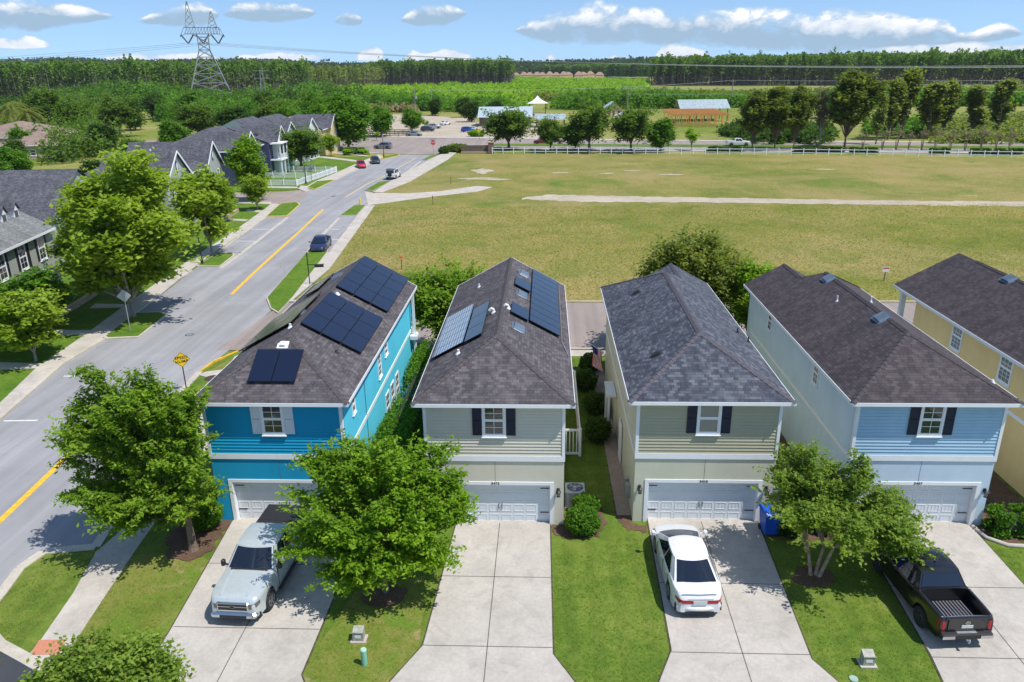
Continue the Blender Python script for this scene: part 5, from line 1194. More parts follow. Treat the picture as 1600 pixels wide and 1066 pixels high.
# silver pickup with a black bed cover
S1 = dict(PICK); S1['bed'] = None; S1['nose'] = .8; S1['mirmat'] = M['plastic']; S1['L'] = 6.0
S1['top'] = [(-3.0, 1.36), (-1.2, 1.36), (-1.1, 1.30), (1.1, 1.26), (1.9, 1.22), (2.8, 1.14), (3.0, 1.0)]; S1['wheels'] = (1.95, -1.85)
P_silver = paint('paint_silver', (.50, .55, .56), .25)
t, q = vehicle('pickup_truck', 'silver crew cab pickup with black bed cover parked on the blue house driveway', 'pickup truck', S1, P_silver)
mb = MB(); mb.bevbox(-2.94, -.93, 1.37, -1.12, .93, 1.435, .02); mb.box(-2.35, -.92, 1.436, -2.33, .92, 1.44); mb.box(-1.75, -.92, 1.436, -1.73, .92, 1.44); mb.build('bed_cover', M['plastic'], t)
X0 = 3.0
mb = MB(); mb.bevbox(X0-.12, -.60, .68, X0+.035, .60, 1.02, .03, M['chrome']); mb.box(X0+.036, -.54, .73, X0+.045, .54, .84, M['plastic']); mb.box(X0+.036, -.54, .88, X0+.045, .54, .97, M['plastic'])
g = mb.build('grille', M['chrome'], t)
mb = MB(); mb.lathe([(.115, X0+.046), (.11, X0+.062)], (0, 0, 0), 20, axis='x'); o = mb.build('badge', M['chrome'], g); o.data.transform(Matrix.Diagonal((1, 1, .48, 1))); o.location = (0, 0, .875)
mb = MB(); mb.lathe([(.098, X0+.0625), (.095, X0+.066)], (0, 0, 0), 20, axis='x'); o = mb.build('badge_face', M['navy'], g); o.data.transform(Matrix.Diagonal((1, 1, .46, 1))); o.location = (0, 0, .875)
mb = MB(); mb.bevbox(X0-.25, -.86, .42, X0+.09, .86, .60, .07, M['chrome']); mb.box(X0+.1, -.5, .44, X0+.112, .5, .52, M['plastic']); mb.build('bumper', M['chrome'], t)
mb = MB()
for s in (-1, 1): mb.tube([(1.2, s*.62, 1.275), (1.9, s*.6, 1.275), (2.8, s*.5, 1.2)], .018, 5)
mb.build('hood_crease', P_silver, t)
mb = MB(); mb.box(1.32, -.72, 1.262, 1.42, .72, 1.30); mb.build('cowl', M['plastic'], t)
mb = MB()
for s in (-1, 1): mb.tube([(1.4, s*.12, 1.29), (1.25, s*.65, 1.33)], .013, 4)
mb.build('wiper', M['plastic'], t)
for s in (-1, 1): mb = MB(); mb.box(-.9, min(s*.98, s*1.12), .34, 1.3, max(s*.98, s*1.12), .4); mb.build('running_board', M['plastic'], t)
hx, hy = (-10.35, 22.9)
t.location = (-11.2, 25.3, .115); t.rotation_euler = (0, 0, rad(-92.5))

# white sedan
P_white = paint('paint_white', (.70, .70, .71))
t, q = vehicle('sedan', 'white sedan parked on the sage green house driveway, rear towards the street', 'car', SEDAN, P_white)
Lh = q['Lh']
mb = MB(); mb.box(-Lh-.035, -.24, .60, -Lh-.013, .24, .75); p_ = mb.build('license_plate', M['plate'], t)
mb = MB(); mb.box(-Lh-.028, -.45, .80, -Lh-.010, .45, .825); mb.build('chrome_strip', M['chrome'], t)
mb = MB(); mb.tube([(-Lh+.02+.2*abs(k/8)**2.6, .74*k/8, .42) for k in range(-8, 9)], .095, 10); mb.build('bumper', P_white, t, smooth=True)
mb = MB(); mb.box(-Lh-.03, -.5, .24, -Lh+.1, .5, .31); mb.build('diffuser', M['plastic'], t)
mb = MB(); mb.tube([(-2.40, -.6, .985), (-2.43, 0, 1.0), (-2.40, .6, .985)], .02, 6); mb.build('boot_lip', P_white, t)
t.scale = (1.05, 1.05, 1.05); t.location = (5.6, 25.75, .115); t.rotation_euler = (0, 0, rad(92))

# black pickup with an open bed
S3 = dict(PICK); S3['L'] = 5.35; S3['W'] = 1.99; S3['top'] = [(-2.67, 1.24), (-1.0, 1.26), (-.9, 1.22), (1.0, 1.14), (1.7, 1.1), (2.5, 1.0), (2.67, .86)]
S3['cab'] = (1.25, .5, -.75, -1.15, 1.14, 1.76, .7); S3['wheels'] = (1.62, -1.56); S3['bed'] = (-2.6, -1.2, .78); S3['R'] = .39; S3['mir'] = 1.3
P_black = paint('paint_black', (.004, .004, .006)); S3['rimmat'] = plain('dark_alloy', (.12, .12, .13), .35, .8, var=0)
t, q = vehicle('pickup_truck', 'black pickup with an empty open bed parked on the pale blue house driveway', 'pickup truck', S3, P_black)
mb = MB()
for k in range(11): y = -.62+k*.124; mb.box(-2.55, y-.022, .784, -1.25, y+.022, .80)
mb.box(-2.2, -.66, .801, -2.16, .66, .806); mb.build('bed_rib', plain('bed_liner_rib', (.16, .16, .18), .5, var=.1), t)
mb = MB(); mb.box(-2.71, -.66, .74, -2.685, .66, 1.2); mb.box(-2.72, -.75, 1.2, -2.6, .75, 1.235); tg = mb.build('tailgate', P_black, t)
mb = MB()
for k in range(12):
    a = k*math.pi/6; b_ = a+math.pi/6*1.05; mb.beam((-2.722, .075*math.cos(a), 1.05+.062*math.sin(a)), (-2.722, .075*math.cos(b_), 1.05+.062*math.sin(b_)), .012, .022)
mb.box(-2.728, -.03, 1.02, -2.716, -.012, 1.08); mb.box(-2.728, .012, 1.02, -2.716, .03, 1.08); mb.box(-2.727, -.012, 1.042, -2.716, .012, 1.058); mb.build('badge', M['chrome'], tg)
mb = MB(); mb.box(-2.735, -.2, .84, -2.715, .2, .95); mb.build('license_plate', M['plate'], tg)
mb = MB(); mb.bevbox(-2.86, -.9, .48, -2.6, .9, .68, .04, M['plastic']); mb.box(-2.8, -.34, .681, -2.66, .34, .69, M['galv']); mb.box(-2.88, -.88, .5, -2.862, -.45, .62, M['chrome']); mb.box(-2.88, .45, .5, -2.862, .88, .62, M['chrome']); mb.build('bumper', M['plastic'], t)
mb = MB(); mb.lathe([(.035, -.03), (.04, .0), (.02, .035)], (-2.98, 0, .52), 8); mb.box(-2.99, -.03, .40, -2.7, .03, .46); mb.build('tow_hitch', M['galv'], t)
mb = MB(); mb.mesh([(-.3, -.015, 1.83), (-.42, -.015, 1.83), (-.42, .015, 1.83), (-.3, .015, 1.83), (-.41, 0, 1.9)], [(0,1,2,3), (0,1,4), (1,2,4), (2,3,4), (3,0,4)]); mb.build('antenna_fin', M['plastic'], t)
t.location = (14.35, 24.6, .115); t.rotation_euler = (0, 0, rad(94))

# ------- parked and passing cars further off
def far_car(S, pm, label, loc, deg, cat='car', name='car', group=None):
    t, q = vehicle(name, label, cat, S, pm, group, detail=False)
    t.location = (loc[0], loc[1], .02); t.rotation_euler = (0, 0, rad(deg)); return t
P_navy = paint('paint_navy', (.02, .03, .09), .3); P_red = paint('paint_red', (.5, .012, .03), .1); P_slate = paint('paint_slate', (.22, .25, .28), .4)
P_blue = paint('paint_blue', (.01, .06, .4), .2); P_dark = paint('paint_dark', (.03, .035, .045), .3)
t, q = vehicle('sedan', 'dark blue sedan in the kerbside parking bay beyond the blue house', 'car', SEDAN, P_navy); t.location = (-25.7, 84.9, .02); t.rotation_euler = (0, 0, rad(-85))
far_car(SEDAN, P_red, 'red car parked along the street by the white picket fence', (-38.6, 161, 0), -72)
far_car(SEDAN, P_dark, 'dark car parked just ahead of the red car', (-37.2, 168.6, 0), -72)
far_car(SUV, P_slate, 'grey sport utility vehicle driving on the cross road by the junction', (-41.8, 200, 0), 172)
far_car(SEDAN, P_slate, 'long grey car parked in the gravel lot nearest the cross road', (-40, 238, 0), 8)
far_car(SUV, P_dark, 'dark car in the gravel lot, second from the cross road', (-38.5, 256, 0), 12)
far_car(SUV, paint('paint_grey', (.3, .32, .36), .4), 'grey car in the gravel lot in front of the small white car', (-38.0, 268, 0), 20)
far_car(SEDAN, P_white, 'small white car at the back of the gravel lot', (-36.2, 285, 0), 60)
far_car(SUV, P_blue, 'bright blue car at the corner of the metal roofed barn', (-24.8, 252, 0), 5)
far_car(SEDAN, P_white, 'white car behind the bright blue car by the barn', (-23.6, 257, 0), 5)
far_car(SUV, paint('paint_maroon', (.25, .012, .03), .2), 'dark red car passing behind the roadside oaks', (-.8, 209.5, 0), 180)
W4 = dict(PICK); far_car(W4, P_white, 'white pickup truck driving along the cross road', (48.5, 199, 0), -2, 'pickup truck', 'pickup_truck')
# boxy white off roader
JP = dict(L=4.3, W=1.85, R=.41, wheels=(1.35, -1.25), sill=.42, nose=.9, tail=.98, tyre=.26, bow=.03, bor=.02,
    top=[(-2.15, 1.12), (.9, 1.14), (1.9, 1.1), (2.15, 1.02)], cab=(.95, .7, -1.95, -2.08, 1.12, 1.82, .80), wins=[(.06, .32), (.36, .60), (.64, .93)], hl=(.2, .16), tl=(.14, .2), tw=.2)
t, q = vehicle('off_roader', 'white boxy off roader with spare wheel parked on the right side of the street', 'car', JP, P_white); t.location = (-28.4, 143.5, .02); t.rotation_euler = (0, 0, rad(84))
mb = MB(); mb.lathe([(.2, -.13), (.38, -.13), (.41, -.05), (.41, .05), (.38, .12), (.2, .1)], (-2.3, 0, 1.0), 18, axis='x'); mb.build('spare_wheel', M['rubber'], t)
mb = MB(); mb.bevbox(-1.95, -.8, 1.83, -.6, .8, 1.9, .03); mb.build('soft_top', M['plastic'], t)

# ------------------------------------------------------------------ middle distance: trees as copies of a few kinds
def proto(name, label, leaf, bark, h, r, n, seed, **kw):
    bl = blobs_ell(0, 0, h*kw.pop('cz', .62), r*.66, r*.66, h*kw.pop('rzf', .38)*.7, n, r*.42, seed)
    rf_ = kw.pop('rf', None)
    if rf_: bl = refine(bl, rf_[0], rf_[1], seed)
    o = grow(name, label, 'tree', (0, -500, 0), bl, leaf, bark, seed=seed, **kw); return o
P_oak = proto('oak_tree', 'oak', LF['oak'], M['bark'], 10, 5, 18, 101, limb_k=.42, trunk_r=.3, twigs=11, leaves=14, lsize=.34, spread=.42, reach=(.3, 1.4))
P_dense = proto('broadleaf_tree', 'broadleaf', LF['green'], M['bark'], 9, 4.6, 20, 102, cz=.52, rzf=.5, trunk_r=.25, twigs=11, leaves=14, lsize=.36, spread=.45, reach=(.3, 1.3))
P_mapleA = proto('maple_tree', 'maple', LF['maple'], M['bark_grey'], 13.2, 5.2, 26, 103, rf=(1.2, 1.1), cz=.58, rzf=.48, trunk_r=.2, twigs=17, leaves=22, lsize=.27, spread=.33, reach=(.3, 1.4))
P_mapleB = proto('maple_tree', 'maple', LF['maple'], M['bark_grey'], 9.5, 3.1, 16, 104, cz=.6, rzf=.46, trunk_r=.13, twigs=17, leaves=16, lsize=.27, spread=.3, reach=(.3, 1.5))
P_upright = proto('maple_tree', 'upright', LF['bright'], M['bark_grey'], 10, 2.9, 18, 105, leader=8, limb_k=.4, cz=.58, rzf=.5, trunk_r=.14, twigs=15, leaves=16, lsize=.27, spread=.3, reach=(.3, 1.4))
P_dark = proto('evergreen_tree', 'dark', LF['dark'], M['bark'], 9, 4, 18, 106, limb_k=.4, cz=.5, rzf=.5, trunk_r=.25, twigs=11, leaves=14, lsize=.36, spread=.45, reach=(.3, 1.3))
P_pine = proto('pine_tree', 'pine', LF['pine'], M['bark'], 16, 4.2, 20, 107, rf=(1.3, 1.0), leader=13.5, limb_k=.3, cz=.6, rzf=.46, trunk_r=.2, twigs=13, leaves=9, lsize=.4, spread=.4, reach=(.4, 1.9))
P_grey = proto('dying_tree', 'grey', LF['grey'], M['bark_grey'], 16, 2.6, 14, 108, leader=14, limb_k=.35, cz=.62, rzf=.42, trunk_r=.24, twigs=12, leaves=5, lsize=.34, spread=.4, reach=(.3, 1.5), bare=.4)
P_snag = proto('vine_covered_tree', 'vine', LF['vine'], M['bark'], 13, 1.6, 11, 109, rf=(3, .62), leader=11.5, limb_k=.35, cz=.55, rzf=.62, trunk_r=.24, twigs=15, leaves=12, lsize=.34, spread=.34, reach=(.4, 1.7))
P_small = proto('young_tree', 'young', LF['lime'], M['bark_grey'], 6, 1.9, 9, 110, trunk_r=.1, twigs=9, leaves=9, lsize=.3, spread=.3)
def _vase():
    bl = [(math.cos(a)*r_, math.sin(a)*r_, z, .7, .7, .7) for (a, r_, z) in [(0, .9, 3.2), (1.2, 1, 3.5), (2.4, .9, 3.3), (3.6, 1, 3.6), (4.9, .9, 3.2), (.5, .3, 4.1)]]
    return grow('crape_myrtle', 'vase', 'tree', (0, -500, 0), bl, LF['grey'], M['bark_tan'], trunks=((.3, .1), (-.3, .1), (0, -.3), (.1, .3)), trunk_r=.07, twigs=9, leaves=9, lsize=.2, spread=.22, seed=111, bare=.15)
P_vase = _vase()
def _palm():
    t = thing('palm_tree', 'palm', 'palm', (0, -500, 0)); mb = MB(); mb.tube([(0, 0, -.1), (.1, 0, 2.5), (0, 0, 5)], [.4, .33, .38], 10); mb.build('trunk', M['bark'], t)
    V = []; T = []
    q = random.Random(3)
    for k in range(38):
        a = q.uniform(0, 6.283); el = q.uniform(-.5, 1.2); Ln = q.uniform(2.8, 3.8); d = Vector((math.cos(a), math.sin(a), 0)); s = Vector((-d.y, d.x, 0)); P = []
        for i in range(8):
            f = i/7; P.append(Vector((0, 0, 5.1))+d*(Ln*f*math.cos(el*(1-.5*f)))+Vector((0, 0, Ln*(math.sin(el)*f-1.1*f*f*.8))))
        for i in range(7):
            for m in range(3):
                for sg in (-1, 1):
                    p = P[i]+(P[i+1]-P[i])*(m/3); w_ = .5*(1-.6*abs(i/7-.4)); e = p+s*sg*w_+(P[i+1]-P[i])*.5+Vector((0, 0, -.25*w_)); V += [p, p+(P[i+1]-P[i])*.28, e, e]; T.append(q.uniform(.2, .9))
    quads_obj('fronds', np.array([tuple(v) for v in V]), len(V)//4, LF['palm'], T, t); return t
P_palm = _palm()
q_ = random.Random(77)
def put(P, loc, sc, label, cat='tree', group=None, wide=1):
    s = sc if wide == 1 else (sc*wide, sc*wide, sc)
    return use_first(P, (loc[0], loc[1], 0), q_.uniform(0, 6.28), s, label, cat, group)
# left side of the street, nearest first
put(P_mapleA, (-34.4, 59.2), 1.0, 'largest lime green maple left of the street, behind the back of the grey road sign')
put(P_mapleA, (-38.6, 64.5), .74, 'lime green maple overlapping the large one, nearer the house with dormers')
put(P_mapleB, (-37.0, 81.4), 1.12, 'sparse maple on the grass island left of the parking bays')
put(P_mapleB, (-36.2, 49.0), .62, 'young maple at the left edge beside the pavement, in front of the grey house', wide=1.3)
put(P_mapleA, (-40.2, 49.6), .42, 'small bright tree at the far left edge above the front lawns')
put(P_dense, (-40.5, 56.0), .55, 'dark green tree under the windows of the grey house with dormers')
put(P_upright, (-45.9, 118.1), 1.0, 'upright bright green tree on the near side of the side street')
put(P_mapleB, (-42.2, 110), .62, 'small sparse tree at the corner of the side street')
put(P_upright, (-43.3, 101), .55, 'low round tree in front of the second grey gable')
put(P_oak, (-50.3, 158), .86, 'dark oak in front of the town houses inside the picket fence', wide=1.25)
put(P_mapleB, (-50.8, 183), .62, 'light green small tree at the foot of the yellow town house')
put(P_dense, (-50.5, 199), 1.52, 'tall dense green tree just beyond the yellow town house', wide=1.0)
put(P_dense, (-58, 206), 1.2, 'dense green tree behind the roof of the yellow town house')
for i, (x, y, s, P, lb) in enumerate([
    (-80, 150, .8, P_dense, 'round green tree left of the town house roofs'),
    (-92, 190, .95, P_dense, 'wide green tree at the edge of the cow pasture'),
    (-86, 214, 1.3, P_dark, 'dark tree right of the cow pasture'),
    (-99, 222, 1.15, P_oak, 'olive tree below the lattice tower'),
    (-84, 240, 1.15, P_oak, 'shorter olive tree to the right of the one below the lattice tower'),
    (-75, 226, 1.1, P_dense, 'green tree behind the grey town house roofs'),
    (-66, 232, 1.15, P_dense, 'green tree behind the middle of the town house row'),
    (-60, 248, 1.3, P_dark, 'dark tree behind the far end of the town house row'),
    (-50, 238, 1.0, P_dense, 'bushy tree beyond the junction on the left'),
    (-113, 196, .92, P_dark, 'dark round tree between the tan roof and the pasture'),
    (-128, 186, .8, P_dense, 'green tree in front of the nearer tan roofed house'),
    (-112, 160, .8, P_dark, 'dark tree below the nearer tan roofed house'),
    (-99, 140, .75, P_dense, 'green tree behind the house with dormers, left of its roof'),
    (-108, 132, .85, P_dark, 'dark leafy tree at the left edge above the house with dormers'),
    (-88, 120, .7, P_dense, 'green tree above the ridge of the house with dormers'),
    (-76, 128, .7, P_dark, 'dark tree left of the two grey gables'),
    (-84, 104, .8, P_oak, 'yellowish tree at the left edge beside the house with dormers'),
    (-150, 246, 1.2, P_oak, 'olive tree to the right of the palms'),
    (-163, 250, 1.2, P_dark, 'dark tree just right of the palms'),
    (-136, 246, 1.3, P_oak, 'tall olive tree left of the pasture'),
    (-146, 275, 1.3, P_dark, 'dark tree behind the tan roofed houses'),
    (-185, 285, 1.5, P_oak, 'large tree behind the palms at the left edge'),
    (-205, 330, 1.1, P_oak, 'tree in front of the woods at the far left'),
    (-170, 340, 1.4, P_dark, 'dark tree in front of the woods left of the lattice tower'),
    (-150, 330, 1.3, P_dense, 'green tree at the back of the cow pasture'),
    (-120, 335, 1.4, P_dark, 'dark tree at the back right of the cow pasture'),
    (-88, 300, 1.3, P_dense, 'green tree in front of the small lattice tower'),
    (-75, 290, 1.2, P_dark, 'dark tree right of the small lattice tower'),
    (-98, 330, 1.15, P_oak, 'tall tree near the small lattice tower')]):
    put(P, (x, y), s, lb)
put(P_palm, (-161, 233), 2.0, 'palm tree left of the pair at the far left', 'palm'); put(P_palm, (-151, 225), 1.75, 'palm tree right of the pair behind the tan roof', 'palm')
# beyond the junction
for (x, y, s, P, lb) in [(-48.5, 224, .5, P_small, 'small tree on the verge across the junction'), (-40, 262, .75, P_small, 'yellow green bamboo like tree left of the parked cars'), (-43.5, 256, .8, P_dense, 'bushy tree left of the grey cars in the gravel lot'),
    (-44, 268, .8, P_small, 'yellowish tree behind the bushy tree by the gravel lot'), (-28, 300, .95, P_dark, 'dark oak at the left end of the barn'), (-34, 330, 1.0, P_dark, 'dark tree behind the gravel lot left of the barn'), (-48, 345, .9, P_dark, 'dark tree beside the utility pole'), (-20, 318, .9, P_dark, 'dark tree directly behind the barn')]: put(P, (x, y), s, lb)
shrub('shrub', 'yellow green shrub at the entrance of the gravel lot', 'shrub', -20.5, 234, 5, 3, 1.8, LF['lime'], 900, .5, 60)
shrub('shrub', 'green shrubs beside the brick entrance wall', 'shrub', -21.3, 190, 6, 3.4, 1.8, LF['olive'], 1400, .4, 61)
shrub('shrub', 'dark shrub at the kerb end of the entrance bed', 'shrub', -24.2, 186.2, 2.6, 2.4, 1.6, LF['dark'], 700, .4, 62)
shrub('hedge', 'lime green clipped hedge beyond the dark parked car', 'hedge', -45.5, 186, 6, 2.2, 1.1, LF['lime'], 900, .35, 63, True)
shrub('hedge', 'dark clipped hedge behind the lime green one at the junction', 'hedge', -47, 190, 5, 2.0, 1.2, LF['green'], 900, .35, 64, True)
# row behind the white rail fence
for (px, s, lb, P, wd) in [((-9.1, 195), 1.02, 'roadside oak nearest the brick pillar, left end of the row', P_oak, 1.2), ((1.3, 189), .82, 'roadside oak in front of the dark red car', P_oak, 1), ((7.5, 194), .8, 'roadside oak close behind the second one from the left', P_dense, 1),
    ((10.6, 189), 1.14, 'tallest of the oaks behind the rail fence', P_oak, 1), ((20.4, 187), 1.05, 'oak behind the rail fence just right of the tallest one', P_oak, 1.0), ((27.3, 186.5), .86, 'round bright oak left of the thin lime tree', P_dense, .95), ((35, 188.5), 1.1, 'thin lime green young tree left of the white pickup', P_small, 1)]: put(P, px, s, lb, wide=wd)
for (x, s, lb, P, wd) in [(49.5, .86, 'leftmost pine behind the rail fence, beside the white pickup', P_pine, 1.1), (54.8, .92, 'dense pine second from the left behind the rail fence', P_pine, 1.0), (59.3, .92, 'slim pine left of the dead grey tree', P_pine, .8), (65.3, .98, 'half dead grey tree between the pines', P_grey, 1), (71.2, 1.12, 'tallest and widest pine behind the rail fence', P_pine, 1.15)]: put(P, (x, 189), s, lb, wide=wd)
for (x, y, s, lb, wd) in [(83, 200, 1.02, 'lone vine covered trunk right of the tall pine', .8), (91, 212, 1.25, 'leftmost of the tall leaning vine covered trees', 1.1), (96, 216, 1.45, 'tallest vine covered tree at the right', 1.15), (102, 214, 1.15, 'bushy vine covered tree near the right edge', 1.5), (108, 218, 1.2, 'vine covered tree second from the right edge', 1.15), (114, 215, 1.1, 'vine covered tree at the right edge', 1.3), (121, 216, 1.2, 'vine covered tree cut by the right edge of the picture', 1.3)]: put(P_snag, (x, y), s, lb, wide=wd)
put(P_pine, (99, 228), .7, 'yellow topped tree among the vine covered trees'); put(P_pine, (112, 230), .65, 'yellowish tree behind the vine covered trees at the right edge')
put(P_dense, (104, 300), 1.2, 'round dark tree in the meadow beyond the vine covered trunk'); put(P_dense, (84, 305), 1.0, 'bright round tree in the meadow right of the tall pine')
for i, x in enumerate([74.6, 78.9, 81.9, 84.6, 87.4, 90.2, 93.4, 96.5, 99.8, 102.9, 105.6]):
    put(P_vase, (x, 187-(x-74)*.15), .95+.1*(i % 3), 'leggy grey green roadside tree behind the white rail fence', 'tree', 'leggy small trees behind the rail fence')
for i, (a, b) in enumerate([(38, 46), (57, 68), (69, 75), (85.5, 89.5), (93.5, 97.5), (98, 104), (107, 111)]):
    yy = 184.5-(a-38)*.165
    shrub('hedge', ['low dark hedge behind the rail fence below the white pickup', 'long low hedge behind the rail fence under the pines', 'low hedge under the tallest pine', 'round topped low hedge right of the gap in the hedges', 'low hedge second of the right group behind the fence', 'longest low hedge near the right end of the fence', 'low hedge cut by the right edge of the picture'][i], 'hedge', (a+b)/2, yy, b-a, 1.6, 1.25, LF['dark'], int(260*(b-a)), .3, 80+i, True)
# undergrowth and woods nobody could count
def thicket(name, polys, n, r, h, k, mat, ls, seed=0, squash=.7, kind='stuff'):
    rng = np.random.default_rng(seed); C = []; T = []
    for P in polys:
        xs = [p[0] for p in P]; ys = [p[1] for p in P]; m = n*6
        x = rng.uniform(min(xs), max(xs), m); y = rng.uniform(min(ys), max(ys), m); ok = in_poly(x, y, P); x = x[ok][:n]; y = y[ok][:n]; c = len(x)
        rr = r*rng.uniform(.6, 1.4, c); hh = h*rng.uniform(.6, 1.3, c)*(1+.25*np.sin(x*.05+y*.03))
        D = rng.normal(size=(c, k, 3)); D /= np.linalg.norm(D, axis=2)[:, :, None]; D[:, :, 2] = np.abs(D[:, :, 2]); D *= rng.uniform(.5, 1.05, (c, k, 1))
        pts = np.stack([x[:, None]+D[:, :, 0]*rr[:, None], y[:, None]+D[:, :, 1]*rr[:, None], D[:, :, 2]*hh[:, None]], 2)
        C.append(pts.reshape(-1, 3)); T.append(np.clip(np.repeat(rng.normal(.5, .16, c), k)+rng.normal(0, .12, c*k), 0, 1))
    C = np.concatenate(C); T = np.concatenate(T)
    o = quads_obj(name, leaf_quads(C, ls*rng.uniform(.7, 1.3, len(C)), .5, 1.3, rng), len(C), mat, T); o['kind'] = kind; return o
thicket('undergrowth', [[(51.32, 202.54), (63.09, 201.42), (72.38, 200.54), (86.73, 241.68), (61.66, 244.8)]], 150, 2.2, 4.5, 50, LF['dark'], .8, 1)
thicket('undergrowth', [[(95.07, 201.76), (119.98, 196.01), (165.33, 272.75), (117.26, 250.49)]], 200, 2.2, 3.6, 80, LF['vine'], .6, 2)
thicket('undergrowth', [[(90.74, 225.2), (104.85, 219.45), (123.91, 260.64), (105.6, 263.23)]], 120, 2.4, 3, 50, LF['green'], .8, 3)
thicket('undergrowth', [[(48.89, 217.47), (57.35, 216.58), (67.73, 257.11), (56.66, 253.16)]], 40, 2, 3, 50, LF['dark'], .8, 31)
thicket('undergrowth', [[(-116.04, 404.7), (-15.15, 361.57), (-17.1, 408.98), (-138.31, 483.65)], [(5.53, 379.34), (97.07, 383.31), (104.88, 414.7), (6.28, 431.6)], [(92.87, 372.32), (216.1, 368.16), (236.06, 402.82), (105.03, 421.99)]], 330, 4.5, 6.5, 80, LF['green'], 1.1, 4)
thicket('undergrowth', [[(-89.34, 375.99), (-60.7, 370.42), (-68.77, 420.6), (-105.04, 443.23)], [(-0.74, 483.27), (90.44, 458.1), (99.26, 503.5), (-0.86, 558.11)]], 260, 3, 2.6, 30, LF['straw'], 1.2, 5)
thicket('sapling_scrub', [[(-131.14, 465.03), (-7.17, 406.75), (-14.71, 839.6), (-252.05, 900.04)], [(-24.09, 578.44), (71.98, 572.07), (129.51, 1035.16), (-58.59, 1415.62)]], 1500, 4.0, 4.6, 44, LF['lime'], 1.4, 6)
thicket('sapling_scrub', [[(-19.63, 470.4), (53.37, 451.1), (269.21, 460.38), (326.55, 559.92), (71.98, 572.07), (-24.09, 578.44)]], 900, 4, 3.4, 26, LF['olive'], 1.6, 7)
thicket('undergrowth', [[(-261.87, 415.64), (-108.98, 403.23), (-146.56, 544.64), (-366.32, 584.18)]], 420, 7, 10, 110, LF['green'], 1.3, 8)
thicket('undergrowth', [[(-171.05, 370.14), (-115.53, 370.28), (-126.76, 406.94), (-194.13, 421.0)]], 60, 5, 8, 110, LF['dark'], 1.1, 81)
thicket('tree_belt', [[(-275.74, 438.03), (-86.75, 364.88), (-106.92, 451.27), (-366.32, 584.18)]], 260, 7, 11, 130, LF['dark'], 1.1, 83)
thicket('tree_belt', [[(-155.13, 314.58), (-73.04, 317.35), (-86.75, 364.88), (-198.32, 397.16)]], 170, 5, 9, 160, LF['green'], .85, 84)
thicket('tree_belt', [[(-215.97, 323.72), (-186.48, 335.45), (-238.08, 430.17), (-293.0, 441.63)], [(-141.44, 196.53), (-103.48, 164.71), (-112.11, 202.11), (-159.04, 272.3), (-140.12, 228.73), (-165.6, 231.28)]], 75, 4.5, 7.5, 260, LF['oak'], .6, 85)
thicket('undergrowth', [[(-197.45, 277.08), (-187.41, 308.25), (-263.01, 435.37), (-315.05, 446.23)]], 120, 6, 10, 130, LF['dark'], 1.1, 82)
def woods(name, A, B, depth, n, h, mat, seed, crown=.5, ls=1.5, k=46, low=.0, trunk=True):
    """a strip of tall narrow trees from A to B, `depth` metres deep away from the camera"""
    rng = np.random.default_rng(seed); A = np.array(A); B = np.array(B); f = rng.uniform(0, 1, n); g = rng.uniform(0, 1, n)**1.6
    base = A+(B-A)*f[:, None]; dirn = base/np.linalg.norm(base, axis=1)[:, None]; P = base+dirn*(g*depth)[:, None]+rng.normal(0, 2, (n, 2))
    H = h*(1+.04*np.sin(f*37+seed)+.03*np.sin(f*91))*rng.uniform(.84, 1.05, n)*(1+.13*(rng.uniform(0, 1, n) > .965))
    u = rng.uniform(0, 1, (n, k)); z = H[:, None]*(1-crown*u**1.2); rr = (.5+2.0*np.sqrt(u))*rng.uniform(.5, 1.1, (n, k)); th = rng.uniform(0, 6.283, (n, k))
    C = np.stack([P[:, :1]+rr*np.cos(th), P[:, 1:]+rr*np.sin(th), z], 2).reshape(-1, 3)
    T = np.clip(np.repeat(rng.normal(.5, .2, n)+.2*np.sin(f*61+g*9)*np.cos(f*23), k)+rng.normal(0, .12, n*k), 0, 1)
    o = quads_obj(name, leaf_quads(C, ls*rng.uniform(.6, 1.3, len(C)), .3, 1.3, rng), len(C), mat, T); o['kind'] = 'stuff'
    if trunk:
        m = int(n*.65); idx = np.argsort(g)[:m]; Q = P[idx]; hh = H[idx]*.75; w_ = rng.uniform(.15, .3, m); lean = rng.normal(0, .5, m)
        side = np.stack([np.full(m, 1.), np.zeros(m)], 1); V = np.zeros((m, 2, 4, 3))
        for j, (sx_, sy_) in enumerate(((1, .2), (.2, 1))):
            a = np.stack([w_*sx_, w_*sy_], 1); V[:, j, 0, :2] = Q-a; V[:, j, 1, :2] = Q+a; V[:, j, 2, :2] = Q+a*.6+lean[:, None]; V[:, j, 3, :2] = Q-a*.6+lean[:, None]; V[:, j, 2, 2] = hh; V[:, j, 3, 2] = hh
        t_ = quads_obj(name+'_trunks', V.reshape(-1, 3), m*2, M['bark_grey']); t_['kind'] = 'stuff'
        # bare lower branches
        k2 = 9; u = rng.uniform(.1, .62, (m, k2)); C = np.stack([Q[:, :1]+rng.normal(0, 1.6, (m, k2)), Q[:, 1:]+rng.normal(0, 1.6, (m, k2)), H[idx][:, None]*u], 2).reshape(-1, 3)
        t_ = quads_obj(name+'_twigs', leaf_quads(C, 1.2*rng.uniform(.6, 1.3, len(C)), .0, 2.2, rng), len(C), LF['grey'], rng.uniform(0, .6, len(C))); t_['kind'] = 'stuff'
woods('woods', (-560, 640), (-330, 575), 130, 1500, 27, LF['forest'], 1, crown=.75)
woods('woods', (-330, 575), (-215, 720), 140, 1300, 27, LF['forest'], 2, crown=.6)
woods('woods', (-215, 720), (-195, 990), 60, 400, 22, LF['vine'], 3, crown=.6)
woods('woods', (-215, 985), (-38, 935), 150, 1900, 28, LF['forest'], 4, crown=.55)
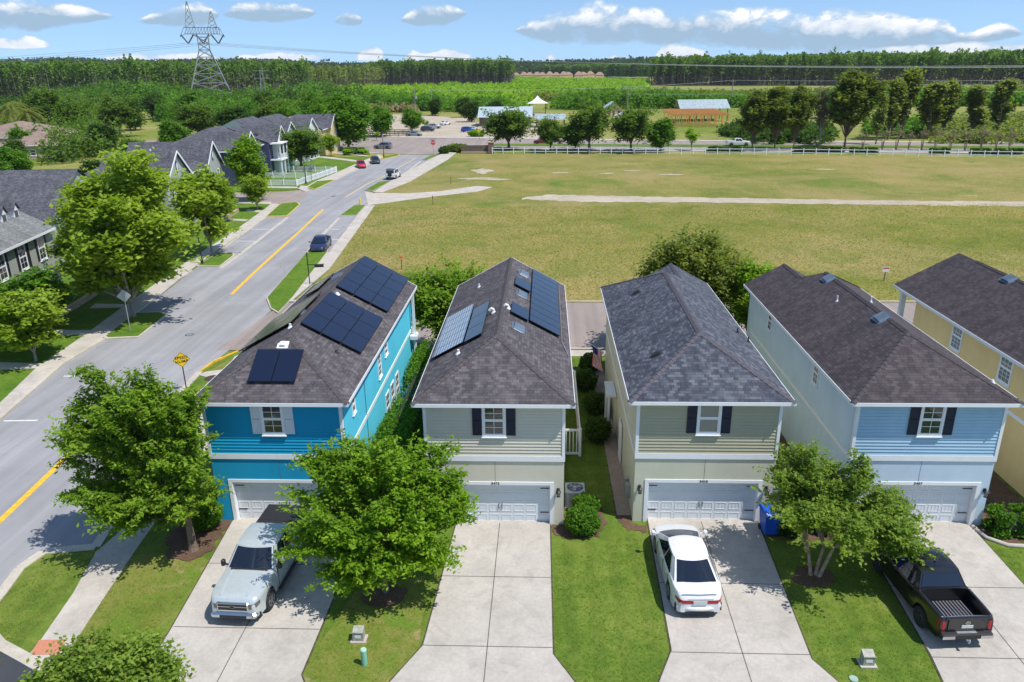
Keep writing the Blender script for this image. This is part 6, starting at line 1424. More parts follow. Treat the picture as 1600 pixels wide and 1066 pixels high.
woods('woods', (110, 830), (275, 745), 150, 1500, 27, LF['forest'], 5, crown=.6)
woods('woods', (275, 745), (560, 640), 150, 2300, 27, LF['forest'], 6, crown=.55)
woods('woods', (0, 1560), (170, 1250), 120, 700, 22, LF['forest'], 7, crown=.8, ls=3, trunk=False)
woods('woods', (-900, 900), (-500, 700), 200, 600, 27, LF['forest'], 8, crown=.8, ls=3, trunk=False)
# low wooded hills along the horizon
def hills():
    mb = MB(); A = []; xs = np.linspace(-2600, 2600, 80)
    def H(x, y):
        s = (x+1500)/3000; top = 58-34*max(0, min(1, s)); k = max(0, min(1, (y-1500)/700))
        return -1+(top-18)*k*(1+.16*math.sin(x*.004)+.1*math.sin(x*.011+y*.002))+(16*math.exp(-((x-950)/420)**2)*k)+(10*math.exp(-((x-1500)/300)**2)*k)
    ys = [1480, 1700, 1950, 2200, 2600, 3200, 5200]
    V = [(x, y, H(x, y)) for y in ys for x in xs]; n = len(xs)
    mb.mesh(V, [(j*n+i, j*n+i+1, (j+1)*n+i+1, (j+1)*n+i) for j in range(len(ys)-1) for i in range(n-1)])
    struct('hills', mb, plain('hill_ground', (.04, .07, .025), .95, var=.4, scale=.02))
    rng = np.random.default_rng(5); m = 9000; x = rng.uniform(-2400, 2400, m); y = 1500+rng.uniform(0, 1, m)**.8*900
    z = np.array([H(a, b) for a, b in zip(x, y)]); k = 9; hh = rng.uniform(10, 19, m)*(1+.25*(rng.uniform(0, 1, m) > .96))
    C = np.stack([x[:, None]+rng.normal(0, 4.5, (m, k)), y[:, None]+rng.normal(0, 4.5, (m, k)), z[:, None]+hh[:, None]*rng.uniform(.35, 1, (m, k))], 2).reshape(-1, 3)
    o = quads_obj('hill_woods', leaf_quads(C, 6.5*rng.uniform(.6, 1.3, m*k), .4, 1.2, rng), m*k, LF['hillwood'], np.clip(np.repeat(rng.normal(.45, .2, m), k)+rng.normal(0, .1, m*k), 0, 1)); o['kind'] = 'stuff'
LF['hillwood'] = leaf_mat('leaf_hill', (.025, .05, .015), (.07, .11, .03))
hills()

# ------------------------------------------------------------------ street furniture, fences, farm, tower
def rail_fence():
    t = thing('rail_fence', 'long white two rail fence along the far side of the field', 'fence', (0, 0, 0)); P = [(-12.6, 185.6), (18, 182.8), (50, 178.4), (76, 173.6), (101, 168.2), (130, 161)]
    posts = []; 
    for (x0, y0), (x1, y1) in zip(P, P[1:]):
        n = int(math.hypot(x1-x0, y1-y0)/2.55); posts += [(lerp(x0, x1, i/n), lerp(y0, y1, i/n)) for i in range(n)]
    for (x, y) in posts:
        mb = MB(); mb.bevbox(x-.08, y-.08, 0, x+.08, y+.08, 1.5, .03); mb.build('post', M['vinyl'], t)
    for z in (.55, 1.25):
        mb = MB()
        for a, b in zip(posts, posts[1:]): mb.beam((a[0], a[1], z), (b[0], b[1], z), .05, .15)
        mb.build('rail', M['vinyl'], t)
rail_fence()
def picket(label, P, solid=False):
    t = thing('picket_fence', label, 'fence', (P[0][0], P[0][1], 0)); ox, oy = P[0]
    P = [(x-ox, y-oy) for x, y in P]
    for a, b in zip(P, P[1:]):
        a = Vector((*a, 0)); b = Vector((*b, 0)); L_ = (b-a).length; n = max(2, round(L_/2.4)); d = (b-a)/n
        for i in range(n+1):
            p = a+d*i; mb = MB(); mb.bevbox(p.x-.07, p.y-.07, 0, p.x+.07, p.y+.07, 1.25, .03); mb.build('post', M['vinyl'], t)
        mb = MB()
        for z in (.25, 1.0): mb.beam(a+Vector((0, 0, z)), b+Vector((0, 0, z)), .05, .09)
        m = int(L_/.19); dd = (b-a).normalized(); w_ = .12 if solid else .07
        for i in range(m):
            p = a+(b-a)*(i+.5)/m; q = p+dd*w_; mb.beam(p+Vector((0, 0, .08)), p+Vector((0, 0, 1.12)), w_, .025)
        mb.build('pickets', M['vinyl'], t)
picket('white picket fence along the pavement in front of the town houses', [(-43.9, 134.6), (-41.7, 152.6)], True)
picket('white picket fence nearest the side street, running back from the pavement', [(-44.0, 134.4), (-56, 135.8)])
picket('middle white picket fence between two town house gardens', [(-42.9, 144), (-54, 145)])
picket('farthest white picket fence of the town house gardens', [(-41.6, 152.8), (-53, 154.5)])
# vinyl fence panel between the cream and the sage green house
def side_fence(label, pts, h=1.6):
    t = thing('white_fence', label, 'fence', (pts[0][0], pts[0][1], .08)); o = Vector((pts[0][0], pts[0][1], 0))
    P = [Vector((x, y, 0))-o for x, y in pts]
    for p in P: mb = MB(); mb.bevbox(p.x-.07, p.y-.07, 0, p.x+.07, p.y+.07, h+.12, .03); mb.build('post', M['vinyl'], t)
    mb = MB()
    for a, b in zip(P, P[1:]):
        for z in (.15, h): mb.beam(a+Vector((0, 0, z)), b+Vector((0, 0, z)), .05, .12)
        m = int((b-a).length/.16)
        for i in range(1, m): p = a+(b-a)*i/m; mb.beam(p+Vector((0, 0, .15)), p+Vector((0, 0, h)), .05, .02)
    mb.build('pickets', M['vinyl'], t)
side_fence('white fence closing off the garden at the right side of the cream house', [(.95, 35.6), (1.85, 35.6), (1.85, 43.5), (.95, 47.0)], 1.5)
# air conditioners
def ac(label, x, y, mat, s=.42):
    t = thing('air_conditioner', label, 'air conditioner', (x, y, .08))
    mb = MB(); mb.bevbox(-s-.05, -s-.05, 0, s+.05, s+.05, .07, .02); mb.build('pad', M['concrete'], t)
    mb = MB(); mb.bevbox(-s+.02, -s+.02, .07, s-.02, s-.02, .84, .12)
    for k in range(26):
        a = -s+.14+(2*s-.28)*k/25
        for q in ((a, -s+.0), (a, s)): mb.box(q[0]-.006, q[1]-.012 if q[1] < 0 else q[1]-.02, .1, q[0]+.006, q[1]+.02 if q[1] < 0 else q[1]+.012, .78)
        for q in ((-s, a), (s, a)): mb.box(q[0]-.012 if q[0] < 0 else q[0]-.02, q[1]-.006, .1, q[0]+.02 if q[0] < 0 else q[0]+.012, q[1]+.006, .78)
    for z in (.09, .78): mb.bevbox(-s-.01, -s-.01, z, s+.01, s+.01, z+.06, .02)
    mb.build('casing', mat, t)
    mb = MB(); mb.lathe([(s-.06, .845), (s-.08, .85)], (0, 0, 0), 24); mb.build('fan_opening', M['plastic'], t)
    mb = MB(); mb.lathe([(.09, .86), (.06, .9)], (0, 0, 0), 12)
    for r in (.15, .22, .29, s-.06):
        mb.tube([(r*math.cos(k*math.pi/10), r*math.sin(k*math.pi/10), .872) for k in range(21)], .006, 4)
    for k in range(8): a = k*math.pi/4; mb.beam((0, 0, .875), ((s-.05)*math.cos(a), (s-.05)*math.sin(a), .868), .012)
    mb.build('fan_guard', mat, t)
    mb = MB()
    for k in range(3):
        a = k*2.094; mb.mesh([(.06*math.cos(a), .06*math.sin(a), .853), (.3*math.cos(a), .3*math.sin(a), .853), (.3*math.cos(a+.7), .3*math.sin(a+.7), .858), (.06*math.cos(a+.7), .06*math.sin(a+.7), .858)], [(0, 1, 2, 3)])
    mb.build('fan_blade', M['galv'], t)
M['ac_pale'] = plain('ac_pale', (.5, .53, .54), .5, .2, var=.05); M['ac_dark'] = plain('ac_dark', (.13, .15, .18), .5, .2, var=.1)
ac('pale grey air conditioner beside the cream house', 1.42, 31.0, M['ac_pale'], .44); ac('dark air conditioner beside the pale blue house', 19.75, 31.4, M['ac_dark'], .46); ac('pale air conditioner half hidden by leaves beside the sage green house', 10.5, 31.3, M['ac_pale'])
# wheelie bin
t = thing('wheelie_bin', 'blue wheelie bin beside the sage green house garage', 'bin', (9.75, 28.75, .1), rad(4)); t.scale = (1.12, 1.12, 1.12)
mb = MB(); V = []
for z, a, b in ((.1, .25, .27), (.9, .31, .36), (.98, .33, .38)): V += [(-a, -b, z), (a, -b, z), (a, b, z), (-a, b, z)]
mb.mesh(V, [(3, 2, 1, 0)]+[(i*4+k, i*4+(k+1) % 4, (i+1)*4+(k+1) % 4, (i+1)*4+k) for i in range(2) for k in range(4)]+[(8, 9, 10, 11)])
mb.box(-.2, -.30, .5, .2, -.288, .56); mb.build('body', M['blue_bin'], t)
mb = MB(); mb.mesh([(-.34, -.40, .985), (.34, -.40, .985), (.34, .40, .985), (-.34, .40, .985), (-.3, -.3, 1.07), (.3, -.3, 1.07), (.3, .36, 1.09), (-.3, .36, 1.09)], [(0, 1, 5, 4), (1, 2, 6, 5), (2, 3, 7, 6), (3, 0, 4, 7), (4, 5, 6, 7)]); mb.build('lid', M['blue_bin'], t)
mb = MB(); mb.tube([(-.3, .44, .95), (.3, .44, .95)], .02, 6); mb.build('handle', M['blue_bin'], t)
for s in (-1, 1): mb = MB(); mb.lathe([(.1, -.03), (.12, -.02), (.12, .02), (.1, .03)], (s*.27, .27, .12), 14, axis='x'); mb.build('wheel', M['rubber'], t)
# utility boxes
def ubox(label, x, y):
    t = thing('utility_box', label, 'utility box', (x, y, .09)); mb = MB(); mb.bevbox(-.28, -.22, 0, .28, .22, .05, .01); mb.build('base', M['concrete'], t)
    mb = MB(); mb.mesh([(-.19, -.15, .05), (.19, -.15, .05), (.19, .15, .05), (-.19, .15, .05), (-.19, -.15, .40), (.19, -.15, .40), (.19, .15, .50), (-.19, .15, .50)], [(0, 1, 5, 4), (1, 2, 6, 5), (2, 3, 7, 6), (3, 0, 4, 7), (4, 5, 6, 7)]); mb.box(-.21, -.17, .40, .21, -.14, .43); mb.build('cabinet', M['ub'], t)
    mb = MB(); mb.box(-.11, -.158, .18, .11, -.151, .30); mb.build('notice', M['paper'], t)
M['ub'] = plain('utility_metal', (.33, .33, .28), .6, .1, var=.25, scale=8)
ubox('small grey utility box on the lawn left of the cream house driveway', -6.62, 21.75); ubox('small grey utility box on the lawn left of the black pickup', 10.95, 21.05)
t = thing('marker_post', 'pale green cylinder post on the lawn in front of a utility box', 'post', (-6.15, 20.55, .08)); mb = MB(); mb.lathe([(.10, 0), (.10, .62), (.085, .66)], (0, 0, 0), 18); mb.build('post', M['green_post'], t); mb = MB(); mb.lathe([(.108, .60), (.108, .64), (.09, .675)], (0, 0, 0), 18); mb.build('cap', plain('green_cap', (.35, .58, .46), .5, var=0), t)
mb = MB(); mb.lathe([(.15, 0), (.14, .03)], (0, 0, 0), 16); o = mb.build('valve_cover', plain('cover_green', (.3, .42, .36), .6, var=.1)); o.location = (10.25, 20.35, .09); tag(o, 'round pale cover flush with the lawn below the right utility box', 'valve cover')
# signs
def post_(t, h, r=.03, mat=None): mb = MB(); mb.tube([(0, 0, -.1), (0, 0, h)], r, 8); return mb.build('post', mat or M['galv'], t)
t = thing('road_sign', 'yellow diamond SPEED HUMP sign on a post at the kerb by the blue house', 'road sign', (-23.0, 44.0, .1), rad(28)); post_(t, 2.1, .035, M['steel_dark'] if 'steel_dark' in M else M['black'])
ZS = 1.55; mb = MB(); s = .52; V = []
for y in (-.05, -.04):
    V += [(0, y, ZS), (s, y, ZS+s), (0, y, ZS+2*s), (-s, y, ZS+s)]
mb.mesh(V, [(0, 1, 2, 3), (7, 6, 5, 4)]+[(k, (k+1) % 4, 4+(k+1) % 4, 4+k) for k in range(4)]); p = mb.build('sign_plate', M['sign_yellow'], t)
text_obj('lettering', 'SPEED', .26, M['black'], p, (0, -.056, ZS+s+.13), (rad(90), 0, 0), .003); text_obj('lettering', 'HUMP', .26, M['black'], p, (0, -.056, ZS+s-.13), (rad(90), 0, 0), .003)
mb = MB()
for k in range(4):
    a = V[k]; b = V[(k+1) % 4]; c = (0, 0, ZS+s); f = .93; mb.beam((a[0]*f, -.054, c[2]+(a[2]-c[2])*f), (b[0]*f, -.054, c[2]+(b[2]-c[2])*f), .006, .02)
mb.build('sign_border', M['black'], p)
V = [(x, y, z+.85) for x, y, z in V]
t = thing('road_sign', 'grey back of a diamond sign on the grass island left of the street', 'road sign', (-32.6, 55.3, .1), rad(200)); post_(t, 3.3, .035)
mb = MB(); mb.mesh(V, [(0, 1, 2, 3), (7, 6, 5, 4)]+[(k, (k+1) % 4, 4+(k+1) % 4, 4+k) for k in range(4)]); mb.build('sign_plate', M['sign_back'], t)
t = thing('stop_sign', 'red stop sign on the right at the far end of the street', 'road sign', (-26.8, 186.2, .1), rad(8)); post_(t, 3.2, .05)
mb = MB(); mb.lathe([(.62, -.07), (.62, -.05)], (0, 0, 2.6), 8, axis='y'); p = mb.build('sign_plate', M['sign_red'], t); text_obj('lettering', 'STOP', .48, M['paper'], p, (0, -.08, 2.6), (rad(90), 0, 0), .004)
mb = MB(); mb.box(-.8, -.02, 3.25, .8, .02, 3.5); mb.build('street_name_plate', M['sign_back'], t)
t = thing('road_sign', 'yellow warning sign on the pavement left of the entrance wall', 'road sign', (-18.6, 221, 0), 0); post_(t, 3.6, .06); mb = MB(); mb.mesh([(x*1.3, y, z*1.1-.4) for x, y, z in V], [(0, 1, 2, 3), (7, 6, 5, 4)]); mb.build('sign_plate', M['sign_yellow'], t)
t = thing('road_sign', 'back of a road sign beside the pavement by the picket fence', 'road sign', (-43, 140.5, .1), rad(190)); post_(t, 3.0, .04, M['steel']); mb = MB(); mb.box(-.35, -.05, 2.3, .35, -.03, 3.1); mb.build('sign_plate', M['sign_back'], t)
def notice(label, x, y, h, w_, hh, mat, rz=0, two=False):
    t = thing('notice_sign', label, 'sign', (x, y, .03), rz)
    for dx in ((-w_*.35, w_*.35) if two else (0,)): mb = MB(); mb.box(dx-.04, -.03, -.1, dx+.04, .03, h); mb.build('post', M['wood_dark'], t)
    mb = MB(); mb.box(-w_/2, -.07, h-hh, w_/2, -.031, h); p = mb.build('board', mat, t)
    mb = MB(); mb.box(-w_*.42, -.076, h-hh*.35, w_*.42, -.0705, h-hh*.1); mb.build('board_stripe', M['sign_red'], p)
notice('white and red notice board in the field beyond the pale blue house', 31.8, 70.4, 1.35, .62, .5, M['paper']); notice('small brown notice on a stake in the field beyond the blue house', -14.6, 75, 1.4, .4, .35, M['timber'])
notice('thin marker stake in the field near the start of the track', -16.9, 114.3, 1.3, .14, .3, M['wood_dark']); notice('thin pale marker stake in the middle of the upper field', -16.7, 135.6, 1.5, .14, .3, M['timber'])
# lamp posts and the post with lantern sign
def lamp_post(label, x, y, h):
    t = thing('street_lamp', label, 'street lamp', (x, y, .05)); mb = MB(); mb.tube([(0, 0, 0), (0, 0, h)], [.09, .05], 8); mb.lathe([(.16, 0), (.14, .5), (.08, .6)], (0, 0, 0), 8); mb.build('post', M['black'], t)
    mb = MB(); mb.lathe([(.09, h), (.2, h+.1), (.24, h+.5), (.05, h+.62)], (0, 0, 0), 8); mb.build('lantern', M['lamp_lens'], t); mb = MB(); mb.lathe([(.27, h+.5), (.03, h+.75)], (0, 0, 0), 8); mb.build('lantern_cap', M['black'], t)
lamp_post('black street lamp beside the sparse maple on the grass island', -36.4, 77.4, 4.3); lamp_post('black street lamp at the corner of the side street by the picket fence', -43.1, 137, 4.2); lamp_post('street lamp on the grass island by the dark parked car', -37.8, 181, 4.3)
t = thing('mailbox_post', 'black post with a hanging sign arm on the verge beyond the blue house', 'post', (-22.4, 69.2, .1), rad(10)); mb = MB(); mb.tube([(0, 0, 0), (0, 0, 3.1)], .05, 6); mb.build('post', M['black'], t); mb = MB(); mb.beam((0, 0, 1.9), (1.5, 0, 1.9), .06); mb.box(.6, -.03, 1.62, 1.45, .03, 1.85); mb.build('sign_arm', M['black'], t)
t = thing('hydrant', 'yellow marker post on the small grass island right of the street', 'post', (-28.0, 114.5, .1)); mb = MB(); mb.lathe([(.12, 0), (.12, .8), (.04, .92)], (0, 0, 0), 10); mb.build('post', M['sign_yellow'], t)
t = thing('junction_wall', 'dark entrance wall ending in a brick pillar at the corner of the field', 'wall', (-18, 186, 0))
mb = MB(); mb.box(-2, .6, 0, 4.4, .95, 1.9); mb.build('panel', M['wood_dark'], t); mb = MB(); mb.box(-2.2, .3, 0, 4.39, .59, .5); mb.build('planter', M['stone'], t); mb = MB(); mb.box(4.41, 0, 0, 5.7, 1.3, 2.5); mb.build('pillar', M['brick'], t); mb = MB(); mb.box(4.3, -.1, 2.5, 5.8, 1.4, 2.65); mb.build('pillar_cap', M['stone'], t)
# flag
t = thing('flag', 'red and white striped flag on a pole beside the sage green house', 'flag', (3.9, 43.2, 3.0)); mb = MB(); mb.tube([(0, 0, -.3), (-1.1, 0, .55)], .018, 5); mb.build('flag_pole', M['white'], t)
fl = MB(); r_, w_, b_ = M['flag_red'], M['paper'], M['flag_blue']; nx, nz = 14, 13
def FP_(i, j):
    u = i/nx; v = j/nz; return (-1.08+.05*math.sin(u*5+v*2)+u*.12+v*.62, .06*math.sin(u*9+v*3), .50-u*1.35-v*.38)
for j in range(13):
    for i in range(nx): fl.face([FP_(i, j), FP_(i+1, j), FP_(i+1, j+1), FP_(i, j+1)], b_ if (i < 5 and j < 7) else (r_ if j % 2 == 0 else w_))
fl.build('cloth', w_, t)
# power line towers
def tower(label, x, y, H, rz, w0=9, mat=None):
    t = thing('transmission_tower', label, 'tower', (x, y, 0), rz); mat = mat or M['steel']; k = H/66
    def lv(z): return lerp(w0, 3.4*k, min(1, z/(36*k))) if z < 36*k else 3.4*k
    Z = [z_*k for z_ in (0, 8, 15, 21, 26.5, 31.5, 36, 40, 44)]; b = .38*k
    mb = MB()
    for z0, z1 in zip(Z, Z[1:]):
        a, c = lv(z0), lv(z1)
        for sx_, sy_ in ((1, 1), (1, -1), (-1, 1), (-1, -1)): mb.beam((sx_*a, sy_*a, z0), (sx_*c, sy_*c, z1), b*1.5)
        for (p, q) in (((1, 1), (1, -1)), ((1, -1), (-1, -1)), ((-1, -1), (-1, 1)), ((-1, 1), (1, 1))):
            mb.beam((p[0]*a, p[1]*a, z0), (q[0]*c, q[1]*c, z1), b); mb.beam((q[0]*a, q[1]*a, z0), (p[0]*c, p[1]*c, z1), b); mb.beam((p[0]*c, p[1]*c, z1), (q[0]*c, q[1]*c, z1), b)
    mb.build('legs', mat, t)
    mb = MB(); z0, z1 = 46*k, 50*k; W_ = 11*k
    for s in (-1, 1):
        for zz in (z0, z1): mb.beam((-W_, s*1.3*k, zz+(0 if zz == z0 else 0)), (W_, s*1.3*k, zz), b*1.2)
    n = 12
    for i in range(n):
        xa = -W_+2*W_*i/n; xb = -W_+2*W_*(i+1)/n
        for s in (-1, 1): mb.beam((xa, s*1.3*k, z0), (xb, s*1.3*k, z1), b*.8); mb.beam((xb, s*1.3*k, z0), (xb, s*1.3*k, z1), b*.8)
        mb.beam((xa, -1.3*k, z1), (xb, 1.3*k, z1), b*.7)
    for s in (-1, 1):
        mb.beam((s*W_, 0, z0), (s*(W_+3*k), 0, 44*k), b); mb.beam((s*W_, 0, z1), (s*(W_+3*k), 0, 44*k), b)
        for sy_ in (-1, 1): mb.beam((s*3.4*k, sy_*3.4*k, 44*k), (s*6*k, sy_*1.3*k, z0), b); 
    mb.build('cross_arm', mat, t)
    for s, hh in ((-1, 66*k), (1, 60*k)):
        mb = MB(); xx = s*7*k
        for j in range(4):
            a, c = 2.6*k*(1-j/4)+.3, 2.6*k*(1-(j+1)/4)+.3; za = lerp(z1, hh, j/4); zb = lerp(z1, hh, (j+1)/4)
            for px, py in ((1, 1), (1, -1), (-1, -1), (-1, 1)): mb.beam((xx+px*a, py*a*.6, za), (xx+px*c, py*c*.6, zb), b)
            for (p, q) in (((1, 1), (1, -1)), ((1, -1), (-1, -1)), ((-1, -1), (-1, 1)), ((-1, 1), (1, 1))): mb.beam((xx+p[0]*a, p[1]*a*.6, za), (xx+q[0]*c, q[1]*c*.6, zb), b*.8)
        mb.build('peak', mat, t)
    for xx in (-9.5*k, 0, 9.5*k):
        mb = MB(); mb.tube([(xx-4*k, 0, z0-.3), (xx, 0, z0-6*k)], .5*k, 6); mb.tube([(xx+4*k, 0, z0-.3), (xx, 0, z0-6*k)], .5*k, 6); mb.build('insulator', M['wire_dark'], t)
    return t
tower('tall lattice power line tower rising above the woods on the left', -200, 470, 57.5, rad(24), 13.5)
def small_tower(label, x, y, h):
    t = thing('transmission_tower', label, 'tower', (x, y, 0), rad(20)); mb = MB()
    for i in range(6):
        a, c = lerp(1.8, .5, i/6), lerp(1.8, .5, (i+1)/6); z0, z1 = h*i/6, h*(i+1)/6
        for p, q in (((1, 1), (1, -1)), ((1, -1), (-1, -1)), ((-1, -1), (-1, 1)), ((-1, 1), (1, 1))): mb.beam((p[0]*a, p[1]*a, z0), (p[0]*c, p[1]*c, z1), .22); mb.beam((p[0]*a, p[1]*a, z0), (q[0]*c, q[1]*c, z1), .14)
    mb.build('legs', M['steel'], t); mb = MB()
    for z in (h*.8, h*.97): mb.beam((-3.5, 0, z), (3.5, 0, z), .25)
    mb.build('cross_arm', M['steel'], t)
small_tower('small lattice tower in front of the grey trees right of the tall tower', -140, 392, 20)
def pole(label, x, y, h, box=False):
    t = thing('utility_pole', label, 'utility pole', (x, y, 0)); mb = MB(); mb.tube([(0, 0, 0), (0, 0, h)], [.28, .18], 6); mb.build('post', M['bark_grey'], t); mb = MB(); mb.beam((-1.4, 0, h-.8), (1.4, 0, h-.8), .18); mb.build('cross_arm', M['bark_grey'], t)
    if box: mb = MB(); mb.lathe([(.5, h-4.2), (.5, h-2.8)], (.6, -.3, 0), 10); mb.build('transformer', M['galv'], t)
pole('wooden utility pole with a transformer behind the gravel lot', -58, 352, 11, True); pole('wooden utility pole right of the one with the transformer', -50, 349, 11)
pole('tall utility pole in the meadow left of the pines', 89, 385, 12.6); pole('utility pole left of the timber frame building', 34, 330, 11); pole('utility pole in the meadow among the wires at the right', 134, 300, 12)
def wires(label, spans, r):
    t = thing('power_lines', label, 'power line', (0, 0, 0))
    for (a, b, sag) in spans:
        P = [Vector(a).lerp(Vector(b), i/24)-Vector((0, 0, sag*4*(i/24)*(1-i/24))) for i in range(25)]; mb = MB(); mb.tube(P, r, 4); mb.build('wire', M['wire'], t)
wires('thin power lines hanging from the tall lattice tower across the sky and woods', [((-209, 466, 35), (-900, 640, 30), 7), ((-200, 470, 35), (-900, 655, 26), 7), ((-191, 474, 35), (-900, 670, 22), 7),
    ((-209, 466, 35), (480, 330, 23), 11), ((-200, 470, 35), (480, 345, 22.2), 11), ((-191, 474, 35), (480, 362, 21.6), 11)], .075)
wires('pale power lines stretching across the trees at the right', [((30, 330, 10.6), (134, 300, 11.6), .6), ((134, 300, 11.6), (300, 285, 11.6), .8), ((31, 331, 8.6), (134, 301, 9.4), .6), ((134, 301, 9.4), (300, 286, 9.4), .8), ((89, 385, 12.3), (400, 350, 14), 2), ((-50, 349, 10.5), (89, 385, 12.3), 1.5)], .05)
# farm buildings
def hall(name, label, cat, x0, x1, y0, y1, ze, zr, wallm, roofm, axis='x', posts=False, oh=.6, rz=0):
    t = thing(name, label, cat, (x0, y0, 0), rz); W_, D_ = x1-x0, y1-y0
    if not posts:
        mb = MB(); mb.box(0, 0, 0, W_, D_, ze)
        if axis == 'x': mb.mesh([(0, 0, ze), (0, D_, ze), (0, D_/2, zr-.2)], [(0, 1, 2)]); mb.mesh([(W_, 0, ze), (W_, D_, ze), (W_, D_/2, zr-.2)], [(0, 1, 2)])
        else: mb.mesh([(0, 0, ze), (W_, 0, ze), (W_/2, 0, zr-.2)], [(0, 1, 2)]); mb.mesh([(0, D_, ze), (W_, D_, ze), (W_/2, D_, zr-.2)], [(0, 1, 2)])
        mb.build('wall', wallm, t)
        for fx in (.2, .45, .75):
            mb = MB(); mb.box(W_*fx, -.06, 0.02, W_*fx+W_*.12, -.002, ze*.7); mb.build('door', M['wood_dark'], t)
    else:
        for fx in (0, .33, .66, 1):
            for fy in (0, 1): mb = MB(); mb.box(W_*fx-.15, D_*fy-.15, 0, W_*fx+.15, D_*fy+.15, ze); mb.build('post', wallm, t)
    mb = MB()
    if axis == 'x': mb.plane_uv([(-oh, -oh, ze), (W_+oh, -oh, ze), (W_+oh, D_/2, zr), (-oh, D_/2, zr)]); mb.plane_uv([(-oh, D_+oh, ze), (W_+oh, D_+oh, ze), (W_+oh, D_/2, zr+.001), (-oh, D_/2, zr+.001)])
    else: mb.plane_uv([(-oh, -oh, ze), (-oh, D_+oh, ze), (W_/2, D_+oh, zr), (W_/2, -oh, zr)]); mb.plane_uv([(W_+oh, -oh, ze), (W_+oh, D_+oh, ze), (W_/2, D_+oh, zr), (W_/2, -oh, zr)])
    mb.build('roof', roofm, t); return t
hall('barn', 'long barn with a bright standing seam metal roof behind the blue car', 'barn', -23, -5, 275, 290, 3.1, 6.3, M['wood_dark'], M['metal_roof'])
hall('barn', 'small building with a pale gable roof right of the tallest oak', 'building', 24.5, 31.5, 326, 336, 3, 5.6, M['w_paleyellow'], M['metal_roof'], 'y')
hall('shelter', 'low metal roofed shelter in front of the white pavilion', 'shelter', -3, 6.5, 268, 276, 2.6, 4.2, M['wood_dark'], M['metal_old'], 'x', True)
hall('shelter', 'small pale roofed shed behind the oak in the middle of the row', 'shelter', 26, 31, 288, 294, 2.2, 3.4, M['wood_dark'], M['metal_roof'], 'y', True)
hall('barn', 'open hall with a weathered metal roof beside the timber frame', 'barn', 49.5, 66, 290, 303, 4.5, 7.4, M['wood_dark'], M['metal_old'], 'x', True, .8)
t = thing('timber_frame', 'orange timber frame of a building under construction at the right of the farm', 'building frame', (42, 263, 0))
for i in range(9):
    for y in (0, 9, 18): mb = MB(); mb.box(i*2.3-.12, y-.12, 0, i*2.3+.12, y+.12, 3.6); mb.build('post', M['timber'], t)
mb = MB()
for y in (0, 9, 18): mb.box(-.4, y-.14, 3.6, 18.8, y+.14, 3.95)
mb.build('beam', M['timber'], t)
mb = MB()
for i in range(33): mb.beam((i*.57, -1, 4.1), (i*.57, 26, 4.5), .1, .24)
mb.build('rafter', M['timber'], t)
t = thing('pavilion', 'tall pavilion with a white pointed tent roof behind the oaks', 'pavilion', (-2.8, 291, 0)); a = 2.9
for sx_ in (-1, 1):
    for sy_ in (-1, 1): mb = MB(); mb.box(sx_*a-.15, sy_*a-.15, 0, sx_*a+.15, sy_*a+.15, 7); mb.build('post', M['wood_dark'], t)
mb = MB(); mb.box(-a, -a, 2.8, a, a, 3.0); mb.box(-a, -a, 3.8, a, -a+.1, 3.95); mb.build('deck', M['wood_dark'], t)
mb = MB(); e = 3.6; prof = [(e, 7.0), (e*.62, 7.6), (e*.3, 8.4), (.05, 9.6)]; V = []
for s_, z in prof: V += [(-s_, -s_, z), (s_, -s_, z), (s_, s_, z), (-s_, s_, z)]
mb.mesh(V, [(i*4+k, i*4+(k+1) % 4, (i+1)*4+(k+1) % 4, (i+1)*4+k) for i in range(3) for k in range(4)]); mb.build('tent_roof', M['canvas'], t)
# corral panels left of the gravel lot, cattle in the pasture
t = thing('corral_fence', 'brown plank corral fence across the junction', 'fence', (-60, 236, 0))
for y in (0, 8):
    for i in range(8): mb = MB(); mb.box(i*2.6-.1, y-.1, 0, i*2.6+.1, y+.1, 1.6); mb.build('post', M['wood_dark'], t)
    mb = MB()
    for z in (.4, .9, 1.4): mb.box(0, y-.05, z, 18.2, y+.04, z+.2)
    mb.build('planks', M['wood_dark'], t)
def cow(label, x, y, rz, mat):
    t = thing('cow', label, 'cow', (x, y, 0), rz); s = MB(); prof = [(-1.05, 1.0, .22), (-.9, 1.12, .34), (-.4, 1.08, .40), (.2, 1.05, .42), (.6, 1.1, .36), (.85, 1.2, .24), (1.1, 1.3, .18), (1.3, 1.35, .17), (1.5, 1.22, .13), (1.62, 1.14, .09)]
    s.tube([(a, 0, z) for a, z, r in prof], [r for a, z, r in prof], 8)
    for a, w_ in ((-.8, .2), (-.75, -.2), (.55, .2), (.6, -.2)): s.tube([(a, w_, .95), (a+.04, w_, .5), (a, w_, 0)], [.15, .08, .07], 6)
    s.tube([(-1.05, 0, 1.2), (-1.15, 0, .6)], [.04, .03], 4); s.tube([(1.3, .15, 1.45), (1.28, .32, 1.42)], [.05, .02], 4); s.tube([(1.3, -.15, 1.45), (1.28, -.32, 1.42)], [.05, .02], 4)
    s.build('body', mat, t, smooth=True)
cow('brown cow in the pasture nearest its middle', -112, 235, .3, M['fur_brown']); cow('brown cow grazing behind the nearest one', -116, 246, 2.9, M['fur_brown']); cow('dark cow at the left of the pasture', -121, 249, 1.2, M['black']); cow('dark cow at the right of the pasture', -106, 250, 3.4, M['black'])
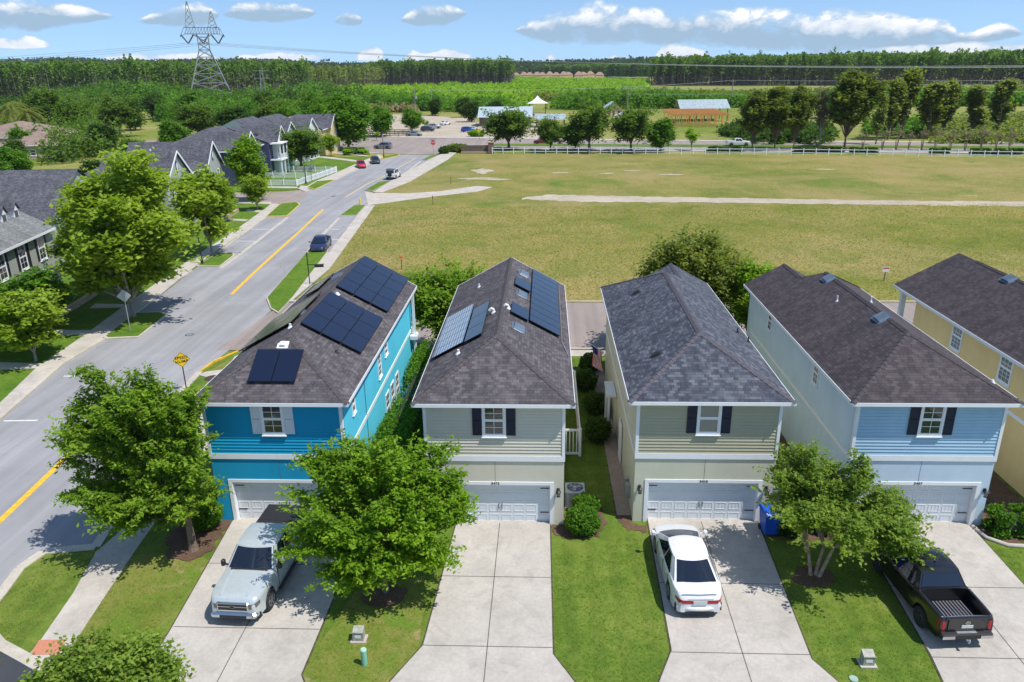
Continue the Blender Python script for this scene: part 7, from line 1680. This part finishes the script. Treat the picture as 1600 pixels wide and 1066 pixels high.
# tan roofed houses
def hip_house(name, label, x, y, w_, d, ze, zr, wallm, roofm, rz=0, group=None, rich=True):
    t = thing(name, label, 'house', (x, y, 0), rz, group); mb = MB(); mb.box(0, 0, 0, w_, d, ze); mb.build('wall', wallm, t); o = .5; k = d/2
    A, B = ((k, d/2, zr), (w_-k, d/2, zr)) if w_ > d else ((w_/2, w_/2, zr), (w_/2, d-w_/2, zr)); c = [(-o, -o, ze), (w_+o, -o, ze), (w_+o, d+o, ze), (-o, d+o, ze)]
    mb = MB()
    if w_ > d: F = [[c[0], c[1], B, A], [c[1], c[2], B], [c[2], c[3], A, B], [c[3], c[0], A]]
    else: F = [[c[0], c[1], A], [c[1], c[2], B, A], [c[2], c[3], B], [c[3], c[0], A, B]]
    for f in F: mb.plane_uv(f)
    mb.build('roof', roofm, t)
    if rich:
        mb = MB(); mb.box(-o-.05, -o-.05, ze-.2, w_+o+.05, -o, ze+.02); mb.box(w_+o, -o+.001, ze-.2, w_+o+.05, d+o, ze+.02); mb.build('fascia', M['white'], t)
        for fx in (.2, .6): make_window(t, (w_*fx, -.01, 1.0), 0, 1.2, 1.3, None)
        make_window(t, (w_+.01, d*.4, 1.0), rad(90), 1.2, 1.3, None)
    return t
hip_house('house', 'house with a tan hipped roof at the left edge behind the palms side', -152, 196, 20, 22, 4.2, 7.5, M['w_tan'], M['sh_tan'], rad(-8))
hip_house('house', 'lower tan roofed house to the right of the first, half hidden by trees', -131, 180, 15, 17, 3.4, 6.2, M['w_tan'], M['sh_tan'], rad(6))
for i in range(13):
    hip_house('house', 'tiny pinkish roofed house in the distant estate between the woods', -58+i*11.6+(i % 2)*2, 1405+(i % 3)*35-i*8, 14, 10, 6.5, 11+(i % 2), M['w_paleyellow'], M['sh_pink'] if 'sh_pink' in M else M['sh_tan'], .1*(i % 3), 'distant houses between the woods', False)
# ------------------------------------------------------------------ houses on the left
M['gable_grey'] = plain('gable_siding_grey', (.36, .39, .38), .8, var=.06)
def gable_front(t, x, w_, z0, z1, depth, wallm, roofm, y=0, oh=.35, trim=True, vent=False, walls=True):
    """gable facing the street (local -y) with its ridge running back; body from the ground up"""
    h = z1-z0; mb = MB()
    if walls: mb.box(x-w_/2, y, 0, x+w_/2, y+depth, z0)
    mb.mesh([(x-w_/2, y, z0), (x+w_/2, y, z0), (x, y, z1), (x-w_/2, y+.2, z0), (x+w_/2, y+.2, z0), (x, y+.2, z1)], [(0, 1, 2), (5, 4, 3)]); mb.build('gable_wall', wallm, t)
    s = h/(w_/2); mb = MB()
    for sg in (-1, 1): mb.plane_uv([(x+sg*(w_/2+oh), y-oh, z0-oh*s+.08), (x, y-oh, z1+.08), (x, y+depth, z1+.08), (x+sg*(w_/2+oh), y+depth, z0-oh*s+.08)])
    r = mb.build('roof', roofm, t)
    if trim:
        mb = MB()
        for sg in (-1, 1): mb.beam((x+sg*(w_/2+oh), y-oh-.03, z0-oh*s-.02), (x, y-oh-.03, z1-.02), .05, .26)
        mb.build('verge_board', M['white'], t)
    if vent:
        mb = MB()
        for r0, yy, mm in ((.42, -.06, M['navy']), (.26, -.09, M['white'])):
            mb.mesh([(x+r0*math.cos(a)*.8, y+yy, z0+h*.42+r0*2*math.sin(a)) for a in [k*math.pi/4+math.pi/8 for k in range(8)]], [tuple(range(8))], mm)
        mb.build('gable_vent', M['navy'], t)
def town(label, org, rz, L_, D, ze, zr, wallm, roofm, gables, hipL=False, hipR=False, name='town_house'):
    """block with its ridge along the street (local x) and gables towards the street (local -y)"""
    t = thing(name, label, 'house', (org[0], org[1], 0), rz); mb = MB(); mb.box(0, 0, 0, L_, D, ze); mb.build('wall', wallm, t); o = .4; k = D/2
    a = k if hipL else -0; b = L_-k if hipR else L_; mb = MB(); zz = ze+.06
    mb.plane_uv([(-o if hipL else 0, -o, zz), (L_+o if hipR else L_, -o, zz), (b, D/2, zr), (a, D/2, zr)]); mb.plane_uv([(-o if hipL else 0, D+o, zz), (L_+o if hipR else L_, D+o, zz), (b, D/2, zr), (a, D/2, zr)])
    if hipL: mb.plane_uv([(-o, -o, zz), (a, D/2, zr), (-o, D+o, zz)])
    else: mb.mesh([(0, 0, ze), (0, D, ze), (0, D/2, zr-.05)], [(0, 1, 2)], wallm)
    if hipR: mb.plane_uv([(L_+o, -o, zz), (b, D/2, zr), (L_+o, D+o, zz)])
    else: mb.mesh([(L_, 0, ze), (L_, D, ze), (L_, D/2, zr-.05)], [(0, 1, 2)], wallm)
    mb.build('roof', roofm, t)
    mb = MB(); mb.box(-o if hipL else 0, -o-.04, ze-.16, L_+o if hipR else L_, -o, ze+.05)
    if hipL: mb.box(-o-.04, -o, ze-.16, -o, D+o, ze+.05)
    mb.build('fascia', M['white'], t)
    return t
def wins(t, xs, z, w_, h, sh=None, y=-.01):
    for x in xs:
        make_window(t, (x, y, z), 0, w_, h, (2, 2), None, .1)
        if sh:
            for s in (-1, 1): make_shutter(t, (x+s*(w_/2+.32), y, z), 0, .36, h, sh)
# house with dormers (left edge)
t = town('grey house with two small white dormers and black shutters at the left edge', (-42.6, 50.2), rad(100), 18.0, 11.5, 5.9, 9.5, M['w_greyhouse'], M['sh_light'], None, name='house')
wins(t, (15.4, 11.8, 8.2), 3.6, 1.15, 2.0, M['navy']); wins(t, (15.4, 11.8, 8.2), .6, 1.15, 2.0, M['navy'])
mb = MB(); mb.tube([(12.9, -.07, 5.6), (12.9, -.07, .1)], .05, 6); mb.build('downpipe', M['plastic'], t)
for i, x in enumerate((14.2, 16.4)):
    d = MB(); d.box(x-.45, 1.9, 6.5, x+.45, 4.2, 8.0); d.mesh([(x-.45, 1.9, 8.0), (x+.45, 1.9, 8.0), (x, 1.9, 8.5), (x, 4.9, 8.5)], [(0, 1, 2)]); dd = d.build('dormer', M['white'], t)
    d = MB(); d.plane_uv([(x-.6, 1.75, 7.9), (x, 1.75, 8.58), (x, 4.6, 8.58), (x-.6, 4.2, 7.9)]); d.plane_uv([(x+.6, 1.75, 7.9), (x, 1.75, 8.58), (x, 4.6, 8.58), (x+.6, 4.2, 7.9)]); d.build('dormer_roof', M['sh_grey'], dd)
    d = MB(); d.box(x-.28, 1.86, 6.95, x+.28, 1.899, 7.85); d.build('dormer_pane', M['glass'], dd)
# house behind it with its ridge across
t = town('grey roofed house behind the one with dormers, mostly hidden by maples', (-49.5, 74), rad(98), 14.5, 15, 5.6, 5.8, M['w_greyhouse'], M['sh_grey'], None, name='house')
gable_front(t, 7.2, 14.4, 5.6, 9.6, 15, M['gable_grey'], M['sh_grey'], vent=False, walls=False, trim=False)
t2 = vent_pipe(t, (4.5, 7, 8.1), .5, .06)
# grey house with two steep gables
t = town('grey house with two steep white edged gables and oval vents', (-49.5, 95.5), rad(94), 24, 12, 5.9, 8.9, M['gable_grey'], M['sh_grey'], None, hipL=True, name='house')
gable_front(t, 5.2, 8.4, 6.1, 9.5, 9, M['gable_grey'], M['sh_grey'], y=-1.0, vent=True); gable_front(t, 19, 7.0, 6.1, 9.5, 12, M['gable_grey'], M['sh_grey'], y=-1.0, vent=True)
wins(t, (3.4, 6.8), 3.6, .8, 1.7, M['navy'], y=-1.01); wins(t, (17.4, 20.6), 3.6, .8, 1.7, None, y=-1.01); wins(t, (11, 13.5), 3.6, .8, 1.6, M['navy'])
vent_pipe(t, (10, 4, 7.8), .9, .12); vent_pipe(t, (12, 5, 8.3), .9, .12)
# row of town houses beyond the side street
RZ = rad(91.5); DX = {134: -.4, 148: .5, 158: -.9, 170: -.2, 183: .9}
def unit(label, y0, L_, wm, gx, gw, gwall, zr=9.6, hipL=False, hipR=False, gz=6.3, gp=9.1, win=True, bal=False, D=15):
    t = town(label, (-53.6+DX[round(y0)], y0), RZ, L_, D, 6.1, zr, M[wm], M['sh_grey'], None, hipL, hipR)
    if gx is not None:
        gable_front(t, gx, gw, gz, gp, 8, M[gwall], M['sh_grey'], y=-.9)
        wins(t, (gx-gw*.2, gx+gw*.2), 4.0, .7, 1.6, None, y=-.91); wins(t, (gx-gw*.2, gx+gw*.2), 1.0, .7, 1.7, None, y=-.91)
    if bal:
        mb = MB(); mb.box(.3, -2.2, 2.9, 5, -.001, 3.15)
        for x in (.4, 2.6, 4.8): mb.box(x, -2.1, 0, x+.22, -1.88, 2.9); mb.box(x, -2.1, 3.15, x+.22, -1.88, 6.0)
        mb.box(.3, -2.1, 4.0, 5, -2.0, 4.08); mb.box(.2, -2.3, 6.0, 5.2, -.001, 6.2)
        for k in range(20): mb.box(.45+k*.23, -2.08, 3.15, .5+k*.23, -2.04, 4.0)
        mb.build('balcony', M['white'], t)
    for x in (L_*.3, L_*.7): roof_vent(t, (x, 3.2, 6.16+3.6*(zr-6.1)/7.5), Vector((1, 0, 0)), Vector((0, .9, .42)), Vector((0, -.42, .9)), 1.0, .5, .2, M['plastic'])
    return t
unit('dark blue town house with a white balcony at the near end of the row', 134.5, 13.5, 'w_townblue', 4.6, 6, 'w_townwhite', hipL=True, bal=False)
unit('blue and white town house with a small white gable and balcony', 148, 9.5, 'w_townblue', 5.2, 6, 'w_townwhite', 9.2, bal=True)
unit('grey green town house with a wide white edged gable', 157.5, 12, 'w_towngreen', 6.4, 9.6, 'w_towngreen', 10.1, D=17)
unit('green town house with white gable next to the yellow end house', 169.5, 13.5, 'w_towngreen', 7.5, 9.2, 'w_townwhite', 9.9, D=16)
unit('yellow end town house at the far end of the row', 183, 15, 'w_paleyellow', 9.5, 9, 'w_paleyellow', 9.3, hipR=True, D=14)
# low garden walls, plants on the left
def garden_wall(label, P):
    t = MB()
    for a, b in zip(P, P[1:]): t.beam((*a, .3), (*b, .3), .35, .5)
    tag(t.build('garden_wall', M['stone']), label, 'garden wall')
garden_wall('low stone garden wall above the front lawns at the left', [(-40.91, 57.22), (-40.83, 61.59), (-41.37, 65.74)]); garden_wall('low stone garden wall under the large maple', [(-41.63, 72.58), (-43.65, 82.06)]); garden_wall('short stone wall seen beside the sparse maple', [(-43.68, 99.02), (-44.59, 108.56)])
for i, (x, y) in enumerate([(-43.5, 60), (-44, 64), (-42.6, 56), (-44.5, 70), (-45, 76), (-45.5, 86), (-46.5, 92), (-47, 104), (-47.5, 112)]):
    shrub('shrub', ['dark shrub by the wall of the house with dormers', 'round shrub right of the windows of the house with dormers', 'leafy shrub below the left window of the house with dormers', 'shrub behind the largest maple', 'shrub under the roof hidden by maples', 'shrub left of the first steep gable', 'shrub below the first steep gable', 'shrub between the two steep gables', 'shrub below the second steep gable'][i], 'shrub', x, y, 2.6, 2.4, 1.7, LF[['dark', 'green', 'olive'][i % 3]], 700, .25, 120+i)

# thin summer haze
hz = MB(); hz.box(-3300, -400, -1.2, 3300, 5400, 95)
hm = bpy.data.materials.new('haze'); hm.use_nodes = True; hn = hm.node_tree; hn.nodes.remove(hn.nodes['Principled BSDF'])
pv = hn.nodes.new('ShaderNodeVolumePrincipled'); pv.inputs['Color'].default_value = (.78, .88, 1, 1); pv.inputs['Density'].default_value = HAZE
hn.links.new(pv.outputs[0], hn.nodes['Material Output'].inputs['Volume'])
hzo = hz.build('haze', hm); hzo['kind'] = 'stuff'
